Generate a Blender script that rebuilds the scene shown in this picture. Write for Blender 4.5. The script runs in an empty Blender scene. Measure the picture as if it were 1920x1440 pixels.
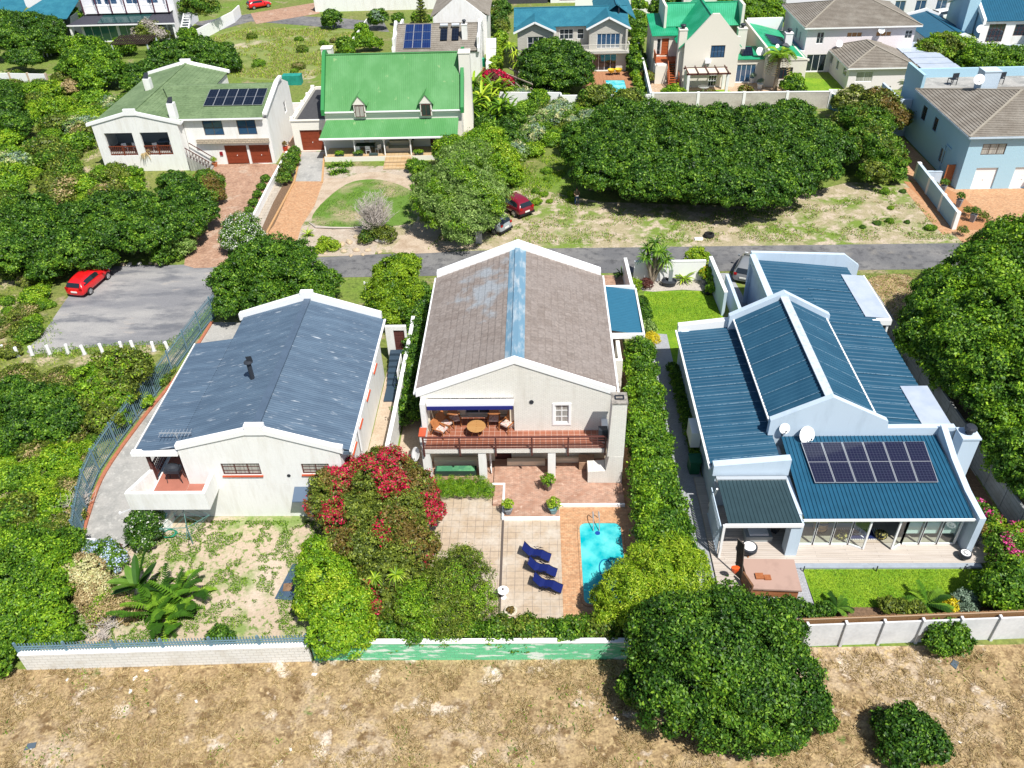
import bpy, math, random
import numpy as np
from mathutils import Vector, Matrix, noise
S = bpy.context.scene
COL = S.collection
R = math.radians
# ---------------------------------------------------------------- camera, sky, sun
CAMH = 34.0
FOC = 1553.0
_D = np.array([70., 2030., FOC]); _D /= np.linalg.norm(_D)
_Y = np.array([40., -1187., FOC]); _Y -= _Y @ _D * _D; _Y /= np.linalg.norm(_Y)
_U = -_D
_X = np.cross(_Y, _U)
if _X[0] < 0: _X = -_X
_M = np.array([_X, _Y, _U])          # world axes seen by the camera (right, down, forward)
cd = bpy.data.cameras.new('camera'); cam = bpy.data.objects.new('camera', cd); COL.objects.link(cam)
cd.sensor_width = 36; cd.lens = 36 * FOC / 1920; cd.clip_end = 900; cd.clip_start = .5
_r, _d, _f = _M[:, 0], _M[:, 1], _M[:, 2]
cam.matrix_world = Matrix(((_r[0], -_d[0], -_f[0], 0), (_r[1], -_d[1], -_f[1], 0), (_r[2], -_d[2], -_f[2], CAMH), (0, 0, 0, 1)))
S.camera = cam
S.render.resolution_x = 1024; S.render.resolution_y = 768
SUN = Vector((.36, -.5, 1.0)).normalized()
el = math.asin(SUN.z); az = math.atan2(SUN.x, SUN.y)
W = bpy.data.worlds.new('World'); S.world = W; W.use_nodes = True
wn = W.node_tree.nodes; bg = wn['Background']
sk = wn.new('ShaderNodeTexSky'); sk.sky_type = 'NISHITA'; sk.sun_disc = False
sk.sun_elevation = el; sk.sun_rotation = az
W.node_tree.links.new(sk.outputs[0], bg.inputs[0]); bg.inputs[1].default_value = .085
sl = bpy.data.lights.new('sun', 'SUN'); sl.energy = 5.0; sl.angle = R(.5); sl.color = (1, .965, .9)
so = bpy.data.objects.new('sun', sl); COL.objects.link(so)
so.rotation_euler = SUN.to_track_quat('Z', 'Y').to_euler()
S.view_settings.view_transform = 'Standard'; S.view_settings.look = 'None'
S.view_settings.exposure = .38; S.view_settings.gamma = 1
# ---------------------------------------------------------------- helpers
def G(px, py, h=0.):
    "where the line of sight through a pixel of the 1920x1440 photograph meets height h"
    r = _M @ np.array([px - 960., py - 720., FOC]); t = (h - CAMH) / r[2]
    return Vector((r[0] * t, r[1] * t, h))
def PJ(o):
    "photo pixel of an object's base"
    c = _M.T @ np.array([o.location.x, o.location.y, o.location.z - CAMH]); return 960 + FOC * c[0] / c[2], 720 + FOC * c[1] / c[2]
ORD = 'leftmost second third fourth fifth sixth seventh eighth ninth tenth eleventh twelfth thirteenth fourteenth fifteenth sixteenth seventeenth eighteenth nineteenth twentieth'.split()
ORD += ['twenty-' + w for w in 'first second third fourth fifth sixth seventh eighth ninth'.split()] + ['thirtieth'] + ['thirty-' + w for w in 'first second third fourth fifth'.split()]
def ordinals(objs, noun, where):
    "label look-alikes by their order across the picture"
    objs = sorted(objs, key=lambda o: PJ(o)[0])
    for i, o in enumerate(objs): o['label'] = ('%s %s %s' % (ORD[i], noun, where)) if i == 0 else ('%s %s from the left, %s' % (ORD[i], noun, where))
def GP(pts, h=0.): return [G(a, b, h) for a, b in pts]
rnd = random.Random(7)

def _nt(name):
    m = bpy.data.materials.new(name); m.use_nodes = True
    return m, m.node_tree, m.node_tree.nodes, m.node_tree.links, m.node_tree.nodes['Principled BSDF']
def c4(c): return (c[0], c[1], c[2], 1)
def ramp(n, stops):
    r = n.new('ShaderNodeValToRGB'); e = r.color_ramp.elements
    while len(e) < len(stops): e.new(.5)
    for k, (p, c) in enumerate(stops): e[k].position = p; e[k].color = c4(c)
    return r
MATS = {}
def M(name, col, rough=.8, metal=0, spot=None, var=None, bump=None, fine=None, spec=.3, brick=None, stretch=None, coat=0):
    """procedural paint/stone: var=(scale, colour2, lo, hi) blotches, fine=(scale, amount) speckle,
    bump=(scale, strength), brick=(w, h, mortar colour, mortar size, colour2, strength, mode)"""
    if name in MATS: return MATS[name]
    m, nt, n, l, b = _nt(name)
    b.inputs['Roughness'].default_value = rough; b.inputs['Metallic'].default_value = metal
    b.inputs['Specular IOR Level'].default_value = spec; b.inputs['Coat Weight'].default_value = coat
    tc = n.new('ShaderNodeTexCoord'); vec = tc.outputs['Object']
    if stretch:
        mp = n.new('ShaderNodeMapping'); mp.inputs['Scale'].default_value = stretch; l.new(vec, mp.inputs[0]); svec = mp.outputs[0]
    else: svec = vec
    rgb = n.new('ShaderNodeRGB'); rgb.outputs[0].default_value = c4(col); cur = rgb.outputs[0]
    hgt = None
    if brick:
        w, h, mc, ms, c2, st, mode = brick
        bv = vec
        if mode == 'wall':
            sx = n.new('ShaderNodeSeparateXYZ'); l.new(vec, sx.inputs[0])
            ad = n.new('ShaderNodeMath'); ad.operation = 'ADD'; l.new(sx.outputs[0], ad.inputs[0]); l.new(sx.outputs[1], ad.inputs[1])
            cb = n.new('ShaderNodeCombineXYZ'); l.new(ad.outputs[0], cb.inputs[0]); l.new(sx.outputs[2], cb.inputs[1]); bv = cb.outputs[0]
        elif mode == 'roofy':   # courses run along y, joints along the slope
            sx = n.new('ShaderNodeSeparateXYZ'); l.new(vec, sx.inputs[0])
            cb = n.new('ShaderNodeCombineXYZ'); l.new(sx.outputs[1], cb.inputs[0]); l.new(sx.outputs[0], cb.inputs[1]); bv = cb.outputs[0]
        bt = n.new('ShaderNodeTexBrick'); l.new(bv, bt.inputs['Vector'])
        bt.inputs['Color1'].default_value = c4(col); bt.inputs['Color2'].default_value = c4(c2); bt.inputs['Mortar'].default_value = c4(mc)
        bt.inputs['Scale'].default_value = 1; bt.inputs['Brick Width'].default_value = w; bt.inputs['Row Height'].default_value = h
        bt.inputs['Mortar Size'].default_value = ms; bt.inputs['Mortar Smooth'].default_value = .2
        if mode == 'grid': bt.offset = 0
        cur = bt.outputs['Color']
        if st: 
            iv = n.new('ShaderNodeMath'); iv.operation = 'SUBTRACT'; iv.inputs[0].default_value = 1; l.new(bt.outputs['Fac'], iv.inputs[1]); hgt = (iv.outputs[0], st)
    if var:
        for (sc, c2, lo, hi) in (var if isinstance(var, list) else [var]):
            nz = n.new('ShaderNodeTexNoise'); nz.inputs['Scale'].default_value = sc; nz.inputs['Detail'].default_value = 6; nz.inputs['Roughness'].default_value = .62
            l.new(svec, nz.inputs['Vector'])
            mr = n.new('ShaderNodeMapRange'); mr.inputs['From Min'].default_value = lo; mr.inputs['From Max'].default_value = hi; l.new(nz.outputs[0], mr.inputs[0])
            mx = n.new('ShaderNodeMix'); mx.data_type = 'RGBA'; l.new(mr.outputs[0], mx.inputs[0]); l.new(cur, mx.inputs[6]); mx.inputs[7].default_value = c4(c2)
            cur = mx.outputs[2]
    if spot:
        (cx, cy, rx, ry), c2, sc, lo, hi = spot
        mp = n.new('ShaderNodeMapping'); mp.inputs['Location'].default_value = (-cx / rx, -cy / ry, 0); mp.inputs['Scale'].default_value = (1 / rx, 1 / ry, 0); l.new(vec, mp.inputs[0])
        ln = n.new('ShaderNodeVectorMath'); ln.operation = 'LENGTH'; l.new(mp.outputs[0], ln.inputs[0])
        nz = n.new('ShaderNodeTexNoise'); nz.inputs['Scale'].default_value = sc; nz.inputs['Detail'].default_value = 4; l.new(vec, nz.inputs['Vector'])
        ad = n.new('ShaderNodeMath'); ad.operation = 'SUBTRACT'; l.new(nz.outputs[0], ad.inputs[0]); ml = n.new('ShaderNodeMath'); ml.operation = 'MULTIPLY'; ml.inputs[1].default_value = .3; l.new(ln.outputs['Value'], ml.inputs[0]); l.new(ml.outputs[0], ad.inputs[1])
        mr = n.new('ShaderNodeMapRange'); mr.inputs['From Min'].default_value = lo; mr.inputs['From Max'].default_value = hi; l.new(ad.outputs[0], mr.inputs[0])
        mx = n.new('ShaderNodeMix'); mx.data_type = 'RGBA'; l.new(mr.outputs[0], mx.inputs[0]); l.new(cur, mx.inputs[6]); mx.inputs[7].default_value = c4(c2); cur = mx.outputs[2]
    if fine:
        nz = n.new('ShaderNodeTexNoise'); nz.inputs['Scale'].default_value = fine[0]; nz.inputs['Detail'].default_value = 3; l.new(vec, nz.inputs['Vector'])
        mr = n.new('ShaderNodeMapRange'); mr.inputs['From Min'].default_value = .3; mr.inputs['From Max'].default_value = .7
        mr.inputs['To Min'].default_value = 1 - fine[1]; mr.inputs['To Max'].default_value = 1 + fine[1]; l.new(nz.outputs[0], mr.inputs[0])
        mx = n.new('ShaderNodeVectorMath'); mx.operation = 'MULTIPLY'; l.new(cur, mx.inputs[0]); l.new(mr.outputs[0], mx.inputs[1]); cur = mx.outputs[0]
    l.new(cur, b.inputs['Base Color'])
    if bump:
        nz = n.new('ShaderNodeTexNoise'); nz.inputs['Scale'].default_value = bump[0]; nz.inputs['Detail'].default_value = 5; l.new(svec, nz.inputs['Vector'])
        bp = n.new('ShaderNodeBump'); bp.inputs['Strength'].default_value = bump[1]; bp.inputs['Distance'].default_value = .05; l.new(nz.outputs[0], bp.inputs['Height'])
        l.new(bp.outputs[0], b.inputs['Normal'])
        if hgt:
            b2 = n.new('ShaderNodeBump'); b2.inputs['Strength'].default_value = hgt[1]; b2.inputs['Distance'].default_value = .03
            l.new(hgt[0], b2.inputs['Height']); l.new(bp.outputs[0], b2.inputs['Normal']); l.new(b2.outputs[0], b.inputs['Normal'])
    elif hgt:
        b2 = n.new('ShaderNodeBump'); b2.inputs['Strength'].default_value = hgt[1]; b2.inputs['Distance'].default_value = .03
        l.new(hgt[0], b2.inputs['Height']); l.new(b2.outputs[0], b.inputs['Normal'])
    MATS[name] = m
    return m

def leafmat(name, rough=.5, trans=.25):
    if name in MATS: return MATS[name]
    m, nt, n, l, b = _nt(name)
    at = n.new('ShaderNodeAttribute'); at.attribute_name = 'tint'; l.new(at.outputs['Color'], b.inputs['Base Color'])
    b.inputs['Roughness'].default_value = rough; b.inputs['Specular IOR Level'].default_value = .35
    if trans:
        tr = n.new('ShaderNodeBsdfTranslucent'); l.new(at.outputs['Color'], tr.inputs[0])
        mx = n.new('ShaderNodeMixShader'); mx.inputs[0].default_value = trans
        l.new(b.outputs[0], mx.inputs[1]); l.new(tr.outputs[0], mx.inputs[2]); l.new(mx.outputs[0], n['Material Output'].inputs[0])
    MATS[name] = m
    return m

def parts(name, mat, parent, rods):
    for a in rods: MB().rod(*a).build(name, mat, parent)

class MB:
    def __init__(s): s.v = []; s.f = []
    def quad(s, *p):
        k = len(s.v); s.v += [tuple(q) for q in p]; s.f.append(tuple(range(k, k + len(p)))); return s
    def box(s, x0, x1, y0, y1, z0, z1):
        k = len(s.v)
        s.v += [(x, y, z) for z in (z0, z1) for y in (y0, y1) for x in (x0, x1)]
        s.f += [tuple(k + i for i in q) for q in ((0, 2, 3, 1), (4, 5, 7, 6), (0, 1, 5, 4), (2, 6, 7, 3), (0, 4, 6, 2), (1, 3, 7, 5))]
        return s
    def prism(s, pts, vec):
        k = len(s.v); n = len(pts); vec = Vector(vec)
        P = [Vector(p) for p in pts]
        nn = Vector((0, 0, 0))
        for i in range(n): nn += P[i].cross(P[(i + 1) % n])
        if nn.dot(vec) > 0: P = P[::-1]
        s.v += [tuple(p) for p in P] + [tuple(p + vec) for p in P]
        s.f.append(tuple(range(k, k + n))); s.f.append(tuple(range(k + 2 * n - 1, k + n - 1, -1)))
        for i in range(n):
            j = (i + 1) % n; s.f.append((k + i, k + n + i, k + n + j, k + j))
        return s
    def rod(s, p0, p1, w, h=None, up=(0, 0, 1)):
        h = h or w; p0 = Vector(p0); p1 = Vector(p1); d = (p1 - p0)
        if d.length < 1e-6: return s
        d.normalize(); u = Vector(up)
        if abs(d.dot(u)) > .99: u = Vector((0, 1, 0))
        a = d.cross(u).normalized(); b = a.cross(d)
        k = len(s.v)
        for p in (p0, p1):
            for (i, j) in ((-1, -1), (1, -1), (1, 1), (-1, 1)): s.v.append(tuple(p + a * i * w / 2 + b * j * h / 2))
        s.f += [tuple(k + i for i in q) for q in ((3, 2, 1, 0), (4, 5, 6, 7), (0, 1, 5, 4), (1, 2, 6, 5), (2, 3, 7, 6), (3, 0, 4, 7))]
        return s
    def tube(s, pts, rad, n=8, cap=True):
        P = [Vector(p) for p in pts]; rr = rad if isinstance(rad, (list, tuple)) else [rad] * len(P)
        k = len(s.v)
        u = None
        for i, p in enumerate(P):
            d = (P[min(i + 1, len(P) - 1)] - P[max(i - 1, 0)]).normalized()
            if u is None: u = Vector((0, 0, 1)) if abs(d.z) < .9 else Vector((1, 0, 0))
            a = d.cross(u).normalized(); u = a.cross(d).normalized()
            for j in range(n):
                t = 2 * math.pi * j / n; s.v.append(tuple(p + (a * math.cos(t) + u * math.sin(t)) * rr[i]))
        for i in range(len(P) - 1):
            for j in range(n):
                s.f.append((k + i * n + j, k + i * n + (j + 1) % n, k + (i + 1) * n + (j + 1) % n, k + (i + 1) * n + j))
        if cap:
            s.f.append(tuple(k + j for j in range(n - 1, -1, -1))); e = k + (len(P) - 1) * n; s.f.append(tuple(e + j for j in range(n)))
        return s
    def lathe(s, c, prof, n=16, sx=1, sy=1):
        "prof: (radius, z) pairs from bottom to top"
        k = len(s.v)
        for (r, z) in prof:
            for j in range(n):
                t = 2 * math.pi * j / n; s.v.append((c[0] + r * math.cos(t) * sx, c[1] + r * math.sin(t) * sy, c[2] + z))
        for i in range(len(prof) - 1):
            for j in range(n):
                s.f.append((k + i * n + j, k + i * n + (j + 1) % n, k + (i + 1) * n + (j + 1) % n, k + (i + 1) * n + j))
        s.f.append(tuple(k + j for j in range(n - 1, -1, -1))); e = k + (len(prof) - 1) * n; s.f.append(tuple(e + j for j in range(n)))
        return s
    def sheet(s, A, B, C, D, period=.2, amp=.02, mode='corr', th=.05):
        """roof sheet A-B (eave) to D-C (ridge). corr: ribs run A->D; tile: courses run A->B, stepping up the slope"""
        A, B, C, D = map(Vector, (A, B, C, D))
        if mode == 'tile': A, B, C, D = A, D, C, B      # profile runs up the slope
        nn = (B - A).cross(D - A).normalized()
        if nn.z < 0: nn = -nn
        L = (B - A).length; N = max(1, int(L / period))
        if mode == 'corr': prof = [(0, 0), (.3, 0), (.42, 1), (.88, 1)]
        elif mode == 'seam': prof = [(0, 0), (.86, 0), (.88, 1), (.98, 1)]
        elif mode == 'wave': prof = [(0, 0), (.25, .75), (.5, 1), (.75, .75)]
        elif mode == 'flat': prof = [(0, 0)]
        else: prof = [(0, 1), (.96, 0.0)]
        ts = [((i + a) / N, z) for i in range(N) for a, z in prof] + [(1, 0)]
        k = len(s.v)
        for t, z in ts:
            s.v.append(tuple(A.lerp(B, t) + nn * amp * z)); s.v.append(tuple(D.lerp(C, t) + nn * amp * z))
        up = (B - A).cross(D - A).z > 0
        for i in range(len(ts) - 1):
            q = (k + 2 * i, k + 2 * i + 2, k + 2 * i + 3, k + 2 * i + 1); s.f.append(q if up else q[::-1])
        lo = [p - nn * th for p in (A, B, C, D)]
        s.quad(*(lo[::-1] if up else lo))
        for p, q, a, b in ((A, B, 0, 1), (B, C, 1, 2), (C, D, 2, 3), (D, A, 3, 0)):
            s.quad(*((p, lo[a], lo[b], q) if up else (q, lo[b], lo[a], p)))
        return s
    def build(s, name, mat, parent=None, smooth=False):
        off = Vector((0, 0, 0)); o = parent
        while o is not None: off += o.location; o = o.parent
        me = bpy.data.meshes.new(name)
        me.from_pydata([(a - off.x, b - off.y, c - off.z) for a, b, c in s.v], [], s.f)
        me.materials.append(mat)
        if smooth: me.polygons.foreach_set('use_smooth', [True] * len(me.polygons))
        ob = bpy.data.objects.new(name, me); COL.objects.link(ob); ob.parent = parent
        return ob

def tag(o, label=None, cat=None, group=None, kind=None):
    if label: o['label'] = label
    if cat: o['category'] = cat
    if group: o['group'] = group
    if kind: o['kind'] = kind
    return o
def thing(name, label, cat, loc=(0, 0, 0), group=None):
    o = bpy.data.objects.new(name, None); o.empty_display_size = .3; COL.objects.link(o); o.location = loc
    return tag(o, label, cat, group)
def copy_tree(o, parent=None):
    c = o.copy(); COL.objects.link(c); c.parent = parent
    for ch in list(o.children): copy_tree(ch, c)
    return c
def place(o, loc, rz=0, s=1):
    o.location = loc; o.rotation_euler = (0, 0, rz); o.scale = (s, s, s) if not isinstance(s, tuple) else s
    return o

# ---- colours
white = M('white_plaster', (.78, .78, .76), .75, var=[(1.6, (.66, .64, .59), .5, .75), (7, (.70, .69, .66), .5, .8)], stretch=(1, 1, .18), fine=(30, .03), bump=(9, .15))
brickw = M('white_painted_brick', (.74, .72, .66), .7, brick=(.24, .085, (.62, .60, .55), .012, (.76, .74, .69), .5, 'wall'), var=(1.5, (.62, .59, .53), .52, .78), stretch=(1, 1, .2), fine=(8, .04))
cream = M('cream_plaster', (.72, .64, .50), .8, fine=(20, .03))
bluewall = M('pale_blue_plaster', (.50, .60, .70), .75, fine=(25, .03), var=(1.5, (.42, .51, .60), .5, .78), stretch=(1, 1, .2))
bluewall2 = M('blue_plaster', (.36, .55, .66), .75, fine=(25, .04), bump=(12, .3))
pinkw = M('pinkish_plaster', (.76, .70, .72), .75, fine=(20, .02))
greyw = M('weatherboard_grey', (.50, .48, .43), .7, brick=(6, .18, (.36, .35, .32), .012, (.50, .48, .43), .6, 'wall'))
whitep = M('white_paint', (.82, .82, .82), .4)
darkm = M('charcoal_metal', (.03, .035, .045), .45)
brownp = M('dark_brown_paint', (.10, .035, .03), .5)
terra = M('terracotta_tile', (.30, .11, .065), .6, brick=(.33, .33, (.46, .30, .24), .014, (.26, .095, .055), .3, 'grid'), fine=(4, .1))
redsill = M('red_sill_tile', (.50, .09, .04), .5)
glass = M('window_glass', (.02, .03, .04), .04, spec=.8, coat=.4)
glassb = M('blue_window_glass', (.03, .08, .16), .05, spec=.8, coat=.4)
curtain = M('net_curtain_pane', (.45, .44, .40), .15, stretch=(9, 9, .3), var=(1.5, (.24, .24, .23), .4, .6), spec=.6, coat=.5)
wood = M('varnished_wood', (.36, .13, .05), .45, stretch=(2, 2, 14), var=(2, (.26, .08, .03), .4, .7))
garagew = M('brown_garage_door', (.22, .045, .02), .4, fine=(3, .1))
deckw = M('weathered_deck_boards', (.42, .36, .31), .75, brick=(3.2, .14, (.22, .19, .17), .008, (.50, .44, .38), .4, 'flat'), stretch=(.4, 6, 1), var=(1.4, (.52, .47, .43), .4, .75))
deckb = M('brown_deck_boards', (.36, .17, .09), .7, brick=(.14, 3.2, (.20, .09, .05), .01, (.42, .21, .11), .3, 'grid'))
stone = M('stone_cladding', (.45, .37, .28), .85, brick=(.45, .2, (.30, .25, .2), .03, (.55, .47, .36), .8, 'wall'))

def win(parent, P, s0, s1, z0, z1, nx=2, nz=1, frame=None, pane=None, sill=None, fw=.06, d0=-.14, d1=-.05, surround=None, kind='window', grille=False):
    frame = frame or whitep; pane = pane or glass
    m = MB()
    def bx(a, b, c, d, e0=d0, e1=d1):
        q = [P(a, e0, c), P(b, e0, c), P(b, e0, d), P(a, e0, d)]; m.prism(q, P(a, e1, c) - P(a, e0, c))
    bx(s0, s0 + fw, z0, z1); bx(s1 - fw, s1, z0, z1); bx(s0 + fw, s1 - fw, z0, z0 + fw); bx(s0 + fw, s1 - fw, z1 - fw, z1)
    for i in range(1, nx):
        c = s0 + (s1 - s0) * i / nx; bx(c - fw * .4, c + fw * .4, z0 + fw, z1 - fw, d0 + .01, d1 - .01)
    for i in range(1, nz):
        c = z0 + (z1 - z0) * i / nz
        bx(s0 + fw, s1 - fw, c - fw * .3, c + fw * .3, d0 + .02, d1 - .02)
    w = m.build(kind, frame, parent)
    m = MB(); q = [P(s0 + fw * .5, d0 + .045, z0 + fw * .5), P(s1 - fw * .5, d0 + .045, z0 + fw * .5), P(s1 - fw * .5, d0 + .045, z1 - fw * .5), P(s0 + fw * .5, d0 + .045, z1 - fw * .5)]
    m.prism(q, (P(0, .01, 0) - P(0, 0, 0))).build('pane', pane, w)
    if sill:
        m = MB(); m.prism([P(s0 - .06, -.05, z0 - .09), P(s1 + .06, -.05, z0 - .09), P(s1 + .06, .09, z0 - .09), P(s0 - .06, .09, z0 - .09)], (0, 0, .08)); m.build('sill', sill, w)
    if surround:
        m = MB()
        for (a, b, c, d) in ((s0 - .14, s0, z0 - .14, z1 + .14), (s1, s1 + .14, z0 - .14, z1 + .14), (s0, s1, z1, z1 + .14), (s0, s1, z0 - .14, z0)):
            m.prism([P(a, -.02, c), P(b, -.02, c), P(b, -.02, d), P(a, -.02, d)], P(a, .035, c) - P(a, -.02, c))
        m.build('surround', surround, w)
    return w
def wall(parent, p0, p1, z0, z1, mat, ops=(), th=.25, top=None, name='wall'):
    """outer face on the right of p0->p1; ops: dict(s=(s0,s1), z=(z0,z1), ...) ; top: extra polygon [(s,z)...] above"""
    p0 = Vector((p0[0], p0[1], 0)); p1 = Vector((p1[0], p1[1], 0)); d = (p1 - p0); L = d.length; d.normalize(); n = Vector((d.y, -d.x, 0))
    P = lambda s, e, z: p0 + d * s + n * e + Vector((0, 0, z))
    cuts = sorted({.006, L - .006} | {v for o in ops for v in o['s']})
    m = MB()
    for a, b in zip(cuts[:-1], cuts[1:]):
        if b - a < 1e-4: continue
        hol = sorted([o['z'] for o in ops if o['s'][0] <= a + 1e-5 and o['s'][1] >= b - 1e-5])
        z = z0
        for (h0, h1) in hol + [(z1, z1)]:
            if h0 - z > 1e-4: m.prism([P(a, -th, z), P(b, -th, z), P(b, 0, z), P(a, 0, z)], (0, 0, h0 - z))
            z = h1
    if top: m.prism([P(s, 0, z) for s, z in top], n * -th)
    w = m.build(name, mat, parent)
    for o in ops:
        k = dict(o); s = k.pop('s'); z = k.pop('z'); t = k.pop('t', 'win')
        if t == 'win': win(parent, P, s[0], s[1], z[0], z[1], **k)
        elif t == 'garage':
            mm = MB(); rows = 5; hh = (z[1] - z[0]) / rows
            for i in range(rows):
                q = [P(s[0], -.2, z[0] + i * hh), P(s[1], -.2, z[0] + i * hh), P(s[1], -.2, z[0] + (i + .93) * hh), P(s[0], -.2, z[0] + (i + .93) * hh)]
                mm.prism(q, n * .06)
            mm.prism([P(s[0], -.2, z[0]), P(s[1], -.2, z[0]), P(s[1], -.2, z[1]), P(s[0], -.2, z[1])], n * .045)
            g = mm.build('garage_door', k['mat'], parent)
            c = (s[0] + s[1]) / 2; MB().tube([P(c, -.15, z[0] + .9), P(c, -.08, z[0] + .9)], .04, 8).build('handle', whitep, g)
        elif t == 'door':
            mm = MB(); mm.prism([P(s[0], -.15, z[0]), P(s[1], -.15, z[0]), P(s[1], -.15, z[1]), P(s[0], -.15, z[1])], n * .05)
            for i in range(k.get('panels', 4)):
                h = (z[1] - z[0]) / k.get('panels', 4)
                mm.prism([P(s[0] + .1, -.1, z[0] + i * h + .05), P(s[1] - .1, -.1, z[0] + i * h + .05), P(s[1] - .1, -.1, z[0] + (i + 1) * h - .05), P(s[0] + .1, -.1, z[0] + (i + 1) * h - .05)], n * .015)
            g = mm.build('door', k['mat'], parent)
            MB().rod(P(s[1] - .12, -.06, z[0] + 1), P(s[1] - .12, -.06, z[0] + 1.14), .03).build('handle', darkm, g)
        elif t == 'open': pass
    return P
def dish(parent, c, r, aim, mat=None, mount=True, name='satellite_dish'):
    "offset dish: shallow bowl at c facing aim, with a feed arm; returned as a part"
    aim = Vector(aim).normalized(); q = aim.to_track_quat('Z', 'Y'); m = MB(); prof = [(0.02, -.13), (.4, -.11), (.75, -.05), (1, 0.02), (1.02, .0), (.75, -.08), (.4, -.14), (.02, -.16)]
    m.lathe((0, 0, 0), [(a * r, b * r * 1.2) for a, b in prof], 20)
    m.v = [tuple(q @ Vector(v) + Vector(c)) for v in m.v]
    d = m.build(name, mat or whitep, parent, True)
    a = Vector(c); e = a + aim * r * .9 + Vector((0, 0, -r * .5)); b = a - aim * .05
    m = MB(); m.rod(a + q @ Vector((0, -r * .95, 0)), e, .03); m.rod(e, e + (a - e) * .12, .09)
    if mount: m.rod(b - aim * .12, b - aim * .12 - Vector((0, 0, .55)), .05)
    m.build('arm', darkm, d)
    return d
def chimney(parent, x0, x1, y0, y1, z0, z1, mat, pot=True, name='chimney'):
    m = MB(); m.box(x0, x1, y0, y1, z0, z1); m.box(x0 - .05, x1 + .05, y0 - .05, y1 + .05, z1 + .002, z1 + .1)
    c = m.build(name, mat, parent)
    if pot:
        cx, cy = (x0 + x1) / 2, (y0 + y1) / 2; r = min(x1 - x0, y1 - y0) * .35
        MB().lathe((cx, cy, z1 + .1), [(r * .6, 0), (r * .6, .25), (r, .27), (r * 1.05, .4), (r * .8, .5), (r * .2, .53)], 12).build('cowl', darkm, c)
    return c
def solar(parent, A, B, C, D, nx, ny, halves=1, lift=.12, gridmat=None, name='solar_panel'):
    "nx by ny panels on the slope quad A,B (low edge) C,D (high edge)"
    A, B, C, D = map(Vector, (A, B, C, D)); nn = (B - A).cross(D - A).normalized()
    if nn.z < 0: nn = -nn
    gp = gridmat or pvmat
    for j in range(ny):
        for i in range(nx):
            g = .012
            P = lambda u, v: (A.lerp(B, u)).lerp(D.lerp(C, u), v) + nn * lift
            u0, u1, v0, v1 = (i + g) / nx, (i + 1 - g) / nx, (j + g) / ny, (j + 1 - g) / ny
            m = MB(); m.prism([P(u0, v0), P(u1, v0), P(u1, v1), P(u0, v1)], nn * .035)
            fr = m.build(name, alum, parent)
            for h in range(halves):
                w0 = v0 + (v1 - v0) * (h + .012) / halves; w1 = v0 + (v1 - v0) * (h + .988) / halves; e = (u1 - u0) * .03
                m = MB(); m.prism([P(u0 + e, w0) + nn * .036, P(u1 - e, w0) + nn * .036, P(u1 - e, w1) + nn * .036, P(u0 + e, w1) + nn * .036], nn * .006)
                m.build('cells', gp, fr)
alum = M('aluminium', (.62, .64, .66), .35, metal=.6)
pvmat = M('solar_cells', (.012, .014, .035), .12, brick=(.17, .17, (.05, .055, .085), .009, (.012, .012, .035), 0, 'grid'), spec=.6)
pvdark = M('solar_cells_black', (.006, .009, .018), .12, brick=(.34, .5, (.02, .03, .05), .012, (.006, .009, .018), 0, 'grid'), spec=.6)
# ================================================================ ROOF MATERIALS
tileC = M('weathered_roof_tiles', (.20, .165, .145), .8, var=[(.55, (.25, .215, .195), .42, .7), (3.5, (.17, .145, .13), .55, .75)], spot=((-2.1, 3.2, 2.0, 4.0), (.27, .29, .31), .9, .26, .44), fine=(6, .16),
          brick=(.33, .42, (.15, .125, .11), .012, (.26, .222, .20), .3, 'roofy'))
ridgeblue = M('blue_ridge_flashing', (.13, .24, .33), .7, var=(2.5, (.34, .40, .44), .48, .66), stretch=(1, .3, 1))
slateL = M('faded_slate_blue_sheeting', (.068, .105, .155), .6, var=[(1.1, (.10, .15, .21), .4, .7), (2.6, (.36, .40, .44), .60, .74)], stretch=(.35, 2.2, 1), spec=.25)
blueR = M('blue_box_rib_sheeting', (.017, .072, .128), .5, var=[(.6, (.025, .092, .155), .4, .7), (5, (.30, .38, .44), .70, .75)], spec=.22)
greenslate = M('dark_green_sheeting', (.028, .055, .065), .45, fine=(2, .06))
carportb = M('blue_carport_sheeting', (.022, .12, .20), .5, fine=(3, .05))
whitesheet = M('white_roof_sheeting', (.42, .47, .56), .5, var=(1, (.34, .40, .50), .4, .7))

# ================================================================ CENTRE HOUSE
H = thing('house', 'white painted brick two storey house with brown tiled gable roof, long balcony and brick chimney', 'house', (-1.3, 43, 0))
yw = 36.8
wall(H, (-6.6, yw), (4.05, yw), 0, 2.12, cream, ops=[
    dict(s=(1.9, 2.9), z=(1.0, 1.95), nx=2, nz=2, surround=whitep), dict(s=(3.9, 4.9), z=(0, 2.0), t='door', mat=brownp),
    dict(s=(5.4, 6.4), z=(1.0, 1.95), nx=2, nz=2, surround=whitep), dict(s=(8.0, 9.0), z=(1.0, 1.95), nx=2, nz=2, surround=whitep)])
P = wall(H, (-1.47, yw), (4.05, yw), 2.4, 5.0, brickw, ops=[dict(s=(2.35, 3.15), z=(2.95, 4.3), nx=2, nz=3, surround=whitep, pane=curtain)])
MB().prism([(-6.75, yw, 4.86), (-1.475, yw, 4.86), (-1.475, yw, 5.0), (4.05, yw, 5.0), (4.15, yw, 5.15), (-1.36, yw, 7.2), (-6.85, yw, 5.15)], (0, .25, 0)).build('gable_wall', brickw, H)
MB().tube([(-.45, yw - .04, 4.55), (-.45, yw + .02, 4.55)], .13, 12).build('vent', darkm, H)
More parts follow.
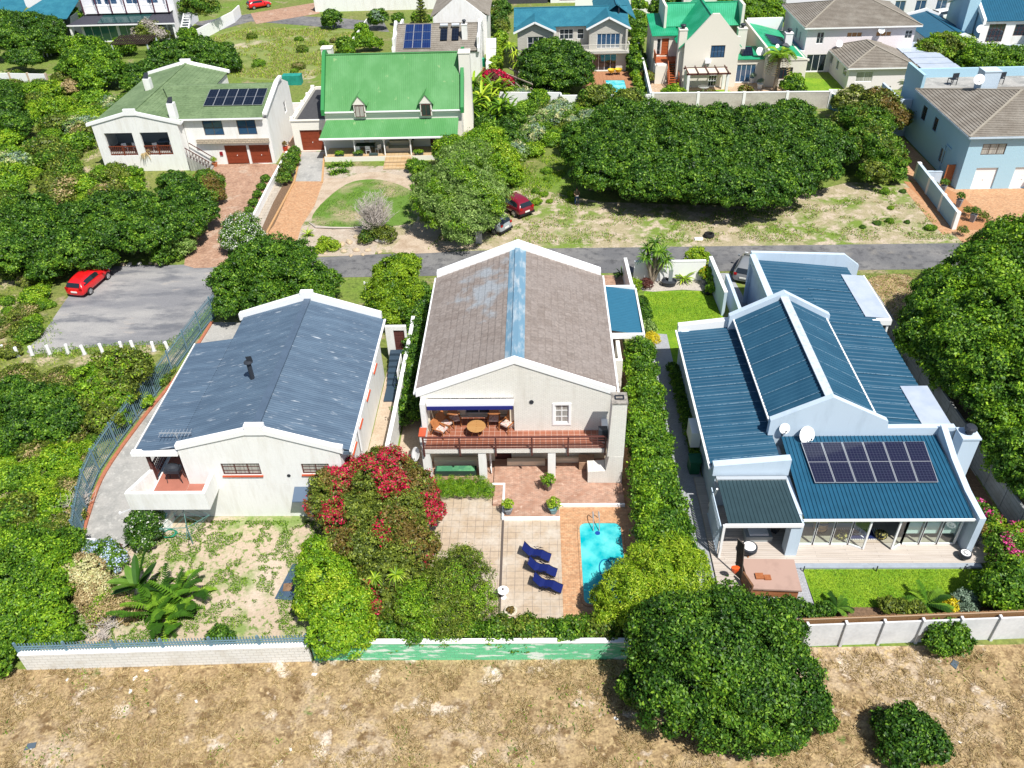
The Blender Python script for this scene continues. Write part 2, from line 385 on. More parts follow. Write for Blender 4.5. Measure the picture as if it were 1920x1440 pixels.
# recess behind the deck
wall(H, (-6.5, 38.3), (-1.72, 38.3), 2.4, 4.86, cream, ops=[dict(s=(.7, 1.75), z=(3.3, 4.6), nx=2, nz=2, surround=whitep),
    dict(s=(2.05, 3.7), z=(2.45, 4.55), nx=2, frame=alum, pane=glass), dict(s=(3.85, 4.6), z=(3.3, 4.6), nx=2, nz=2, surround=whitep)], name='recess_wall')
wall(H, (-1.47, 36.8 + .25), (-1.47, 38.3), 2.4, 4.86, cream, name='recess_wall')
wall(H, (-6.6, 38.3), (-6.6, yw), 2.4, 4.86, cream, name='recess_wall')
wall(H, (-6.6, 49.9), (-6.6, 38.31), 2.4, 5.0, brickw, ops=[dict(s=(3, 4), z=(3.2, 4.4)), dict(s=(7, 8), z=(3.2, 4.4))])
wall(H, (-6.6, 49.9), (-6.6, yw + .02), 0, 2.38, brickw)
wall(H, (4.05, yw + .01), (4.05, 49.9), 0, 5.0, brickw, ops=[dict(s=(4, 5), z=(3.2, 4.4)), dict(s=(9, 10), z=(3.2, 4.4))])
wall(H, (4.05, 50.1), (-6.6, 50.1), 0, 5.0, brickw)
MB().prism([(-6.75, 49.85, 5.0), (4.15, 49.85, 5.0), (-1.36, 49.85, 7.2)], (0, .25, 0)).build('gable_wall', brickw, H)
MB().box(-6.45, -1.75, 37.06, 38.3, 4.862, 4.95).build('soffit', whitep, H)
# roof, two slopes
zr, ze = 7.32, 5.12
r = MB(); r.sheet((-7.05, yw + .2, ze), (-7.05, 49.95, ze), (-1.36, 49.95, zr), (-1.36, yw + .2, zr), .42, .035, 'tile')
r.sheet((4.4, 49.95, ze), (4.4, yw + .2, ze), (-1.36, yw + .2, zr), (-1.36, 49.95, zr), .42, .035, 'tile'); rf = r.build('roof', tileC, H)
m = MB(); m.rod((-1.36, yw + .2, zr + .035), (-1.36, 49.9, zr + .035), .34, .10); 
for sx in (-1, 1):
    sl_ = (ze - zr) / (5.7)
    m.quad(*[(-1.36 + sx * a, y, zr + .052 + abs(a) * sl_) for a, y in ((.1, yw + .25), (.55, yw + .25), (.55, 49.9), (.1, 49.9))][::sx])
m.build('ridge_cap', ridgeblue, rf)
parts('gutter', whitep, H, [((-7.1, yw + .1, ze - .03), (-7.1, 49.9, ze - .03), .12, .1), ((4.46, yw + .1, ze - .03), (4.46, 49.9, ze - .03), .12, .1)])
# parapet copings on both gables
for y0, y1, up, nm in ((yw - .06, yw + .24, .26, 'gable_coping'), (49.86, 50.35, .42, 'gable_coping')):
    m = MB(); m.prism([(-7.0, y0, ze - .12), (-1.36, y0, zr - .05), (4.3, y0, ze - .12), (4.3, y0, ze + up), (-1.36, y0, zr + up + .05), (-7.0, y0, ze + up)], (0, y1 - y0, 0)); m.build(nm, whitep, H)
# deck
MB().box(-6.75, 3.75, 35.16, 38.28, 2.13, 2.385).build('balcony_slab', brickw, H)
MB().box(-6.6, 3.7, 35.25, 38.04, 2.386, 2.41).build('balcony_floor', terra, H)
for x in (-6.55, -3.32, .68):
    MB().box(x - .22, x + .22, 35.2, 35.62, 0, 2.13).build('pillar', white, H)
m = MB(); m.box(-6.85, -6.55, 35.5, 38.3, 2.4, 3.15); m.box(-6.75, -6.45, 36.2, 36.8, 3.15, 4.9); m.build('parapet', white, H)
MB().box(-6.9, -6.5, 35.45, 36.2, 3.152, 3.2).build('parapet_coping', redsill, H)
m = MB()
for x in (-6.6, -4.55, -2.5, -.45, 1.6, 3.7): m.rod((x, 35.08, 2.0), (x, 35.08, 3.38), .09, .09)
m.rod((-6.65, 35.08, 3.4), (3.75, 35.08, 3.4), .1, .06)
for z in (2.62, 2.81, 3.0, 3.19): m.rod((-6.6, 35.08, z), (3.7, 35.08, z), .03)
m.build('railing', brownp, H)
# retractable awning cassette and navy valance
navy = M('navy_canvas', (.015, .02, .16), .8)
aw = MB().box(-6.4, -1.45, 36.35, 36.73, 4.62, 4.84).build('awning_cassette', whitep, H)
MB().box(-6.38, -1.5, 36.3, 36.345, 4.4, 4.64).build('valance', navy, aw)
# braai chimney
c = MB(); c.prism([(2.75, 34.75, 0), (4.7, 34.7, 0), (4.7, 34.7, 2.2), (3.9, 34.72, 2.2), (3.75, 34.72, 1.1), (2.75, 34.75, 1.0)], (0, .95, 0))
c.prism([(3.8, 34.72, 2.2), (4.72, 34.72, 2.2), (4.72, 34.72, 6.0), (3.92, 34.72, 6.0)], (0, .9, 0)); c = c.build('chimney', brickw, H)
MB().box(3.88, 4.76, 34.68, 35.66, 6.001, 6.08).build('chimney_cap', M('soot_stained_cap', (.35, .32, .28), .9, var=(4, (.12, .11, .1), .4, .7)), c)
m = MB(); m.rod((4.1, 35.0, 6.14), (4.55, 35.0, 6.14), .05); m.rod((4.1, 35.3, 6.14), (4.55, 35.3, 6.14), .05); m.rod((4.1, 35.0, 6.14), (4.1, 35.3, 6.14), .05); m.rod((4.55, 35.0, 6.14), (4.55, 35.3, 6.14), .05); m.build('spark_guard', darkm, c)
MB().box(3.55, 3.9, 35.64, 36.76, 2.41, 3.3).build('side_parapet', white, H)
b = MB().box(3.3, 3.8, 35.25, 35.64, 2.9, 3.7).build('braai_opening', darkm, H)
MB().box(2.3, 3.2, 35.8, 36.5, 0, .75).build('brick_bench', M('bench_brick', (.35, .22, .14), .8, fine=(8, .2)), H)
for q in ((-6.3, -3.6, 36.2, 36.5, 0, .62), (-1.95, .3, 36.2, 36.5, 0, .5), (.95, 2.9, 36.45, 36.6, 0, .5)): MB().box(*q).build('low_wall', cream, H)
# carport and back porch on the right
cp = MB().sheet((6.95, 46.35, 2.62), (6.95, 52.0, 2.72), (4.42, 52.0, 3.1), (4.42, 46.35, 3.1), .2, .025, 'wave').build('carport_roof', carportb, H)
m = MB(); m.box(4.45, 7.0, 46.1, 46.33, 2.45, 2.78); m.box(6.97, 7.1, 46.1, 52.1, 2.55, 2.8); m.box(4.4, 7.0, 52.02, 52.2, 2.7, 3.0); m.build('fascia', whitep, cp)
for y in (46.5, 51.8): MB().rod((6.9, y, 0), (6.9, y, 2.55), .12).build('post', whitep, cp)
wall(H, (4.3, 43.4), (5.4, 43.4), 0, 2.6, brickw, name='porch_wall')
wall(H, (5.4, 43.4), (5.4, 46.0), 0, 2.4, brickw, name='porch_wall', ops=[dict(s=(.8, 1.6), z=(0, 2.05), t='door', mat=brownp)])
dish(H, (-7.25, 35.7, 1.6), .42, (-.8, -.5, .5))

# ================================================================ LEFT HOUSE
H = thing('house', 'white house with faded slate blue metal roof, flue pipe and red floored corner veranda', 'house', (-15, 38, 0))
y0 = 32.35
L1 = white
wall(H, (-20.9, y0), (-10.75, y0), 0, 2.45, L1, ops=[dict(s=(8.4, 9.9), z=(0, 2.05), t='door', mat=M('red_door', (.35, .04, .04), .5))])
wall(H, (-20.9, 44.5), (-20.9, y0), 0, 2.45, L1, ops=[dict(s=(4, 5.2), z=(.9, 2), nx=2), dict(s=(8, 9), z=(0, 2.05), t='door', mat=brownp)])
win_ = dict(frame=brownp, sill=redsill, pane=curtain)
P = wall(H, (-19.2, y0), (-10.6, y0), 2.46, 4.75, L1, ops=[dict(s=(2.05, 4.15), z=(3.2, 4.05), nx=3, nz=3, **win_), dict(s=(6.4, 7.9), z=(3.25, 4.0), nx=2, nz=3, **win_)],
         top=[(0, 4.75), (8.6, 4.75), (8.65, 4.85), (4.35, 6.3), (0, 5.1)])
MB().tube([(-13.6, y0 - .03, 3.15), (-13.6, y0 + .02, 3.15)], .1, 12).build('vent', darkm, H)
wall(H, (-19.2, 35.6), (-19.2, y0 + .25), 2.46, 4.9, L1, name='veranda_wall')
wall(H, (-21.1, 35.6), (-19.2, 35.6), 2.46, 4.9, L1, name='veranda_wall', ops=[dict(s=(.5, 1.5), z=(2.5, 4.6), t='door', mat=brownp)])
wall(H, (-21.1, 42.5), (-21.1, 35.61), 2.46, 4.85, L1, ops=[dict(s=(2, 3.4), z=(3.3, 4.4), nx=3, **win_), dict(s=(5, 6), z=(3.3, 4.4), nx=2, **win_)])
wall(H, (-10.6, y0 + .01), (-10.6, 45.1), 0, 4.75, L1, ops=[dict(s=(2.3, 3.3), z=(2.6, 3.9), nx=2, nz=3, **win_), dict(s=(4.6, 5.4), z=(2.6, 3.9), nx=2, nz=3, **win_),
     dict(s=(7.2, 8.2), z=(2.6, 3.9), nx=2, nz=3, **win_), dict(s=(10, 11), z=(2.6, 3.9), nx=2, nz=3, **win_)])
wall(H, (-10.6, 45.3), (-19.1, 45.3), 0, 4.9, L1, top=[(0, 4.9), (8.5, 4.9), (4.2, 6.4)])
wall(H, (-19.1, 45.3), (-19.1, 42.5), 0, 4.9, L1); wall(H, (-19.1, 42.5), (-21.1, 42.5), 0, 4.9, L1)
ys, yb, yb2 = y0 + .1, 45.1, 42.6
xr, zr = -14.78, 6.45
r = MB()
r.sheet((-10.05, yb, 4.88), (-10.05, ys, 4.88), (xr, ys, zr), (xr, yb, zr), .17, .022, 'wave')
r.sheet((-19.2, ys, 5.16), (-19.2, yb, 5.16), (xr, yb, zr), (xr, ys, zr), .17, .022, 'wave')
r.sheet((-21.6, ys, 4.85), (-21.6, yb2, 4.85), (-19.2, yb2, 5.175), (-19.2, ys, 5.175), .17, .022, 'wave')
rf = r.build('roof', slateL, H)
m = MB(); m.rod((xr, ys, zr + .035), (xr, yb, zr + .035), .42, .07); m.build('ridge_cap', M('slate_ridge_cap', (.075, .11, .16), .5, fine=(3, .1)), rf)
m = MB(); m.rod((-9.98, ys - .1, 4.86), (-9.98, yb, 4.86), .13, .1); m.build('gutter', whitep, H)
m = MB(); m.rod((-21.68, ys - .1, 4.82), (-21.68, yb2, 4.82), .07, .09); m.build('gutter', whitep, H)
MB().box(-10.55, -10.1, ys, yb, 4.55, 4.75).build('soffit', M('slate_paint', (.10, .14, .19), .6), H)
# front gable coping with stepped peak
m = MB(); yy = y0 - .08
m.prism([(-19.25, yy, 5.1), (-15.3, yy, 6.12), (-15.3, yy, 6.42), (-19.25, yy, 5.42)], (0, .34, 0))
m.prism([(-15.3, yy, 6.1), (-14.3, yy, 6.1), (-14.3, yy, 6.72), (-15.3, yy, 6.72)], (0, .34, 0))
m.prism([(-14.3, yy, 6.12), (-10.9, yy, 4.95), (-10.4, yy, 4.75), (-10.4, yy, 5.15), (-10.9, yy, 5.26), (-14.3, yy, 6.42)], (0, .34, 0))
m.box(-21.75, -19.25, yy - .02, yy + .3, 4.68, 4.92); m.build('gable_coping', whitep, H)
m = MB(); yy = yb
m.prism([(-19.5, yy, 4.9), (-15.2, yy, 6.3), (-15.2, yy, 6.75), (-19.5, yy, 5.4)], (0, .34, 0))
m.prism([(-15.2, yy, 6.3), (-14.4, yy, 6.3), (-14.4, yy, 7.0), (-15.2, yy, 7.0)], (0, .34, 0))
m.prism([(-14.4, yy, 6.3), (-10.2, yy, 4.85), (-10.2, yy, 5.3), (-14.4, yy, 6.75)], (0, .34, 0)); m.build('gable_coping', whitep, H)
# flue
fx, fy = -16.3, 37.3
fl = MB().tube([(fx, fy, 5.8), (fx, fy, 7.05)], .13, 10).build('flue_pipe', darkm, H)
MB().lathe((fx, fy, 7.05), [(.13, 0), (.26, .1), (.26, .14), (.1, .2)], 10).build('cowl', darkm, fl)
m = MB(); m.quad((fx - .05, fy, 7.2), (fx + .3, fy - .02, 7.25), (fx + .26, fy - .02, 7.6), (fx - .1, fy, 7.55)); m.rod((fx, fy, 7.2), (fx, fy, 7.5), .04); m.build('wind_vane', darkm, fl)
# aerial
m = MB(); m.rod((-19.35, 33.0, 4.9), (-19.35, 33.0, 5.65), .05); m.rod((-20.3, 33.1, 5.6), (-18.5, 33.0, 5.68), .04)
for i in range(9): x = -20.2 + i * .2; m.rod((x, 32.75, 5.61 + i * .008), (x, 33.35, 5.61 + i * .008), .02)
m.build('aerial', alum, H)
# corner veranda and balcony
redfl = M('red_polished_floor', (.36, .14, .10), .55, fine=(2, .08))
MB().box(-21.1, -17.75, 30.95, 35.35, 2.3, 2.56).build('balcony_slab', L1, H)
MB().box(-21.0, -19.22, 31.15, 35.3, 2.561, 2.585).build('veranda_floor', redfl, H)
MB().box(-19.2, -17.95, 31.15, y0 - .02, 2.561, 2.585).build('veranda_floor', redfl, H)
m = MB(); t = .2
m.box(-21.95, -17.65, 30.75, 30.75 + t, 2.2, 3.4); m.box(-17.85, -17.65, 30.75 + t, y0 - .03, 2.2, 3.4)
m.prism([(-21.95, 30.75 + t, 2.2), (-21.75, 30.75 + t, 2.2), (-21.1, 32.6, 2.2), (-21.3, 32.6, 2.2)], (0, 0, 1.2))
m.prism([(-21.9, 30.8, 2.19), (-17.7, 30.8, 2.19), (-17.7, y0 - .04, 2.19), (-21.1, y0 - .04, 2.19)], (0, 0, .12)); m.build('balcony_parapet', white, H)
m = MB(); m.rod((-21.15, 32.7, 2.56), (-21.15, 32.7, 4.7), .16)
m.rod((-21.15, 32.8, 3.62), (-21.15, 35.5, 3.62), .08, .06); m.rod((-21.15, 32.8, 2.75), (-21.15, 35.5, 2.75), .06)
for i in range(16): m.rod((-21.15, 32.95 + i * .165, 2.75), (-21.15, 32.95 + i * .165, 3.6), .045)
m.build('veranda_railing', brownp, H)
# awning over the ground floor door, steps, downpipe
MB().prism([(-13.45, 31.5, 1.95), (-10.9, 31.5, 1.95), (-10.9, y0 - .01, 2.25), (-13.45, y0 - .01, 2.25)], (0, 0, .06)).build('door_canopy', M('slate_canopy', (.09, .13, .19), .5), H)
m = MB(); m.rod((-22.0, 31.1, 2.0), (-22.9, 31.2, 1.5), .05); m.rod((-22.9, 31.2, 1.5), (-23.0, 31.2, 1.5), .12); m.build('clothes_bracket', whitep, H)
wall(H, (-10.55, 47.2), (-9.1, 47.2), 0, 2.9, white, name='entrance_wall', ops=[dict(s=(.55, 1.3), z=(.6, 2.6), t='door', mat=brownp)])
m = MB()
for i in range(6): m.box(-10.3, -9.0, 46.9 - .45 * (i + 1), 46.9 - .45 * i, 0, 1.2 - .19 * i)
m.box(-10.3, -9.0, 42.6, 44.2, 0, .12)
m.build('steps', M('dark_blue_steps', (.035, .06, .09), .6), H)
m = MB()
for i in range(10): m.rod((-9.3, 43.4 + i * .22, 1.0), (-9.3, 43.4 + i * .22, 1.9 + .0), .03)
m.rod((-9.3, 43.4, 1.9), (-9.3, 45.4, 1.9), .05); m.rod((-9.3, 43.4, 1.0), (-9.3, 45.4, 1.0), .05)
for y in (43.4, 45.4): m.rod((-9.3, y, 0), (-9.3, y, 1.9), .05)
m.build('gate', whitep, H)
MB().rod((-10.45, 36.1, .1), (-10.45, 36.1, 4.7), .08).build('downpipe', whitep, H)

# ================================================================ RIGHT HOUSE
H = thing('house', 'sprawling pale blue house with deep blue ribbed roofs, solar panels and glazed sunroom', 'house', (16, 40, 0))
B = bluewall
# low left wing
wall(H, (9.5, 46.3), (9.5, 32.9), 0, 2.75, B, ops=[dict(s=(1.2, 2.4), z=(1.2, 2.3), nx=2, nz=2), dict(s=(5.6, 6.4), z=(1.4, 2.2), nx=1), dict(s=(8.2, 9.4), z=(1.0, 2.3), nx=2, nz=2)])
wall(H, (9.5, 32.9), (13.2, 32.9), 0, 2.7, B, ops=[dict(s=(1.2, 3.2), z=(.2, 2.3), nx=3, pane=glass)])
wall(H, (13.2, 46.45), (9.5, 46.45), 0, 2.9, B)
MB().sheet((9.25, 46.3, 2.82), (9.25, 33.15, 2.92), (12.95, 33.15, 3.3), (12.95, 46.3, 3.2), .3, .04, 'corr').build('left_wing_roof', blueR, H)
lapm = M('roof_lap_highlight', (.16, .26, .34), .6, var=(9, (.04, .12, .2), .45, .6))  # pale strips stand in for highlights along the sheet laps, painted as colour
def laps(q):
    for a, b in q: MB().rod(a, b, .05, .012).build('sheet_lap', lapm, H)
laps([((9.3, 33.6 + i * .93, 2.955 - i * .0065), (12.9, 33.6 + i * .93, 3.345 - i * .007)) for i in range(13)])
m = MB(); m.rod((9.18, 33, 2.85), (9.18, 46.4, 2.85), .12, .12); m.build('gutter', whitep, H)
m = MB(); m.prism([(9.3, 32.7, 2.6), (13.35, 32.7, 2.6), (13.35, 32.7, 3.72), (9.3, 32.7, 3.3)], (0, .45, 0)); m.build('front_parapet', B, H)
m = MB(); m.prism([(9.3, 46.3, 2.8), (13.0, 46.3, 2.8), (13.0, 46.3, 3.75), (9.3, 46.3, 3.3)], (0, .4, 0)); m.build('back_parapet', whitep, H)
# middle gable
xr, zr = 15.8, 5.55; ya, yb = 35.5, 46.0
wall(H, (13.0, 46.2), (13.0, 35.3), 2.6, 3.9, B); wall(H, (18.6, 35.4), (18.6, 46.2), 2.6, 3.9, B)
r = MB(); r.sheet((12.85, yb, 3.95), (12.85, ya, 3.95), (xr, ya, zr), (xr, yb, zr), .3, .04, 'corr')
r.sheet((18.75, ya, 3.95), (18.75, yb, 3.95), (xr, yb, zr), (xr, ya, zr), .3, .04, 'corr'); rf = r.build('gable_roof', blueR, H)
laps([((12.9, 36.4 + i * 1.5, 4.02), (xr - .3, 36.4 + i * 1.5, 5.44)) for i in range(7)] + [((18.7, 36.4 + i * 1.5, 4.02), (xr + .3, 36.4 + i * 1.5, 5.44)) for i in range(7)])
m = MB(); m.rod((xr, ya, zr + .06), (xr, yb, zr + .06), .5, .07); m.build('ridge_cap', M('grey_ridge_cap', (.50, .55, .60), .5, var=(3, (.35, .42, .5), .5, .7)), rf)
parts('gutter', whitep, H, [((12.8, ya, 3.9), (12.8, yb, 3.9), .1, .1), ((18.82, ya, 3.9), (18.82, yb, 3.9), .1, .1)])
MB().prism([(13.0, 35.2, 0), (22.9, 35.2, 0), (22.9, 35.2, 3.75), (19.2, 35.2, 3.75), (19.1, 35.2, 4.25), (xr, 35.2, 5.95), (12.7, 35.2, 4.35), (12.7, 35.2, 3.3), (13.0, 35.2, 3.3)], (0, .35, 0)).build('gable_wall', B, H)
MB().prism([(12.5, 46.0, 3.0), (19.0, 46.0, 3.0), (19.0, 46.0, 4.2), (xr, 46.0, 5.95), (12.5, 46.0, 4.2)], (0, .4, 0)).build('gable_wall', B, H)
# right long mono pitch roof, widening behind the gable
r = MB(); r.sheet((22.75, 35.55, 3.05), (22.75, 54.2, 3.05), (18.85, 54.2, 3.5), (18.85, 35.55, 3.5), .42, .035, 'corr')
r.sheet((18.85, 46.42, 3.5), (18.85, 54.2, 3.5), (15.9, 54.2, 3.8), (15.9, 46.42, 3.8), .42, .035, 'corr'); r.build('long_roof', blueR, H)
laps([((22.7, 36.5 + i * 1.4, 3.1), (18.9, 36.5 + i * 1.4, 3.545)) for i in range(12)])
wall(H, (22.7, 35.4), (22.7, 54.2), 0, 3.0, B, ops=[dict(s=(3, 4.4), z=(1, 2.2)), dict(s=(8, 9.2), z=(1, 2.2)), dict(s=(13, 14.5), z=(0, 2.1), t='door', mat=whitep)])
wall(H, (15.85, 54.3), (15.85, 46.3), 0, 3.9, B)
m = MB(); m.prism([(15.6, 54.2, 0), (23.6, 54.2, 0), (23.6, 54.2, 3.2), (22.4, 54.2, 4.1), (15.6, 54.2, 4.4)], (0, .3, 0)); m.prism([(15.5, 46.4, 3.7), (15.5, 54.25, 3.7), (15.5, 54.25, 4.25), (15.5, 46.4, 4.1)], (.38, 0, 0)); m.build('back_parapet', B, H)
MB().tube([(15.84, 50.2, 1.9), (15.76, 50.2, 1.9)], .4, 16).build('wall_ornament', darkm, H)
# carport on the far right
cp = MB().sheet((23.55, 47.3, 3.0), (23.55, 52.9, 3.0), (22.8, 52.9, 3.06), (22.8, 47.3, 3.06), .5, .01, 'flat').build('side_carport_roof', whitesheet, H)
m = MB(); m.box(21.7, 23.6, 47.0, 47.28, 2.7, 3.1); m.box(23.56, 23.64, 47.3, 53.0, 2.8, 3.08); m.build('fascia', whitep, cp)
MB().sheet((23.55, 47.3, 3.1), (23.55, 52.9, 3.1), (21.9, 52.9, 3.24), (21.9, 47.3, 3.24), .5, .01, 'flat', th=.04).build('canopy_sheet', whitesheet, cp)
for y in (47.15, 52.8): MB().rod((23.45, y, 0), (23.45, y, 2.7), .12).build('post', whitep, cp)
MB().box(21.5, 23.1, 35.9, 39.6, 3.2, 3.28).build('side_canopy', whitesheet, H)
# sunroom
xa, xb = 13.45, 22.1; yf = 30.0
m = MB(); m.sheet((xa, 29.55, 2.52), (xb - .2, 29.55, 2.52), (xb - .2, 35.15, 3.25), (xa, 35.15, 3.25), .21, .045, 'seam'); rf = m.build('sunroom_roof', M('blue_seam_sheeting', (.013, .082, .148), .5, spec=.25, fine=(1.5, .1)), H)
sl_ = lambda y: 2.52 + (y - 29.55) * .1304
A = [(14.45, 31.75), (20.85, 31.75), (21.05, 34.6), (14.35, 34.6)]
solar(H, *[(x, y, sl_(y)) for x, y in A], 6, 1, halves=2, lift=.13)
m = MB(); m.box(xa - .1, xb, 29.44, 29.54, 2.47, 2.58); m.build('sunroom_fascia', whitep, H)
m = MB(); m.prism([(22.0, 29.3, 0), (22.0, 35.2, 0), (22.0, 35.2, 4.0), (22.0, 33.2, 3.3), (22.0, 31.2, 2.9), (22.0, 29.3, 2.8)], (.32, 0, 0)); m.build('sunroom_side_wall', B, H)
m = MB(); m.box(12.75, 13.35, 29.25, 29.9, 0, 2.5); m.build('pier', B, H)
wall(H, (13.2, 35.2), (13.2, 29.95), 0, 2.5, B)
# glazed front: fixed bays with two open leaves and a gap between them
n = 9; x = xa; bw = (xb - .35 - xa) / n
def bay(x0, x1, y=yf, dx=0, dy=0, nm='glass_panel', mat=None):
    a = Vector((x0, y, .2)); b = Vector((x1 + dx, y + dy, .2)); u = Vector((0, 0, 2.26)); d = (b - a).normalized(); m = MB()
    w = .09
    m.rod(a, a + u, w); m.rod(b, b + u, w); m.rod(a + d * w / 2, b - d * w / 2, .07, .1); m.rod(a + u + d * w / 2, b + u - d * w / 2, .07, .1)
    g = m.build(nm, whitep, H); MB().quad(a + d * .04, b - d * .04, b - d * .04 + u, a + d * .04 + u).build('pane', mat or clearglass, g)
def mk_clear():
    m, nt, nn, l, b = _nt('clear_glass'); b.inputs['Base Color'].default_value = (.55, .7, .68, 1); b.inputs['Roughness'].default_value = .03; b.inputs['Transmission Weight'].default_value = 0
    tr = nn.new('ShaderNodeBsdfTransparent'); tr.inputs[0].default_value = (.86, .95, .93, 1); gl = nn.new('ShaderNodeBsdfGlossy'); gl.inputs['Roughness'].default_value = .03
    mx = nn.new('ShaderNodeMixShader'); mx.inputs[0].default_value = .14; l.new(tr.outputs[0], mx.inputs[1]); l.new(gl.outputs[0], mx.inputs[2]); l.new(mx.outputs[0], nn['Material Output'].inputs[0]); return m
clearglass = mk_clear()
for i in range(n):
    if i in (3, 4, 5): continue
    bay(x + i * bw, x + (i + 1) * bw - .02)
bay(x + 3 * bw, x + 3.75 * bw, dy=-.35, nm='open_glass_door'); bay(x + 5.35 * bw, x + 6 * bw, y=yf - .35, dy=.35, nm='open_glass_door')
for i in (6, 7, 8):
    MB().box(x + i * bw + .08, x + (i + 1) * bw - .1, yf + .12, yf + .14, .85, 2.3).build('roller_blind', M('pale_roller_blind', (.62, .72, .67), .8), H)
MB().box(xa, xb, yf + .1, 35.1, .01, .17).build('sunroom_floor', M('sunroom_floor_tiles', (.42, .36, .28), .5, brick=(.9, .3, (.30, .25, .2), .01, (.46, .40, .33), .2, 'grid')), H)
# dark lean-to by the sunroom
m = MB().sheet((9.55, 29.35, 2.5), (13.25, 29.3, 2.5), (13.1, 32.3, 2.66), (9.5, 32.3, 2.66), .2, .03, 'seam').build('lean_to_roof', greenslate, H)
MB().box(9.45, 13.2, 32.3, 32.55, 2.5, 2.72).build('flashing', alum, m)
MB().box(9.35, 13.3, 29.15, 29.28, 2.36, 2.54).build('fascia', whitep, m)
MB().rod((9.32, 29.2, 0), (9.32, 29.2, 2.5), .13).build('post', whitep, m)
m = MB()
for i in range(14): m.rod((9.22, 29.4 + i * .2, .25), (9.22, 29.4 + i * .2, 2.2), .03, .12)
m.rod((9.22, 29.3, .25), (9.22, 32.2, .25), .05); m.rod((9.22, 29.3, 2.2), (9.22, 32.2, 2.2), .05); m.build('louvre_screen', bluewall, H)
MB().rod((9.4, 32.8, .2), (9.35, 31.6, 2.7), .09).build('downpipe', whitep, H)
chimney(H, 22.75, 23.65, 34.0, 34.9, 0, 3.9, B)
dish(H, (14.75, 34.9, 3.55), .5, (.35, -.75, .5)); dish(H, (13.5, 35.05, 3.9), .3, (.1, -.8, .45))
MB().box(8.9, 9.45, 36.9, 38.3, .9, 2.0).build('water_heater_cabinet', whitep, H)
# side wall bits on the street side
m = MB(); m.box(14.35, 14.6, 49.2, 55.8, 0, 1.7); m.build('garden_wall', B, H)
MB().box(14.6, 15.8, 50.9, 51.05, 0, 1.7).build('white_gate', whitep, H)
MB().box(23.3, 23.45, 54.5, 58.0, 0, 1.7).build('side_gate', darkm, H)
# ================================================================ GROUND
def zone(name, pts, mat, z, px=True, sub=None):
    P3 = GP(pts, z) if px else [Vector((a, b, z)) for a, b in pts]
    m = MB(); n = Vector((0, 0, 0))
    for i in range(len(P3)): n += P3[i].cross(P3[(i + 1) % len(P3)])
    if n.z < 0: P3 = P3[::-1]
    m.quad(*P3); o = m.build(name, mat); o['kind'] = 'structure'; return o
def smooth(pts, k=4, closed=True):
    "Catmull-Rom through pixel or world points"
    out = []; n = len(pts)
    for i in range(n if closed else n - 1):
        p = [Vector(pts[(i + j) % n] if closed else pts[min(max(i + j, 0), n - 1)]) for j in (-1, 0, 1, 2)]
        for t in range(k):
            u = t / k
            out.append(tuple(.5 * ((2 * p[1]) + (p[2] - p[0]) * u + (2 * p[0] - 5 * p[1] + 4 * p[2] - p[3]) * u * u + (3 * p[1] - p[0] - 3 * p[2] + p[3]) * u ** 3)))
    if not closed: out.append(tuple(pts[-1]))
    return out
gbase = M('rough_grass_ground', (.17, .19, .05), .95, var=[(.10, (.14, .22, .03), .42, .6), (.35, (.30, .24, .15), .56, .66), (2.2, (.07, .11, .02), .5, .7)], fine=(5, .25), bump=(3, .6))
gscrub = M('scrub_soil', (.18, .20, .05), .95, var=[(.3, (.42, .34, .23), .50, .58), (2, (.07, .10, .02), .5, .7)], fine=(5, .25), bump=(3, .6))
dry = M('dry_grass_soil', (.33, .235, .125), .95, var=[(.2, (.44, .35, .25), .50, .62), (1.1, (.16, .10, .045), .47, .61), (3.2, (.42, .31, .16), .5, .62), (.5, (.10, .15, .03), .64, .70), (.55, (.56, .47, .37), .575, .64), (6, (.16, .10, .05), .55, .7)], fine=(9, .28), bump=(6, .9))
sand = M('pale_sand', (.46, .37, .28), .95, var=[(.8, (.36, .27, .19), .45, .65), (4, (.30, .24, .15), .58, .72)], fine=(9, .12), bump=(5, .5))
verge = M('sandy_verge', (.34, .29, .18), .95, var=[(.22, (.15, .22, .035), .46, .58), (.9, (.46, .38, .29), .48, .60), (3, (.17, .18, .06), .56, .68)], fine=(7, .2), bump=(5, .5))
asph = M('asphalt', (.13, .13, .135), .9, var=[(.25, (.20, .195, .19), .42, .62), (.12, (.24, .22, .19), .60, .68), (1.4, (.075, .075, .08), .5, .7)], fine=(14, .14), bump=(14, .3))
asphl = M('worn_pale_asphalt', (.20, .20, .21), .9, var=[(.16, (.32, .31, .30), .42, .60), (.5, (.13, .135, .15), .5, .66), (.35, (.38, .34, .30), .60, .70)], stretch=(.6, 1.6, 1), fine=(12, .12), bump=(14, .3))
brickdr = M('clay_brick_paving', (.36, .20, .13), .85, brick=(.22, .11, (.26, .19, .14), .01, (.46, .29, .20), .3, 'flat'), var=[(.9, (.26, .15, .10), .5, .7), (.5, (.46, .36, .28), .55, .72)], fine=(5, .2))
brickor = M('orange_brick_paving', (.46, .24, .12), .85, brick=(.22, .11, (.34, .2, .12), .01, (.52, .32, .18), .3, 'flat'), var=[(1.2, (.36, .2, .11), .52, .7)], fine=(5, .2))
brickpk = M('pinkish_brick_paving', (.40, .22, .15), .85, brick=(.22, .075, (.30, .2, .15), .01, (.48, .31, .23), .35, 'flat'), var=[(1.0, (.27, .14, .09), .5, .68), (2, (.55, .42, .34), .6, .75)], fine=(4, .2))
conc = M('weathered_concrete', (.36, .35, .33), .9, var=[(.6, (.24, .24, .23), .45, .65), (3, (.46, .45, .42), .55, .7)], fine=(8, .08))
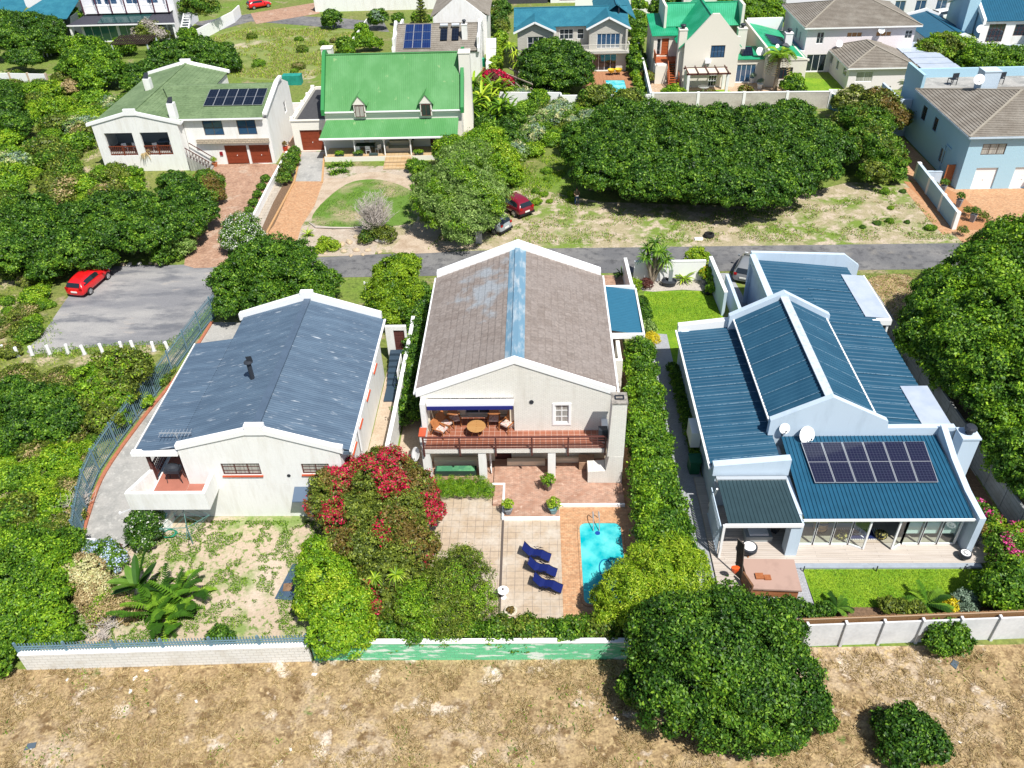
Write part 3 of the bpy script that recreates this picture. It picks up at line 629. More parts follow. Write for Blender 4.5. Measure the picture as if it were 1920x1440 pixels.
patio = M('sandstone_patio_slabs', (.40, .31, .22), .85, brick=(.45, .45, (.22, .18, .15), .014, (.44, .35, .26), .4, 'grid'), var=[(.7, (.48, .42, .35), .45, .65), (2.5, (.34, .27, .2), .58, .75)], fine=(5, .1))
greyp = M('grey_concrete_pavers', (.33, .34, .36), .85, brick=(.2, .1, (.22, .23, .25), .01, (.37, .38, .40), .3, 'flat'), fine=(5, .1))
slabg = M('blue_grey_slab', (.30, .34, .39), .8, fine=(4, .08))
lawnm = M('mown_lawn', (.13, .26, .012), .95, var=[(.7, (.22, .34, .02), .4, .62), (5, (.07, .16, .012), .5, .7)], fine=(12, .25), bump=(14, .5))
lawnr = M('thin_sandy_lawn', (.44, .35, .26), .95, var=[(.45, (.20, .27, .08), .50, .62), (3.4, (.16, .22, .06), .54, .60), (.3, (.50, .41, .32), .5, .65)], fine=(9, .12), bump=(6, .4))
redkerb = M('red_kerb', (.38, .14, .08), .8, fine=(6, .15))
soil = M('garden_soil', (.16, .10, .06), .95, fine=(8, .3), bump=(8, .6))
bark = M('orange_mulch', (.40, .19, .09), .95, fine=(14, .25), bump=(12, .5))

m = MB(); m.quad((-420, -60, 0), (420, -60, 0), (420, 560, 0), (-420, 560, 0)); g = m.build('ground', gbase); g['kind'] = 'structure'
zone('dry_lot_ground', [(-60, 5), (60, 5), (60, 24.6), (12, 23.75), (4, 23.2), (-10.8, 23.0), (-24, 22.5), (-60, 22.5)], dry, .004, px=False)
zone('scrub_ground', [(-60, 22.4), (-25.2, 22.4), (-25.6, 31), (-26.8, 36), (-26, 46), (-25.6, 50.6), (-38, 48.4), (-41, 62), (-38, 82), (-46, 82), (-46, 96), (-90, 96), (-90, 22.4)], gscrub, .004, px=False)
zone('verge_ground', [(-15, 63.2), (48, 63.2), (48, 74), (30, 76), (20, 71), (6, 72.5), (-1, 76), (-6, 73), (-15, 74)], verge, .004, px=False)
zone('verge_ground', [(-14, 62.8), (-26, 62.4), (-26.5, 81), (-22.2, 82), (-8, 82), (-8, 72), (-14, 70)], M('bare_garden_sand', (.40, .33, .26), .95, var=[(.5, (.13, .17, .04), .54, .62), (1.5, (.46, .40, .33), .5, .65)], fine=(7, .15), bump=(5, .4)), .008, px=False)
zone('road', [(-26.8, 61.9), (-13.9, 62.9), (0, 63.5), (30, 63.4), (90, 63), (90, 58.6), (14, 59.2), (-26, 59)], asph, .012, px=False)
zone('parking_lot', smooth([(345, 496), (260, 497), (196, 503), (150, 530), (118, 570), (84, 620), (50, 660), (90, 662), (160, 652), (235, 647), (310, 645), (350, 625), (385, 585), (410, 540), (440, 500), (440, 480)], 3), asphl, .016)
zone('field_ground', [(1000, 6), (0, 0)] and smooth([(400, 70), (470, 52), (600, 55), (690, 62), (640, 100), (600, 140), (560, 150), (440, 145), (400, 110)], 3), M('pale_field_grass', (.20, .24, .07), .95, var=[(.12, (.42, .36, .25), .56, .64), (.5, (.12, .17, .035), .5, .66)], fine=(5, .25), bump=(3, .5)), .004)
zone('street', [(360, 42), (470, 26), (640, 34), (720, 42), (730, 60), (600, 50), (470, 40), (400, 60)], asph, .012)
# left house plot
zone('sandy_lawn', [(-24.6, 22.7), (-10.6, 23.2), (-10.0, 32.4), (-21, 32.3), (-22.7, 30.2), (-23.3, 28.6)], lawnr, .008, px=False)
zone('concrete_path', [(-25.3, 30.2), (-22.7, 30.0), (-21.1, 32.0), (-21.1, 42.6), (-19, 42.8), (-19, 46), (-22, 52.5), (-24.9, 52.5), (-25.2, 46), (-26.4, 36), (-25.9, 32.5)], conc, .008, px=False)
m = MB(); ks = smooth([(-25.35, 30.2), (-25.9, 32.5), (-26.4, 36), (-26.0, 41), (-25.3, 46), (-25.0, 52.5)], 6, False)
for a, b in zip(ks[:-1], ks[1:]): m.rod((a[0] + .12, a[1], .05), (b[0] + .12, b[1], .05), .22, .1)
o = m.build('brick_kerb', redkerb); o['kind'] = 'structure'
zone('side_passage', [(-10.55, 31), (-9.0, 31), (-8.9, 49.8), (-10.55, 49.8)], sand, .008, px=False)
# centre plot
zone('side_path', [(-8.6, 31), (-6.6, 31.2), (-6.6, 36.8), (-6.9, 52), (-8.8, 52)], sand, .008, px=False)
zone('patio', [(-9.5, 24.0), (1.08, 24.0), (1.08, 34.8), (-6.8, 34.8), (-6.8, 33.5), (-9.5, 33)], patio, .012, px=False)
zone('pool_surround', [(1.0, 24.0), (6.2, 24.0), (6.0, 52), (4.1, 52), (4.1, 34.0), (1.0, 34.0)], brickor, .008, px=False)
o = MB().box(-2.7, 4.75, 33.05, 36.8, 0, .16); o.box(-2.02, 1.04, 32.05, 33.05, 0, .16); o = o.build('brick_terrace', brickpk); o['kind'] = 'structure'
m = MB(); m.box(-2.15, 1.08, 31.93, 32.05, 0, .2); m.box(1.08, 4.75, 32.93, 33.05, 0, .2); m.box(-2.8, -2.03, 34.6, 34.72, 0, .2); m.box(-2.15, -2.03, 32.05, 34.6, 0, .2); o = m.build('terrace_edge', whitep); o['kind'] = 'structure'
m = MB(); m.box(-2.14, -2.02, 24.2, 31.93, .0, .05); o = m.build('patio_step', M('dark_joint', (.10, .08, .07), .9)); o['kind'] = 'structure'
zone('terrace_under_balcony', [(-6.6, 34.85), (-2.72, 34.85), (-2.72, 36.8), (-6.6, 36.8)], brickpk, .016, px=False)
zone('house_paving', [(4.1, 52), (7.4, 52), (7.6, 58.8), (2, 58.8), (-6.9, 58.8), (-6.9, 52)], brickdr, .012, px=False)
# right plot
zone('side_path', [(7.6, 50.6), (9.5, 50.6), (9.5, 46.4), (9.4, 28.5), (9.9, 26.0), (10.2, 24.2), (7.6, 24.2), (7.8, 36)], greyp, .008, px=False)
o = MB().box(8.95, 23.1, 28.75, 35.2, 0, .14); o.box(8.95, 10.35, 26.9, 28.75, 0, .14); o.prism([(23.1, 28.75, 0), (24.2, 29.6, 0), (24.2, 33, 0), (23.1, 35.2, 0)], (0, 0, .136)); o = o.build('timber_deck', deckw); o['kind'] = 'structure'
o = MB().box(10.4, 22.6, 28.45, 28.75, 0, .12).build('deck_edge', slabg); o['kind'] = 'structure'
zone('hot_tub_slab', [(10.2, 24.6), (13.6, 24.6), (13.5, 28.5), (10.2, 28.5)], greyp, .012, px=False)
zone('front_lawn', [(13.5, 25.9), (23.2, 25.9), (24, 28.9), (23, 28.5), (13.5, 28.45)], lawnm, .012, px=False)
zone('flower_bed', [(10.5, 24.3), (25.3, 24.6), (25.3, 26.1), (12.9, 26.05), (12.9, 25.2), (10.5, 25.2)], soil, .016, px=False)
zone('flower_bed', [(23.6, 28), (25.3, 28), (25.1, 36), (24.3, 40), (23.8, 40)], soil, .016, px=False)
zone('back_lawn', [(7.75, 50.4), (9.3, 50.2), (9.3, 46.6), (13.2, 46.6), (13.9, 52.8), (14.2, 56.1), (8.3, 56.3)], lawnm, .012, px=False)
zone('gravel_bed', smooth([(1205, 545), (1200, 510), (1250, 515), (1335, 515), (1345, 545), (1280, 543)], 3), M('gravel', (.42, .38, .33), .95, fine=(12, .3), bump=(10, .6)), .016)
zone('paved_court', [(14.6, 51.1), (15.8, 51.1), (15.8, 55.5), (15.5, 58.9), (14.0, 58.9), (14.5, 56)], greyp, .012, px=False)
zone('side_yard', [(22.9, 35.3), (25.2, 35.3), (24.9, 54.4), (22.9, 54.4)], conc, .008, px=False)
zone('bare_patch', smooth([(1620, 530), (1700, 515), (1740, 560), (1700, 600), (1660, 610)], 3), dry, .008)
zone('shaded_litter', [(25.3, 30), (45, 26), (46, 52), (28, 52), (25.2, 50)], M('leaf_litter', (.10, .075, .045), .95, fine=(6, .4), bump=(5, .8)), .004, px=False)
# upper properties
zone('brick_driveway', smooth([(345, 497), (375, 440), (400, 385), (425, 345), (400, 318), (400, 308), (518, 308), (520, 330), (490, 370), (470, 410), (430, 450), (420, 496)], 3), brickdr, .020)
zone('footpath', [(468, 425), (520, 335), (528, 310), (540, 312), (512, 380), (490, 430)], M('path_slabs', (.38, .33, .27), .9, brick=(.9, .6, (.25, .2, .16), .02, (.42, .37, .31), .3, 'flat'), fine=(4, .1)), .012)
zone('soil_strip', [(490, 430), (512, 380), (545, 320), (560, 345), (540, 385), (508, 438)], soil, .014)
zone('concrete_driveway', [(566, 284), (610, 284), (606, 312), (604, 340), (552, 340)], conc, .016)
zone('brick_driveway', [(552, 340), (606, 340), (590, 385), (565, 425), (555, 460), (490, 455), (515, 420)], brickor, .018)
m = MB()
for a, b in ((G(552, 340, .05), G(492, 452, .05)), (G(608, 290, .05), G(604, 342, .05)), (G(563, 290, .05), G(552, 340, .05))): m.rod(a, b, .18, .12)
o = m.build('driveway_kerb', M('ochre_kerb', (.48, .28, .13), .85, fine=(6, .1))); o['kind'] = 'structure'
zone('round_lawn', smooth([(585, 415), (600, 385), (650, 345), (700, 336), (745, 345), (778, 365), (785, 395), (760, 420), (700, 425), (620, 425)], 4), M('patchy_lawn', (.11, .20, .03), .95, var=[(.25, (.34, .28, .17), .5, .62), (2, (.08, .15, .02), .5, .7)], fine=(9, .2), bump=(8, .5)), .016)
zone('sand_path', smooth([(610, 335), (640, 335), (700, 322), (770, 335), (800, 365), (830, 400), (830, 445), (775, 470), (735, 468), (760, 440), (785, 405), (782, 372), (740, 345), (690, 338), (640, 352), (600, 390), (575, 415), (590, 375)], 3), sand, .012)
zone('driveway_apron', smooth([(735, 472), (770, 430), (830, 400), (870, 430), (900, 455), (850, 470), (790, 475)], 3), sand, .020)
zone('brick_driveway', [(1787, 437), (1768, 440), (1740, 410), (1694, 352), (1735, 352), (1790, 355), (1920, 352), (1990, 352), (2050, 458), (1805, 455)], brickor, .016)
zone('mulch_bed', [(1790, 432), (1694, 340), (1755, 345), (1800, 365), (1875, 430)], bark, .020)
zone('side_passage', [(1700, 335), (1690, 255), (1790, 355), (1735, 352)], brickor, .014)
zone('timber_terrace', [(1095, 134), (1178, 134), (1190, 172), (1090, 175)], deckb, .016)
zone('paved_yard', [(1200, 180), (1385, 180), (1530, 182), (1530, 150), (1350, 150), (1200, 150)], M('yard_paving', (.42, .30, .20), .9, fine=(4, .15), var=(1, (.50, .40, .3), .5, .7)), .012)
zone('yard_lawn', [(1240, 178), (1395, 178), (1360, 168), (1240, 172)], lawnm, .016)
zone('yard_lawn', [(1505, 145), (1570, 150), (1595, 172), (1590, 182), (1510, 180)], lawnm, .016)
zone('yard_lawn', [(1060, 38), (1200, 38), (1210, 28), (1080, 28)], lawnm, .016)
zone('yard_lawn', [(1720, 8), (1790, 8), (1790, 28), (1730, 22)], lawnm, .016)
zone('street', [(1420, 70), (1495, 40), (1500, 20), (1700, 5), (1700, 20), (1520, 50), (1440, 95)], asph, .014)
zone('back_yard', [(-30, 86), (-24, 86), (-22.5, 101), (-31, 101)], brickdr, .012, px=False)
zone('driveway', [(470, 25), (590, 5), (600, 25), (480, 45)], brickdr, .018)

# ================================================================ POOLS
watm = None
def water(name, c1, c2, sc):
    m, nt, n, l, b = _nt(name)
    tc = n.new('ShaderNodeTexCoord'); v = n.new('ShaderNodeTexVoronoi'); v.feature = 'SMOOTH_F1'; v.inputs['Scale'].default_value = sc
    nz = n.new('ShaderNodeTexNoise'); nz.inputs['Scale'].default_value = sc * .8; nz.inputs['Detail'].default_value = 4; l.new(tc.outputs['Object'], nz.inputs[0])
    mr = n.new('ShaderNodeMapRange'); mr.inputs['From Min'].default_value = .38; mr.inputs['From Max'].default_value = .66; l.new(nz.outputs[0], mr.inputs[0]); mx = n.new('ShaderNodeMix'); mx.data_type = 'RGBA'; l.new(mr.outputs[0], mx.inputs[0]); mx.inputs[6].default_value = c4(c1); mx.inputs[7].default_value = c4(c2)
    l.new(mx.outputs[2], b.inputs['Base Color']); b.inputs['Roughness'].default_value = .05; b.inputs['Specular IOR Level'].default_value = .6
    n2 = n.new('ShaderNodeTexNoise'); n2.inputs['Scale'].default_value = 5; l.new(tc.outputs['Object'], n2.inputs[0])
    bp = n.new('ShaderNodeBump'); bp.inputs['Strength'].default_value = .15; bp.inputs['Distance'].default_value = .04; l.new(n2.outputs[0], bp.inputs['Height']); l.new(bp.outputs[0], b.inputs['Normal'])
    return m
def rrect(x0, x1, y0, y1, r, n=6):
    out = []
    for cx, cy, a in ((x1 - r, y1 - r, 0), (x0 + r, y1 - r, 90), (x0 + r, y0 + r, 180), (x1 - r, y0 + r, 270)):
        for i in range(n + 1): t = R(a + 90 * i / n); out.append((cx + r * math.cos(t), cy + r * math.sin(t)))
    return out
pl = thing('swimming_pool', 'turquoise rectangular swimming pool with rounded corners beside the blue loungers', 'swimming pool', (3.3, 29, 0))
rr_ = rrect(2.02, 4.5, 26.1, 31.8, .4); inn = rrect(2.14, 4.38, 26.22, 31.68, .36)
m = MB(); n = len(rr_)
for i in range(n):
    j = (i + 1) % n; m.quad((*rr_[i], .05), (*rr_[j], .05), (*inn[j], .05), (*inn[i], .05)); m.quad((*rr_[i], 0), (*rr_[j], 0), (*rr_[j], .05), (*rr_[i], .05))
m.build('coping', brickor, pl)
MB().quad(*[(x, y, .035) for x, y in inn]).build('water', water('pool_water', (.0, .36, .41), (.14, .66, .63), 1.2), pl)
m = MB(); m.lathe((3.1, 30.95, .04), [(.14, 0), (.14, .015)], 12); m.build('skimmer_lid', M('navy_plastic', (.01, .06, .3), .3), pl)
m = MB(); pts = [(3.3 + .42 * math.cos(t * .35) + .06 * t * .3, 28.4 + .7 * math.sin(t * .35), .055) for t in range(17)]; m.tube(pts, .03, 6, False); m.build('cleaner_hose', M('blue_hose', (.0, .12, .28), .5), pl)
pr = thing('pool_ladder', 'steel handrail curving into the head of the near pool', 'handrail', (3.1, 31.6, 0))
for dx in (-.22, .1): MB().tube([(3.1 + dx, 32.1, 0), (3.1 + dx, 32.05, .6), (3.1 + dx, 31.8, .78), (3.1 + dx, 31.45, .7), (3.1 + dx, 31.1, .1)], .025, 6).build('rail', alum, pr)
p2 = thing('swimming_pool', 'small bright swimming pool by a timber terrace below the teal roofed house', 'swimming pool', G(1155, 160, 0))
q = GP([(1133, 150), (1172, 150), (1178, 172), (1140, 175)], .06); m = MB(); m.quad(*q[::-1]); m.build('water', water('pool_water_bright', (.02, .48, .55), (.3, .72, .75), 1.2), p2)
m = MB(); 
for a, b in zip(q, q[1:] + q[:1]): m.rod((a.x, a.y, .05), (b.x, b.y, .05), .25, .1)
m.build('coping', deckb, p2)

# ================================================================ WALLS AND FENCES
def barrier(name, label, cat, pts, h, th, mat, cap=None, piers=None, pm=None, group=None, z0=0):
    o = thing(name, label, cat, (pts[0][0], pts[0][1], 0), group); m = MB(); c = MB(); pr_ = MB()
    for sg_, (a, b) in enumerate(zip(pts[:-1], pts[1:])):
        a = Vector((a[0], a[1], 0)); b = Vector((b[0], b[1], 0)); d = (b - a); L = d.length; d.normalize(); n = Vector((-d.y, d.x, 0)) * th / 2
        m.prism([a - n, b - n, b + n, a + n], (0, 0, h)); 
        if cap: n2 = n * 1.25; c.prism([a - n2 + Vector((0, 0, h + .002)), b - n2 + Vector((0, 0, h + .002)), b + n2 + Vector((0, 0, h + .002)), a + n2 + Vector((0, 0, h + .002))], (0, 0, .07))
        if piers:
            k = max(1, round(L / piers))
            for i in range(1 if sg_ else 0, k + 1):
                p = a + d * (L * i / k); MB().box(p.x - th * .8, p.x + th * .8, p.y - th * .8, p.y + th * .8, 0, h + .12).build('pier', pm or mat, o)
    m.build('wall', mat, o)
    if cap: c.build('coping', cap, o)
    return o
whiteb = M('white_washed_block', (.66, .65, .61), .85, brick=(.4, .2, (.52, .50, .46), .014, (.70, .69, .66), .5, 'wall'), var=(1.2, (.55, .52, .46), .5, .75))
greenb = M('flaking_green_block', (.12, .50, .26), .8, brick=(.4, .2, (.16, .42, .24), .014, (.16, .56, .30), .4, 'wall'), var=[(1.6, (.66, .72, .66), .53, .60), (5, (.7, .74, .7), .62, .68)], stretch=(.5, .5, 2.2))
lb = barrier('boundary_wall', 'white washed block wall at the foot of the left garden, carrying pale blue palisade rails', 'wall', [(-24.4, 22.55), (-10.9, 23.05)], 1.15, .2, whiteb, whitep)
gb = barrier('boundary_wall', 'block wall with flaking green paint below the pool, hung with creeper', 'wall', [(-10.75, 23.1), (6.4, 23.2)], 1.3, .2, greenb, whitep)
blsteel = M('pale_blue_steel', (.13, .22, .27), .5)
def palisade(name, label, pts, h, z0=0, step=.16, mat=None, post=2.6, lean=0):
    o = thing(name, label, 'fence', (pts[0][0], pts[0][1], 0)); m = MB(); R2 = (MB(), MB()); mat = mat or blsteel
    for a, b in zip(pts[:-1], pts[1:]):
        a = Vector((*a[:2], z0)); b = Vector((*b[:2], z0)); d = b - a; L = d.length; d.normalize(); k = max(1, int(L / step))
        for i in range(k): p = a + d * (L * (i + .5) / k); m.rod(p, p + Vector((0, 0, h)), .05, .02)
        for q, z in zip(R2, (.2, h - .25)): q.rod(a + Vector((0, 0, z)), b + Vector((0, 0, z)), .05, .05)
        MB().rod(a, a + Vector((0, 0, h + .05)), .09).build('post', mat, o)
    MB().rod(b, b + Vector((0, 0, h + .05)), .09).build('post', mat, o)
    for q in R2: q.build('rail', mat, o)
    m.build('palings', mat, o)
    return o
palisade('palisade_fence', 'pale blue palisade rails topping the white block wall of the left garden', [(-24.4 + i * 2.25, 22.62 + i * .083) for i in range(7)], .62, 1.22, .14)
fp = smooth([(-25.2, 30.3), (-26.0, 32.8), (-26.6, 36), (-26.2, 41), (-25.6, 46), (-25.2, 51), (-24.6, 54.5)], 2, False)
palisade('palisade_fence', 'tall blue steel palisade fence curving past the slate roofed house', fp, 1.9, 0, .17)
palisade('palisade_fence', 'white slatted gate fence by the road, between the round green tree and the yellow bush', [(-13.6, 56.0), (-11.8, 56.0), (-10.2, 56.0)], 1.3, 0, .15, whitep)
gr = thing('garden_gate', 'low brown slatted gate across the concrete path, left of the flowering round bush', 'gate', (-23.2, 29.6, 0))
m = MB(); [m.rod((-23.9 + i * .16, 29.7, .05), (-23.9 + i * .16, 29.7, .75), .08, .02) for i in range(9)]; m.build('slats', brownp, gr)
MB().rod((-24.0, 29.72, .6), (-22.5, 29.72, .6), .05).build('rail', brownp, gr)
barrier('garden_wall', 'short white wall stub beside the low brown gate', 'wall', [(-25.2, 29.8), (-24.0, 29.8)], .8, .25, whitep, whitep)
barrier('garden_wall', 'high white plaster wall between the left house and the middle house', 'wall', [(-8.95, 31.2), (-8.9, 38.5), (-8.95, 48.5), (-9.0, 50)], 1.9, .2, white, whitep)
barrier('garden_wall', 'white garden wall by the yellow green round tree near the road', 'wall', [(-7.4, 57.2), (-5.0, 57.2)], 1.3, .2, white, whitep)
barrier('garden_wall', 'low white retaining step at the right of the round planting bed in the left garden', 'wall', [(-21.0, 31.9), (-22.2, 30.1)], .5, .9, white)
# right front wall with piers and bamboo screen
vib = M('white_precast_panels', (.62, .63, .64), .85, var=(.8, (.52, .53, .54), .45, .7), fine=(6, .06))
fw = thing('precast_wall', 'long white precast panel wall along the dry lot on the right', 'wall', (12, 24, 0))
m = MB(); c = MB(); p_ = MB(); xs = [10.5 + 1.78 * i for i in range(10)]
for i, x in enumerate(xs[:-1]):
    yy = 23.72 + (x - 10.5) * .045; y2 = 23.72 + (xs[i + 1] - 10.5) * .045
    m.prism([(x, yy, 0), (xs[i + 1], y2, 0), (xs[i + 1], y2 + .08, 0), (x, yy + .08, 0)], (0, 0, 1.6)); MB().box(x - .06, x + .06, yy - .1, yy + .14, 0, 1.72).build('post', vib, fw)
m.build('panels', vib, fw)
bs = thing('bamboo_screen', 'brown split bamboo screen standing behind the white precast wall', 'screen', (12, 24.3, 0))
m = MB()
x = 10.6
while x < 25.6: yy = 23.95 + (x - 10.5) * .045; m.rod((x, yy, 0), (x, yy, 1.86 + rnd.uniform(-.03, .03)), .035); x += .05
m.build('canes', M('bamboo', (.30, .17, .08), .8, fine=(20, .3)), bs)
MB().rod((10.6, 23.92, 1.8), (25.6, 24.6, 1.8), .04).build('rail', M('rail_wood', (.42, .3, .2), .7), bs)
greyconc = M('grey_precast_concrete', (.27, .28, .28), .9, brick=(1.8, .3, (.18, .19, .19), .02, (.29, .30, .30), .5, 'wall'), var=(1.2, (.22, .22, .21), .45, .7))
barrier('precast_wall', 'long grey precast concrete wall down the right side of the blue roofed house', 'wall', [(25.4, 24.8), (25.4, 31), (25.2, 38), (24.9, 46), (24.7, 54.3)], 1.6, .1, greyconc, greyconc, 1.85)
barrier('garden_wall', 'white wall behind the small square lawn, facing the road', 'wall', [(7.6, 57.9), (13.2, 57.9)], 1.7, .2, whitep, whitep)
barrier('garden_wall', 'pale blue wall at the right of the small square lawn', 'wall', [(13.55, 58.0), (13.75, 52.6)], 2.0, .22, bluewall, whitep)
barrier('garden_wall', 'white wall stub between the carport and the spiky dracaena by the road', 'wall', [(6.9, 58.3), (7.05, 53.2)], 1.8, .2, whitep, whitep)
# blue house wall on the right, upper walls
barrier('boundary_wall', 'pale blue wall with piers running from the road to the blue two storey house', 'wall', [(36.0, 66.0), (36.6, 76.6)], 1.5, .22, bluewall2, bluewall, 3.4, whitep)
barrier('garden_wall', 'short pale blue wall in front of the side passage of the blue house', 'wall', [(36.6, 75.4), (38.4, 75.3)], 1.2, .18, bluewall, bluewall)
conw = M('stained_concrete_wall', (.50, .47, .42), .9, var=[(.6, (.36, .33, .29), .45, .7)], stretch=(.5, .5, 1.5), fine=(6, .08))
barrier('boundary_wall', 'long stained grey concrete wall behind the huge dark thicket', 'wall', [(13.5, 97.3), (24, 96.9), (33.8, 96.6)], 1.9, .2, conw, whitep, 5.2, whitep)
barrier('boundary_wall', 'white boundary wall below the bougainvillea and broken pergola, left of the concrete wall', 'wall', [(-4.5, 99.2), (2.8, 98.6), (2.9, 97.6), (13.3, 97.3)], 1.8, .2, whitep)
barrier('boundary_wall', 'pale blue wall running up between the small pool garden and the green roofed house', 'wall', [(13.3, 97.4), (13.7, 108), (13.9, 118)], 1.9, .2, bluewall, whitep)
barrier('boundary_wall', 'short blue patterned wall with white posts at the end of the concrete wall', 'wall', [(33.9, 96.5), (36.6, 91.5)], 1.7, .15, M('blue_render', (.10, .22, .28), .8, fine=(4, .2)), whitep, 2.6, whitep)
barrier('boundary_wall', 'white wall behind the small lawn at the right of the concrete wall', 'wall', [(34.2, 98.6), (37.4, 98.0)], 1.5, .2, whitep)
barrier('retaining_wall', 'white low wall snaking along the brick driveway of the green roofed houses', 'wall', [tuple(G(a, b, .6)[:2]) for a, b in ((461, 428), (480, 395), (500, 355), (520, 318), (538, 285))], .7, .2, whitep)
o = barrier('panel_wall', 'white panel wall with sandy piers in the scrub at the far left', 'wall', [tuple(G(a, b, .0)[:2]) for a, b in ((-40, 163), (95, 166))], 1.9, .15, whitep, None, 2.9, M('sandy_pier', (.50, .40, .30), .85))
barrier('boundary_wall', 'white wall running back beside the overgrown plot, left of the hoop house', 'wall', [tuple(G(a, b, .0)[:2]) for a, b in ((372, 78), (440, 42), (452, 30))], 1.7, .2, whitep)
barrier('boundary_wall', 'pale wall between the overgrown plot and the clipped hedges behind the green house', 'wall', [tuple(G(a, b, .0)[:2]) for a, b in ((655, 100), (690, 50))], 1.2, .2, white)
barrier('boundary_wall', 'white wall behind the bicoloured lawn beyond the teal roofed house', 'wall', [tuple(G(a, b, .0)[:2]) for a, b in ((1078, 27), (1240, 24))], 2.6, .2, whitep)
barrier('boundary_wall', 'white back wall between the two green roofed houses', 'wall', [(-31, 97.5), (-24, 97.5)], 1.6, .2, whitep)
# ================================================================ UPPER HOUSES
tileA = M('moss_green_roof_tiles', (.12, .18, .085), .75, var=[(.5, (.17, .24, .12), .42, .65), (3, (.09, .13, .06), .55, .7)], fine=(5, .15))
greenB = M('bright_green_sheeting', (.075, .24, .075), .5, var=[(.5, (.11, .29, .11), .42, .66), (1.6, (.26, .38, .17), .64, .74)], stretch=(1, .3, 1))
greenE = M('sea_green_sheeting', (.01, .26, .12), .45, var=(.6, (.03, .34, .18), .42, .66))
greentrim = M('green_trim', (.03, .22, .06), .5)
tealR = M('teal_shingles', (.018, .13, .19), .7, var=(.7, (.03, .17, .23), .42, .66), fine=(7, .14))
darkslate = M('dark_grey_shingles', (.05, .05, .065), .7, fine=(6, .15))
tileG = M('grey_brown_roof_tiles', (.20, .175, .145), .8, var=(.7, (.26, .235, .20), .42, .66), fine=(6, .15))
roofN = M('petrol_blue_sheeting', (.01, .085, .15), .5, fine=(2, .08))
screedg = M('dark_flat_roof', (.06, .06, .065), .9, fine=(3, .15))

def gable_roof(H, x0, x1, y0, y1, ze, zr, axis, mat, mode='tile', period=.4, amp=.035, rx=None, name='roof'):
    r = MB()
    if axis == 'y':
        c = rx if rx is not None else (x0 + x1) / 2
        r.sheet((x0, y0, ze), (x0, y1, ze), (c, y1, zr), (c, y0, zr), period, amp, mode); r.sheet((x1, y1, ze), (x1, y0, ze), (c, y0, zr), (c, y1, zr), period, amp, mode)
        o = r.build(name, mat, H); MB().rod((c, y0, zr + amp), (c, y1, zr + amp), .25, .07).build('ridge_cap', mat, o)
    else:
        c = rx if rx is not None else (y0 + y1) / 2
        r.sheet((x0, y0, ze), (x1, y0, ze), (x1, c, zr), (x0, c, zr), period, amp, mode); r.sheet((x1, y1, ze), (x0, y1, ze), (x0, c, zr), (x1, c, zr), period, amp, mode)
        o = r.build(name, mat, H); MB().rod((x0, c, zr + amp), (x1, c, zr + amp), .25, .07).build('ridge_cap', mat, o)
    return o
def hip_roof(H, x0, x1, y0, y1, ze, zr, mat, ra, rb, fascia=whitep, name='roof', period=.38, amp=.05):
    "ridge from point ra to rb (xy)"
    m = MB(); a = (*ra, zr); b = (*rb, zr)
    c = [(x0, y0, ze), (x1, y0, ze), (x1, y1, ze), (x0, y1, ze)]
    def tri(A, B, *top):   # courses stepped up a face, clipped by linear interpolation between its edges
        A, B = Vector(A), Vector(B); T0 = Vector(top[0]); T1 = Vector(top[-1]); N = max(2, int((T0 - A).length / period))
        nn = (B - A).cross(T0 - A).normalized(); nn = nn if nn.z > 0 else -nn
        for i in range(N):
            t0, t1 = i / N, (i + 1) / N
            p, q = A.lerp(T0, t0) + nn * amp, B.lerp(T1, t0) + nn * amp; s_, r_ = A.lerp(T0, t1), B.lerp(T1, t1)
            m.quad(p, q, r_, s_)
            m.quad(A.lerp(T0, t0) - nn * .02, B.lerp(T1, t0) - nn * .02, q, p)
    if abs(ra[0] - rb[0]) >= abs(ra[1] - rb[1]):
        tri(c[0], c[1], a, b); tri(c[1], c[2], b); tri(c[2], c[3], b, a); tri(c[3], c[0], a)
    else:
        tri(c[0], c[1], a); tri(c[1], c[2], a, b); tri(c[2], c[3], b); tri(c[3], c[0], b, a)
    m.quad(*[(p[0], p[1], ze - .05) for p in c[::-1]])
    o = m.build(name, mat, H); m = MB()
    m.rod(Vector(a) + Vector((0, 0, .04)), Vector(b) + Vector((0, 0, .04)), .22, .08)
    ends = [(c[0], a), (c[3], a), (c[1], b), (c[2], b)] if abs(ra[0] - rb[0]) >= abs(ra[1] - rb[1]) else [(c[0], a), (c[1], a), (c[2], b), (c[3], b)]
    for p, q in ends: m.rod(Vector(p) + Vector((0, 0, .06)), Vector(q) + Vector((0, 0, .04)), .2, .08)
    m.build('ridge_cap', M('pale_ridge_tiles', (.30, .27, .22), .8, fine=(5, .12)), o)
    if fascia:
        m = MB()
        for p, q in zip(c, c[1:] + c[:1]): m.rod((p[0], p[1], ze - .08), (q[0], q[1], ze - .08), .1, .16)
        m.build('fascia', fascia, o)
    return o
def box_walls(H, x0, x1, y0, y1, z0, z1, mat, f=(), r=(), l=(), b=(), th=.25):
    wall(H, (x0, y0), (x1, y0), z0, z1, mat, f, th); wall(H, (x1, y0 + .003), (x1, y1), z0, z1 - .003, mat, r, th)
    wall(H, (x1, y1), (x0, y1), z0, z1, mat, b, th); wall(H, (x0, y1), (x0, y0 + .003), z0, z1 - .003, mat, l, th)

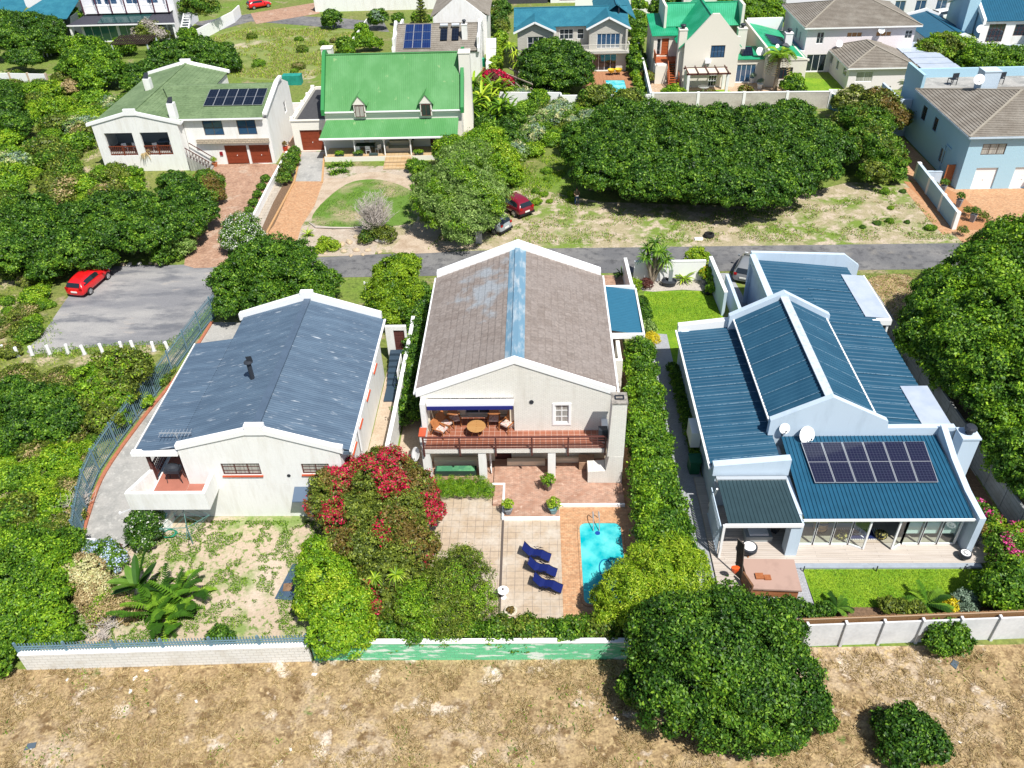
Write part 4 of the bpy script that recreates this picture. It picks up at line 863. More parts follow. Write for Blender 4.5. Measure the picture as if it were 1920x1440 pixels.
# ---- A : white L shaped house with moss green tiles
H = thing('house', 'white L shaped house with mossy green roof, black solar panels and two brown garage doors', 'house', (-37, 88, 0))
y0 = 81.8
P = wall(H, (-45.2, y0), (-36.4, y0), 0, 4.9, white, ops=[dict(s=(1.0, 3.9), z=(1.7, 4.1), t='open'), dict(s=(4.7, 7.6), z=(1.7, 4.1), t='open')], top=[(0, 4.9), (8.8, 4.9), (8.8, 5.1), (4.6, 6.15), (0, 5.1)])
for a, b in ((1.0, 3.9), (4.7, 7.6)):
    m = MB(); m.rod(P(a, -.1, 2.65), P(b, -.1, 2.65), .1, .08); m.rod(P(a, -.1, 1.8), P(b, -.1, 1.8), .07)
    for i in range(15): m.rod(P(a + (b - a) * (i + .5) / 15, -.1, 1.8), P(a + (b - a) * (i + .5) / 15, -.1, 2.65), .05)
    m.rod(P((a + b) / 2, -.1, 1.7), P((a + b) / 2, -.1, 2.75), .14); m.build('balustrade', M('red_brown_wood', (.16, .04, .02), .5), H)
MB().box(-45, -36.6, 82.05, 85.5, 1.5, 1.68).build('veranda_floor', conc, H)
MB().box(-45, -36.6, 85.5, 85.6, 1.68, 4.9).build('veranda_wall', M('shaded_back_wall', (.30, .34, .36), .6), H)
wall(H, (-36.4, y0), (-36.4, 83.2), 0, 4.9, white); wall(H, (-45.2, 98.6), (-45.2, y0), 0, 4.9, white)
wall(H, (-36.4, 98.8), (-45.2, 98.8), 0, 4.9, white, top=[(0, 4.9), (8.8, 4.9), (4.4, 6.1)]); wall(H, (-36.4, 93), (-36.4, 98.6), 0, 4.9, white)
wall(H, (-36.38, 83.2), (-27.6, 83.2), 0, 5.0, white, ops=[dict(s=(2.0, 4.05), z=(3.15, 4.7), nx=2, nz=2, frame=M('bronze_frame', (.12, .09, .07), .4), pane=glassb), dict(s=(5.55, 7.5), z=(3.15, 4.7), nx=2, nz=2, frame=M('bronze_frame', (.1, .1, .1), .4), pane=glassb),
    dict(s=(3.65, 6.0), z=(.02, 2.05), t='garage', mat=garagew), dict(s=(6.25, 8.55), z=(.02, 2.05), t='garage', mat=garagew)])
MB().prism([(-35.3, 83.17, 2.35), (-27.8, 83.17, 2.35), (-27.8, 82.75, 2.45), (-35.3, 82.75, 2.45)], (0, 0, .42)).build('stone_band', stone, H)
wall(H, (-27.6, 83.2), (-27.6, 92.9), 0, 4.9, white, ops=[dict(s=(6.6, 7.4), z=(3.0, 4.2), nx=1, nz=2)], top=[(0, 4.9), (9.7, 4.9), (9.7, 5.5), (6.9, 6.75), (6.0, 6.75), (0, 5.35)], th=.35)
wall(H, (-27.6, 93.1), (-36.4, 93.1), 0, 5, white)
gable_roof(H, -45.5, -36.2, y0 + .25, 98.6, 4.9, 6.05, 'y', tileA, 'tile', .42, .03)
r = MB(); r.sheet((-36.7, 82.9, 5.0), (-27.95, 82.9, 5.0), (-27.95, 89.6, 6.35), (-40.3, 89.6, 6.35), .42, .03, 'tile'); r.sheet((-27.95, 93.2, 5.3), (-36.4, 93.2, 5.3), (-40.3, 89.6, 6.35), (-27.95, 89.6, 6.35), .42, .03, 'tile'); rf = r.build('wing_roof', tileA, H)
zz = lambda y: 5.0 + (y - 82.9) * 1.35 / 6.7
solar(H, (-34.6, 85.1, zz(85.1)), (-28.4, 85.1, zz(85.1)), (-28.5, 88.4, zz(88.4)), (-34.7, 88.4, zz(88.4)), 6, 1, 2, .12, pvdark)
MB().box(-36.6, -27.9, 82.75, 82.88, 4.88, 5.02).build('gutter', whitep, H); MB().box(-36.22, -36.1, 82.1, 82.9, 4.75, 4.9).build('gutter', whitep, H)
for yy, w_ in ((y0 - .1, .3), (98.6, .35)):
    m = MB(); m.prism([(-45.7, yy, 4.85), (-41.5, yy, 5.9), (-40.3, yy, 5.9), (-36.0, yy, 4.85), (-36.0, yy, 5.15), (-40.3, yy, 6.2), (-40.3, yy, 6.5), (-41.5, yy, 6.5), (-41.5, yy, 6.2), (-45.7, yy, 5.15)], (0, w_, 0)); m.build('gable_coping', whitep, H)
MB().prism([(-27.75, 83.0, 5.25), (-27.75, 89.0, 6.7), (-27.75, 90.4, 6.7), (-27.75, 90.4, 6.95), (-27.75, 89.0, 6.95), (-27.75, 88.7, 6.75), (-27.75, 83.0, 5.5)], (.35, 0, 0)).build('gable_coping', whitep, H)
for cx, cy, z1 in ((-36.95, 82.9, 6.7), (-42.2, 90.5, 6.9)):
    c = MB().box(cx - .35, cx + .35, cy - .35, cy + .35, 4.8, z1).build('chimney', white, H)
    m = MB(); m.prism([(cx - .3, cy - .25, z1 + .1), (cx + .3, cy - .25, z1 + .1), (cx + .3, cy + .05, z1 + .6), (cx - .1, cy + .05, z1 + .55)], (0, .05, 0)); m.rod((cx, cy, z1), (cx, cy, z1 + .3), .2); m.build('cowl', darkm, c)
# steps by the entrance
s_ = thing('stair', 'brown railed entrance stair between the white wing and the garage wall', 'stair', (-35.5, 83, 0))
m = MB(); [m.box(-36.2 + i * .28, -35.95 + i * .28, 81.6, 82.9, 0, 1.5 - i * .19) for i in range(8)]; m.build('steps', conc, s_)
m = MB(); m.rod((-36.2, 81.6, 2.5), (-34.0, 81.6, .9), .07); [m.rod((-36.1 + i * .28, 81.6, 1.5 - i * .19), (-36.1 + i * .28, 81.6, 2.42 - i * .2), .04) for i in range(8)]; m.rod((-36.2, 82.9, 2.5), (-34.0, 82.9, .9), .07); m.build('railing', brownp, s_)

# ---- B : bright green Cape cottage
H = thing('house', 'cottage with steep bright green metal roof, two dormers and a long veranda', 'house', (-15, 87, 0))
x0, x1, y0 = -22.3, -7.9, 85.9
crm = M('off_white_plaster', (.74, .71, .64), .8, fine=(20, .03))
wall(H, (x0, y0), (x1, y0), .5, 4.55, crm, ops=[dict(s=(2.6, 5.2), z=(1.4, 2.6), nx=4, nz=2, frame=brownp), dict(s=(6.6, 9.2), z=(1.2, 2.8), nx=4, nz=2, frame=brownp), dict(s=(10.9, 12.0), z=(.55, 2.8), t='door', mat=brownp)])
wall(H, (x1, y0), (x1, 94.4), 0, 4.5, crm, top=[(0, 4.5), (8.5, 4.5), (4.3, 8.9)]); wall(H, (x0, 94.4), (x0, y0), 0, 4.5, crm, top=[(0, 4.5), (8.5, 4.5), (4.2, 8.9)]); wall(H, (x1, 94.4), (x0, 94.4), 0, 4.5, crm)
rf = gable_roof(H, x0, x1, y0 - .2, 94.7, 4.5, 9.0, 'x', greenB, 'corr', .2, .025, rx=90.2)
MB().rod((x0, y0 - .28, 4.44), (x1, y0 - .28, 4.44), .14, .12).build('gutter', whitep, H)
for xx in (x0 - .2, x1 - .0):
    MB().prism([(xx, y0 - .5, 4.2), (xx, y0 - .25, 4.2), (xx, 90.2, 8.8), (xx, 94.9, 4.2), (xx, 94.9, 4.75), (xx, 90.6, 9.4), (xx, 89.8, 9.4), (xx, y0 - .5, 4.8)], (.34, 0, 0)).build('gable_coping', greentrim, H)
for xx in (-18.45, -11.5):
    d = wall_ = MB(); d.box(xx - .6, xx + .6, y0 - .35, y0 - .1, 3.95, 5.25); d = d.build('dormer', crm, H)
    Pd = lambda s, e, z, xx=xx: Vector((xx - .48 + s, y0 - .36 - e, z))
    win(d, Pd, 0, .96, 3.95, 5.15, 2, 4, frame=brownp, pane=glass if xx > -15 else curtain, sill=None, d0=-.02, d1=.05)
    MB().prism([(xx - .75, y0 - .42, 5.24), (xx + .75, y0 - .42, 5.24), (xx, y0 - .42, 6.1)], (0, .1, 0)).build('pediment', crm, d)
    r = MB()
    for sx in (-1, 1): r.sheet((xx + sx * .85, y0 - .5, 5.15), (xx + sx * .85, y0 + 1.2, 5.25), (xx, y0 + 1.9, 6.2), (xx, y0 - .5, 6.2), .15, .015, 'corr')
    r.build('dormer_roof', greenB, d)
# veranda
MB().sheet((-22.6, 83.3, 2.55), (-8.2, 83.3, 2.55), (-8.2, y0 - .02, 3.55), (-22.2, y0 - .02, 3.55), .2, .022, 'wave').build('veranda_roof', greenB, H)
MB().box(-22.6, -8.2, 83.15, 83.28, 2.42, 2.58).build('gutter', whitep, H)
for xx in (-22.2, -19.1, -15.95, -13.2, -9.9):
    p = MB(); p.rod((xx, 83.6, .5), (xx, 83.6, 2.5), .11); p.rod((xx, 83.6, 2.0), (xx + .35, 83.6, 2.45), .05); p.rod((xx, 83.6, 2.0), (xx - .35, 83.6, 2.45), .05); p.build('post', whitep, H)
MB().box(-22.4, -8, 83.35, y0 - .02, 0, .5).build('veranda_base', crm, H)
MB().box(-22.35, -8.05, 83.4, y0 - .04, .5, .53).build('veranda_floor', M('ochre_tiles', (.48, .33, .17), .6, brick=(.4, .4, (.36, .26, .16), .02, (.52, .38, .22), .3, 'grid')), H)
m = MB()
for i in range(4): m.box(-15.9, -13.2, 81.0 + i * .6, 81.6 + i * .6, 0, .12 + i * .12)
m.build('steps', MATS['ochre_tiles'], H)
# garage with roof terrace
wall(H, (-26.2, 86.5), (-22.45, 86.5), 0, 3.3, crm, ops=[dict(s=(.75, 3.15), z=(.02, 2.3), t='garage', mat=garagew)])
wall(H, (-26.2, 98), (-26.2, 86.5), 0, 3.3, crm)
MB().box(-25.9, -22.6, 86.8, 98, 2.9, 3.0).build('terrace_floor', screedg, H)
m = MB(); m.box(-26.3, -26.05, 86.4, 98, 3.3, 3.42); m.box(-26.05, -22.5, 86.4, 86.65, 3.3, 3.42); m.build('parapet_coping', crm, H)
for i in range(5): MB().box(-26.4, -26.0, 87 + i * 2.6, 87.35 + i * 2.6, 3.0, 3.55).build('pier', crm, H)
wall(H, (-22.6, 98), (-26.2, 98), 0, 3.3, crm)
chimney(H, -23.0, -21.9, 91.5, 92.6, 5, 9.2, crm, False); chimney(H, -8.05, -6.9, 88.4, 89.8, 0, 9.3, crm, False)

# ---- D : teal roofed weatherboard house
H = thing('house', 'grey weatherboard house with teal shingle roof, white balcony and two front gables', 'house', (5, 115, 0))
ops = [dict(s=(1.5, 3.3), z=(3.1, 4.6), nx=3, nz=2, surround=None)]
wall(H, (-2.4, 112.4), (2.3, 112.4), 0, 5.0, greyw, ops=[dict(s=(1.3, 3.4), z=(2.9, 4.5), nx=3, nz=2)], top=[(0, 5.0), (4.7, 5.0), (2.35, 6.2)])
wall(H, (2.3, 112.4), (2.3, 114.6), 0, 5, greyw); wall(H, (-2.4, 121), (-2.4, 112.4), 0, 5, greyw)
wall(H, (2.3, 114.6), (6.9, 114.6), 0, 5.2, greyw, ops=[dict(s=(.8, 2.6), z=(3.5, 4.8), nx=3, nz=2), dict(s=(3.1, 4.0), z=(3.5, 4.8), nx=1, nz=2)])
wall(H, (6.9, 114.6), (6.9, 112.8), 0, 5.2, greyw)
wall(H, (6.9, 112.8), (11.8, 112.8), 2.6, 5.2, greyw, ops=[dict(s=(1.0, 4.0), z=(2.75, 4.6), nx=5, pane=glassb)], top=[(0, 5.2), (4.9, 5.2), (2.45, 6.4)])
wall(H, (6.9, 112.2), (11.8, 112.2), 0, 2.5, M('pale_grey_plaster', (.62, .60, .55), .8), ops=[dict(s=(.5, 3.6), z=(.1, 2.2), nx=4, pane=glass)])
wall(H, (11.8, 112.2), (11.8, 121), 0, 5.2, greyw); wall(H, (11.8, 121), (-2.4, 121), 0, 5.2, greyw)
gable_roof(H, -2.9, 12.1, 114.2, 122, 5.25, 6.75, 'x', tealR, 'flat', .3, .02, rx=118)
def vgable(H, xa, xb, ya, ze, zr, back, mat):
    c = (xa + xb) / 2; r = MB(); r.sheet((xa, ya, ze), (xa, back - .2, ze), (c, back + 2.5, zr), (c, ya, zr), .3, .02, 'flat'); r.sheet((xb, back - .2, ze), (xb, ya, ze), (c, ya, zr), (c, back + 2.5, zr), .3, .02, 'flat')
    o = r.build('gable_roof', mat, H)
    m = MB()
    for a in (xa, xb): m.rod((a, ya - .05, ze - .02), (c, ya - .05, zr - .02), .1, .22)
    m.build('barge_board', whitep, o)
vgable(H, -2.9, 2.6, 112.0, 5.1, 6.35, 115.6, tealR); vgable(H, 6.5, 12.2, 112.4, 5.25, 6.65, 115.2, tealR)
gable_roof(H, 8.0, 13.2, 116.3, 127, 5.4, 7.3, 'y', tealR, 'flat', .3, .02, name='back_roof')
MB().box(2.35, 12.0, 111.3, 114.55, 2.5, 2.64).build('balcony_slab', greyw, H)
m = MB(); m.rod((2.4, 111.35, 3.6), (12.0, 111.35, 3.6), .1, .06); m.rod((2.4, 111.35, 2.8), (12.0, 111.35, 2.8), .08, .06); m.rod((12.0, 111.35, 3.6), (12.0, 112.8, 3.6), .1, .06)
for i in range(64): m.rod((2.45 + i * .15, 111.35, 2.8), (2.45 + i * .15, 111.35, 3.6), .07, .03)
m.build('balustrade', M('pale_grey_timber', (.60, .58, .52), .7), H)
MB().tube([(10.9, 116.5, 6), (10.9, 116.5, 7.1)], .12, 8).build('flue_pipe', darkm, H)

# ---- E : green roofed gabled house with timber stair
H = thing('house', 'cream gabled house with sea green roofs, a red timber stair and a roof terrace', 'house', (21, 108, 0))
E_ = M('warm_white_plaster', (.70, .66, .58), .8, fine=(12, .03))
wall(H, (18.0, 104.9), (24.6, 104.9), 0, 5.3, E_, ops=[dict(s=(3.2, 4.9), z=(3.55, 5.0), nx=4, frame=darkm, pane=glassb), dict(s=(3.3, 4.3), z=(.1, 2.1), nx=3, nz=3)], top=[(0, 5.3), (6.6, 5.3), (6.6, 5.9), (6.2, 6.0), (3.8, 8.6), (3.0, 8.6), (.6, 5.9), (0, 5.3)], th=.35)
wall(H, (18.0, 118), (18.0, 104.9), 0, 4.8, E_); wall(H, (24.6, 104.9), (24.6, 118), 0, 5.2, E_)
gable_roof(H, 17.4, 25.0, 105.25, 117, 4.6, 8.1, 'y', greenE, 'corr', .25, .02)
MB().prism([(17.3, 116.9, 4.8), (25.1, 116.9, 4.8), (21.2, 116.9, 8.9)], (0, .4, 0)).build('gable_wall', E_, H)
r = gable_roof(H, 16.6, 26.0, 112.2, 117.6, 5.4, 7.6, 'x', greenE, 'corr', .25, .02, name='cross_roof')
MB().box(16.3, 16.6, 112.0, 117.7, 4.5, 7.9).build('parapet', E_, H); MB().box(26.0, 26.35, 112.0, 117.7, 3, 7.9).build('parapet', E_, H)
wall(H, (14.9, 109.9), (17.9, 109.9), 2.4, 5.0, E_, ops=[dict(s=(.4, .9), z=(2.5, 4.6), nx=1, pane=glass), dict(s=(1.0, 1.9), z=(2.5, 4.6), t='door', mat=M('red_timber', (.36, .09, .03), .5), panels=6)])
MB().sheet((14.6, 109.6, 5.0), (17.9, 109.6, 5.0), (17.9, 117, 5.9), (14.6, 117, 5.9), .25, .02, 'corr').build('side_roof', greenE, H)
wall(H, (14.9, 117), (14.9, 109.9), 0, 5.0, E_, ops=[dict(s=(3, 4), z=(3, 4))]); wall(H, (14.9, 108.6), (14.9, 106.6), 0, 2.2, E_); wall(H, (14.9, 106.6), (16.2, 106.6), 0, 2.2, E_)
chimney(H, 17.35, 18.3, 105.6, 106.6, 0, 6.6, E_); chimney(H, 25.0, 26.1, 108.2, 109.1, 0, 5.9, E_)
redt = MATS['red_timber']
MB().box(15.0, 17.9, 107.6, 109.85, 2.25, 2.4).build('timber_landing', redt, H)
MB().box(15.1, 16.4, 106.7, 107.6, 0, 2.3).build('pier_wall', E_, H)
m = MB()
for i in range(11): m.box(16.5, 17.6, 107.4 - i * .3, 107.7 - i * .3, 2.2 - i * .2, 2.26 - i * .2)
m.rod((16.45, 107.7, 2.15), (16.45, 104.4, 0), .1, .25); m.rod((17.65, 107.7, 2.15), (17.65, 104.4, 0), .1, .25)
m.build('timber_stair', redt, H)
m = MB()
for xx in (16.45, 17.65):
    m.rod((xx, 107.6, 3.2), (xx, 104.4, 1.1), .08); 
    for i in range(12): m.rod((xx, 107.6 - i * .28, 2.25 - i * .19), (xx, 107.6 - i * .28, 3.15 - i * .19), .04)
m.rod((15.0, 107.6, 3.3), (16.4, 107.6, 3.3), .08); m.rod((15.0, 107.6, 3.3), (15.0, 109.8, 3.3), .08)
for i in range(10): m.rod((15.0, 107.6 + i * .22, 2.4), (15.0, 107.6 + i * .22, 3.3), .05, .15)
m.build('stair_railing', redt, H)
m = MB(); m.box(20.6, 21.3, 104.5, 104.85, 3.0, 3.4); m.build('air_conditioner', whitep, H)
# right wing
wall(H, (24.6, 106.2), (28.2, 106.2), 0, 2.9, E_, ops=[dict(s=(.3, 2.7), z=(.1, 2.3), nx=4, pane=glassb)])
MB().box(24.85, 28.2, 106.0, 111.5, 2.9, 3.0).build('terrace_floor', greenE, H)
wall(H, (28.2, 104.6), (33.0, 104.6), 0, 3.1, E_, ops=[dict(s=(1.6, 3.2), z=(.9, 2.3), nx=3, frame=brownp)], th=.3)
wall(H, (28.2, 119), (28.2, 104.6), 0, 4.0, E_); wall(H, (33.0, 104.6), (33.0, 117), 0, 3.1, E_)
r = MB(); r.sheet((33.2, 104.9, 3.0), (33.2, 118, 3.0), (28.3, 119, 4.1), (28.3, 104.9, 4.1), .25, .02, 'corr'); r.build('wing_roof', greenE, H)
MB().prism([(28.15, 104.6, 3.0), (33.2, 104.6, 3.0), (33.2, 104.6, 3.2), (28.15, 104.6, 4.3)], (0, .28, 0)).build('parapet', E_, H)
MB().box(28.1, 28.35, 104.9, 119, 4.0, 4.35).build('parapet', E_, H)
MB().box(28.35, 33.2, 118.6, 118.9, 3.0, 4.6).build('parapet', whitep, H)
for i in range(6): MB().prism([(29.5 + i * .02, 108.9 + i * .75, 3.98), (31.9, 108.9 + i * .75, 3.45), (31.9, 109.4 + i * .75, 3.5), (29.5, 109.4 + i * .75, 4.03)], (0, 0, .05)).build('solar_heater_tube', pvdark, H)
dish(H, (27.6, 106.6, 3.7), .5, (.2, -.8, .4)); dish(H, (29.4, 105.8, 4.5), .25, (.2, -.8, .4))
MB().prism([(25.6, 107.2, 3.02), (27.0, 107.2, 3.02), (27.0, 108.6, 3.7), (25.6, 108.6, 3.7)], (0, 0, .06)).build('solar_heater_tube', pvdark, H)
pg = thing('pergola', 'white columned pergola with cream canvas panels in front of the cream gabled house', 'pergola', (20.5, 102.7, 0))
for x in (18.3, 23.0):
    for y in (102.0, 104.2): MB().rod((x, y, 0), (x, y, 2.45), .32).build('column', white, pg)
m = MB(); [m.rod((18.0, y, 2.55), (23.3, y, 2.55), .12, .18) for y in (101.9, 104.3)]; [m.rod((18.2 + i * 1.2, 101.6, 2.72), (18.2 + i * 1.2, 104.6, 2.72), .1, .12) for i in range(5)]; m.build('beam', brownp, pg)
MB().box(18.3, 23.0, 102.0, 104.0, 2.62, 2.64).build('canopy', M('cream_canvas', (.62, .56, .46), .9), pg)
pt = thing('patio_table', 'grey patio table under the canvas pergola', 'table', (20.4, 102.9, 0)); MB().lathe((20.4, 102.9, 0), [(.3, 0), (.08, .06), (.08, .7), (.7, .72), (.7, .76)], 14).build('tabletop', alum, pt)

# ---- W : large white house with tiled hip roof, and its cottage
H = thing('house', 'large pinkish white two storey house with a grey brown hipped tile roof', 'house', (40, 115, 0))
sm = [dict(s=(1.3, 2.2), z=(3.5, 4.9), nx=2, nz=2), dict(s=(5.0, 6.9), z=(4.2, 4.8), nx=3, pane=M('orange_blind', (.35, .18, .08), .5)), dict(s=(8.6, 10.5), z=(4.2, 4.8), nx=3, pane=M('orange_blind', (0, 0, 0))), dict(s=(12.2, 13.1), z=(3.9, 4.9), nx=2, nz=2), dict(s=(.5, 3.0), z=(.1, 2.2), nx=3)]
box_walls(H, 34.0, 47.4, 110.0, 121, 0, 5.5, pinkw, f=sm, l=[dict(s=(6, 6.8), z=(3, 4.3)), dict(s=(8, 8.5), z=(3, 4.3), nx=1)])
hip_roof(H, 33.5, 47.9, 109.5, 121.5, 5.55, 7.3, tileG, (38.5, 115.5), (43.2, 115.5))
wall(H, (29.4, 109.2), (33.95, 109.2), 0, 2.9, pinkw, ops=[dict(s=(1.2, 3.6), z=(.1, 2.2), nx=3)]); wall(H, (29.4, 118), (29.4, 109.2), 0, 2.9, pinkw)
MB().box(29.7, 33.9, 109.5, 118, 2.6, 2.7).build('flat_roof', M('blue_flat_roof', (.10, .26, .36), .6, var=(1, (.25, .4, .5), .55, .7)), H)
chimney(H, 31.6, 32.5, 110.6, 111.4, 2.7, 4.6, pinkw); dish(H, (43.0, 109.5, 5.1), .42, (.1, -.8, .4)); dish(H, (38.1, 109.4, 3.6), .42, (.1, -.8, .4))
H = thing('cottage', 'single storey pinkish cottage with hipped grey tile roof in front of the large white house', 'house', (41, 106, 0))
box_walls(H, 37.6, 45.0, 102.6, 111, 0, 2.7, pinkw, f=[dict(s=(.9, 2.9), z=(1.0, 2.2), nx=2, nz=1, pane=curtain)], l=[dict(s=(1, 1.8), z=(1.1, 2.2)), dict(s=(3.4, 4.2), z=(1.1, 2.2)), dict(s=(6.2, 7.4), z=(1.3, 2.2))])
hip_roof(H, 37.2, 45.4, 102.2, 111.4, 2.75, 4.3, tileG, (41.2, 105.6), (41.0, 108.3))
pg = thing('louvred_carport', 'carport roof of white louvred panels between the cottage and the bushy yellow green tree', 'carport', (46.5, 106, 0))
for i in range(5):
    y = 101.2 + i * 2.3; m = MB(); m.prism([(45.6, y, 2.7), (50.2 - i * .1, y, 2.7), (50.1 - i * .1, y + 1.9, 2.76), (45.6, y + 1.9, 2.76)], (0, 0, .07)); m.build('roof_panel', whitesheet, pg)
for x, y in ((45.8, 101.5), (50, 101.5), (49.6, 112)): MB().rod((x, y, 0), (x, y, 2.65), .15).build('post', whitep, pg)

# ---- F : blue two storey house at the right edge
H = thing('house', 'blue two storey house with grey tiled roof and white garage doors at the right edge', 'house', (45, 80, 0))
brz = M('brown_window_frame', (.09, .06, .045), .5)
wall(H, (39.35, 73.95), (60, 73.95), 0, 5.1, bluewall2, ops=[dict(s=(1.25, 3.4), z=(3.35, 4.4), nx=3, nz=2, frame=brz, pane=curtain), dict(s=(1.35, 3.35), z=(.02, 2.1), t='garage', mat=whitep), dict(s=(4.9, 7.0), z=(.02, 2.1), t='garage', mat=whitep), dict(s=(9, 11), z=(3.3, 4.5), nx=3, frame=brz)])
wall(H, (39.35, 91.0), (39.35, 73.96), 0, 5.1, bluewall2, ops=[dict(s=(6.1, 7.2), z=(2.9, 4.3), nx=2, nz=2, frame=brz, surround=bluewall2), dict(s=(9.2, 10.1), z=(2.9, 4.2), nx=2, nz=2, frame=brz, surround=bluewall2), dict(s=(12.2, 13.2), z=(.9, 2.2), nx=2, nz=2, frame=brz, pane=curtain, surround=bluewall2)])
MB().box(39.3, 39.6, 86.6, 91.0, 5.1, 6.7).build('terrace_wall', bluewall2, H)
MB().box(39.6, 60, 86.7, 91.0, 5.0, 5.1).build('terrace_floor', conc, H)
MB().box(39.6, 60, 90.8, 91.1, 5.1, 6.0).build('terrace_parapet', bluewall2, H)
hip_roof(H, 38.95, 62, 73.55, 86.9, 5.2, 7.0, tileG, (46.2, 80.6), (56, 80.6), fascia=bluewall)
c = chimney(H, 43.6, 45.2, 83.2, 84.6, 6, 7.9, bluewall, False); dish(H, (43.1, 83.0, 7.3), .5, (-.3, -.8, .4))
wall(H, (38.0, 93.2), (38.0, 87.6), 0, 3.9, bluewall, ops=[dict(s=(1.4, 2.6), z=(.1, 3.0), t='open')], name='side_tower'); wall(H, (38.0, 87.6), (39.3, 87.6), 0, 3.9, bluewall, name='side_tower')
m = MB(); m.rod((39.28, 78.0, .1), (39.28, 78.0, 2.8), .09); m.rod((39.28, 78.0, 2.8), (39.28, 76.8, 2.8), .09); m.build('downpipe', bluewall2, H)
wall(H, (46.6, 72.4), (60, 72.4), 2.6, 3.5, bluewall, name='balcony_wall'); MB().box(46.6, 60, 72.45, 73.94, 2.5, 2.6).build('balcony_slab', bluewall, H)
MB().box(38.5, 39.28, 75.0, 75.1, 0, 2.0).build('side_gate', wood, H)

# ---- G : grey tiled house with solar panels, white gabled wing behind
H = thing('house', 'white parapet house with nine blue solar panels and two geysers, behind the green cottage', 'house', (-13, 114, 0))
wall(H, (-18.3, 111.0), (-7.5, 111.0), 0, 3.2, white); wall(H, (-7.3, 111.0), (-7.3, 121), 0, 5, white, th=.3); wall(H, (-18.5, 121), (-18.5, 111), 0, 5, white, th=.3)
gable_roof(H, -18.2, -7.6, 110.8, 120, 3.4, 5.7, 'x', tileG, 'tile', .35, .04, rx=115.2)
zz = lambda y: 3.4 + (y - 110.8) * 2.3 / 4.4 + .05
solar(H, (-17.2, 111.2, zz(111.2)), (-13.6, 111.2, zz(111.2)), (-13.7, 115.0, zz(115.0)), (-17.1, 115.0, zz(115)), 3, 3, 1, .1, M('blue_solar_cells', (.01, .02, .09), .12, spec=.6, brick=(.3, 2, (.02, .05, .15), .02, (.012, .03, .10), 0, 'grid')))
for x in (-12.0, -10.5):
    g = MB().tube([(x - .5, 114.4, zz(114.4) + .35), (x + .5, 114.4, zz(114.4) + .35)], .25, 12).build('solar_geyser', alum, H)
    MB().prism([(x - .45, 112.3, zz(112.3) + .1), (x + .45, 112.3, zz(112.3) + .1), (x + .45, 114.1, zz(114.1) + .1), (x - .45, 114.1, zz(114.1) + .1)], (0, 0, .06)).build('collector', pvdark, g)
for x in (-18.6, -7.55): MB().prism([(x, 110.6, 3.3), (x, 115.2, 5.7), (x, 120, 3.4), (x, 120, 4.0), (x, 115.2, 6.2), (x, 110.6, 3.8)], (.3, 0, 0)).build('parapet', whitep, H)
chimney(H, -9.6, -8.9, 112.5, 113.2, 3.5, 6.1, white)
H = thing('house', 'white gabled house with brown grey tiles standing behind the solar panelled roof', 'house', (-10.5, 125, 0))
wall(H, (-14.2, 121.2), (-6.8, 121.2), 0, 5.0, white, top=[(0, 5.0), (7.4, 5.0), (4.1, 7.5), (3.3, 7.5)], ops=[]); wall(H, (-6.8, 121.2), (-6.8, 132), 0, 5.0, white)
wall(H, (-14.2, 132), (-14.2, 121.2), 0, 5.0, white)
gable_roof(H, -14.6, -6.4, 121.6, 132, 5.0, 7.2, 'y', tileG, 'tile', .35, .04)
MB().prism([(-14.7, 132, 4.8), (-6.3, 132, 4.8), (-6.3, 132, 5.3), (-10.5, 132, 8), (-14.7, 132, 5.3)], (0, .3, 0)).build('gable_wall', whitep, H)
m = MB(); 
for i, zz_ in enumerate((.1, 1.1, 2.1)): m.box(-6.7, -5.4, 113 + i * 1.6, 114.4 + i * 1.6, zz_, zz_ + 1)
m.build('side_steps', whitep, H)

# ---- T : white balcony house top left
H = thing('house', 'white house with purple brown balcony posts and dark skirt roof, at the top left', 'house', (-62, 136, 0))
T_ = M('lilac_white_plaster', (.70, .70, .74), .7)
wall(H, (-70.0, 135.6), (-55.6, 135.6), 0, 9, T_, ops=[dict(s=(1.8, 3.2), z=(4.6, 7.5), nx=2, pane=glassb), dict(s=(3.6, 5.6), z=(4.6, 7.5), nx=2, pane=glassb), dict(s=(7.0, 9.0), z=(4.6, 7.5), nx=2, pane=glassb), dict(s=(10.2, 12.0), z=(4.6, 7.5), nx=2, pane=glassb)])
wall(H, (-70.0, 144), (-70.0, 135.6), 0, 9, T_); wall(H, (-55.6, 135.6), (-55.6, 144), 0, 9, T_)
MB().box(-69.5, -56.0, 134.3, 135.58, 3.6, 3.75).build('balcony_slab', whitep, H)
m = MB(); m.rod((-69.5, 134.35, 4.7), (-56, 134.35, 4.7), .1); m.rod((-69.5, 134.35, 3.95), (-56, 134.35, 3.95), .08)
for i in range(72): m.rod((-69.4 + i * .187, 134.35, 3.9), (-69.4 + i * .187, 134.35, 4.7), .06, .03)
m.build('balustrade', whitep, H)
for i in range(7): MB().rod((-69.3 + i * 2.2, 134.2, 3.6), (-69.3 + i * 2.2, 134.2, 9.0), .16).build('balcony_post', M('purple_brown_paint', (.10, .04, .06), .5), H)
r = MB(); r.sheet((-71.0, 131.2, 2.75), (-54.4, 131.2, 2.75), (-56.2, 135.5, 3.5), (-69.2, 135.5, 3.5), .3, .01, 'flat'); rf = r.build('skirt_roof', darkslate, H)
r = MB(); r.quad((-66.5, 131.6, 2.87), (-58.9, 131.6, 2.87), (-58.9, 135.2, 3.5), (-66.5, 135.2, 3.5)); r.build('glass_panel', M('dark_green_glass', (.02, .06, .06), .15), rf)
MB().box(-71.0, -54.4, 131.05, 131.18, 2.62, 2.78).build('gutter', whitep, H)
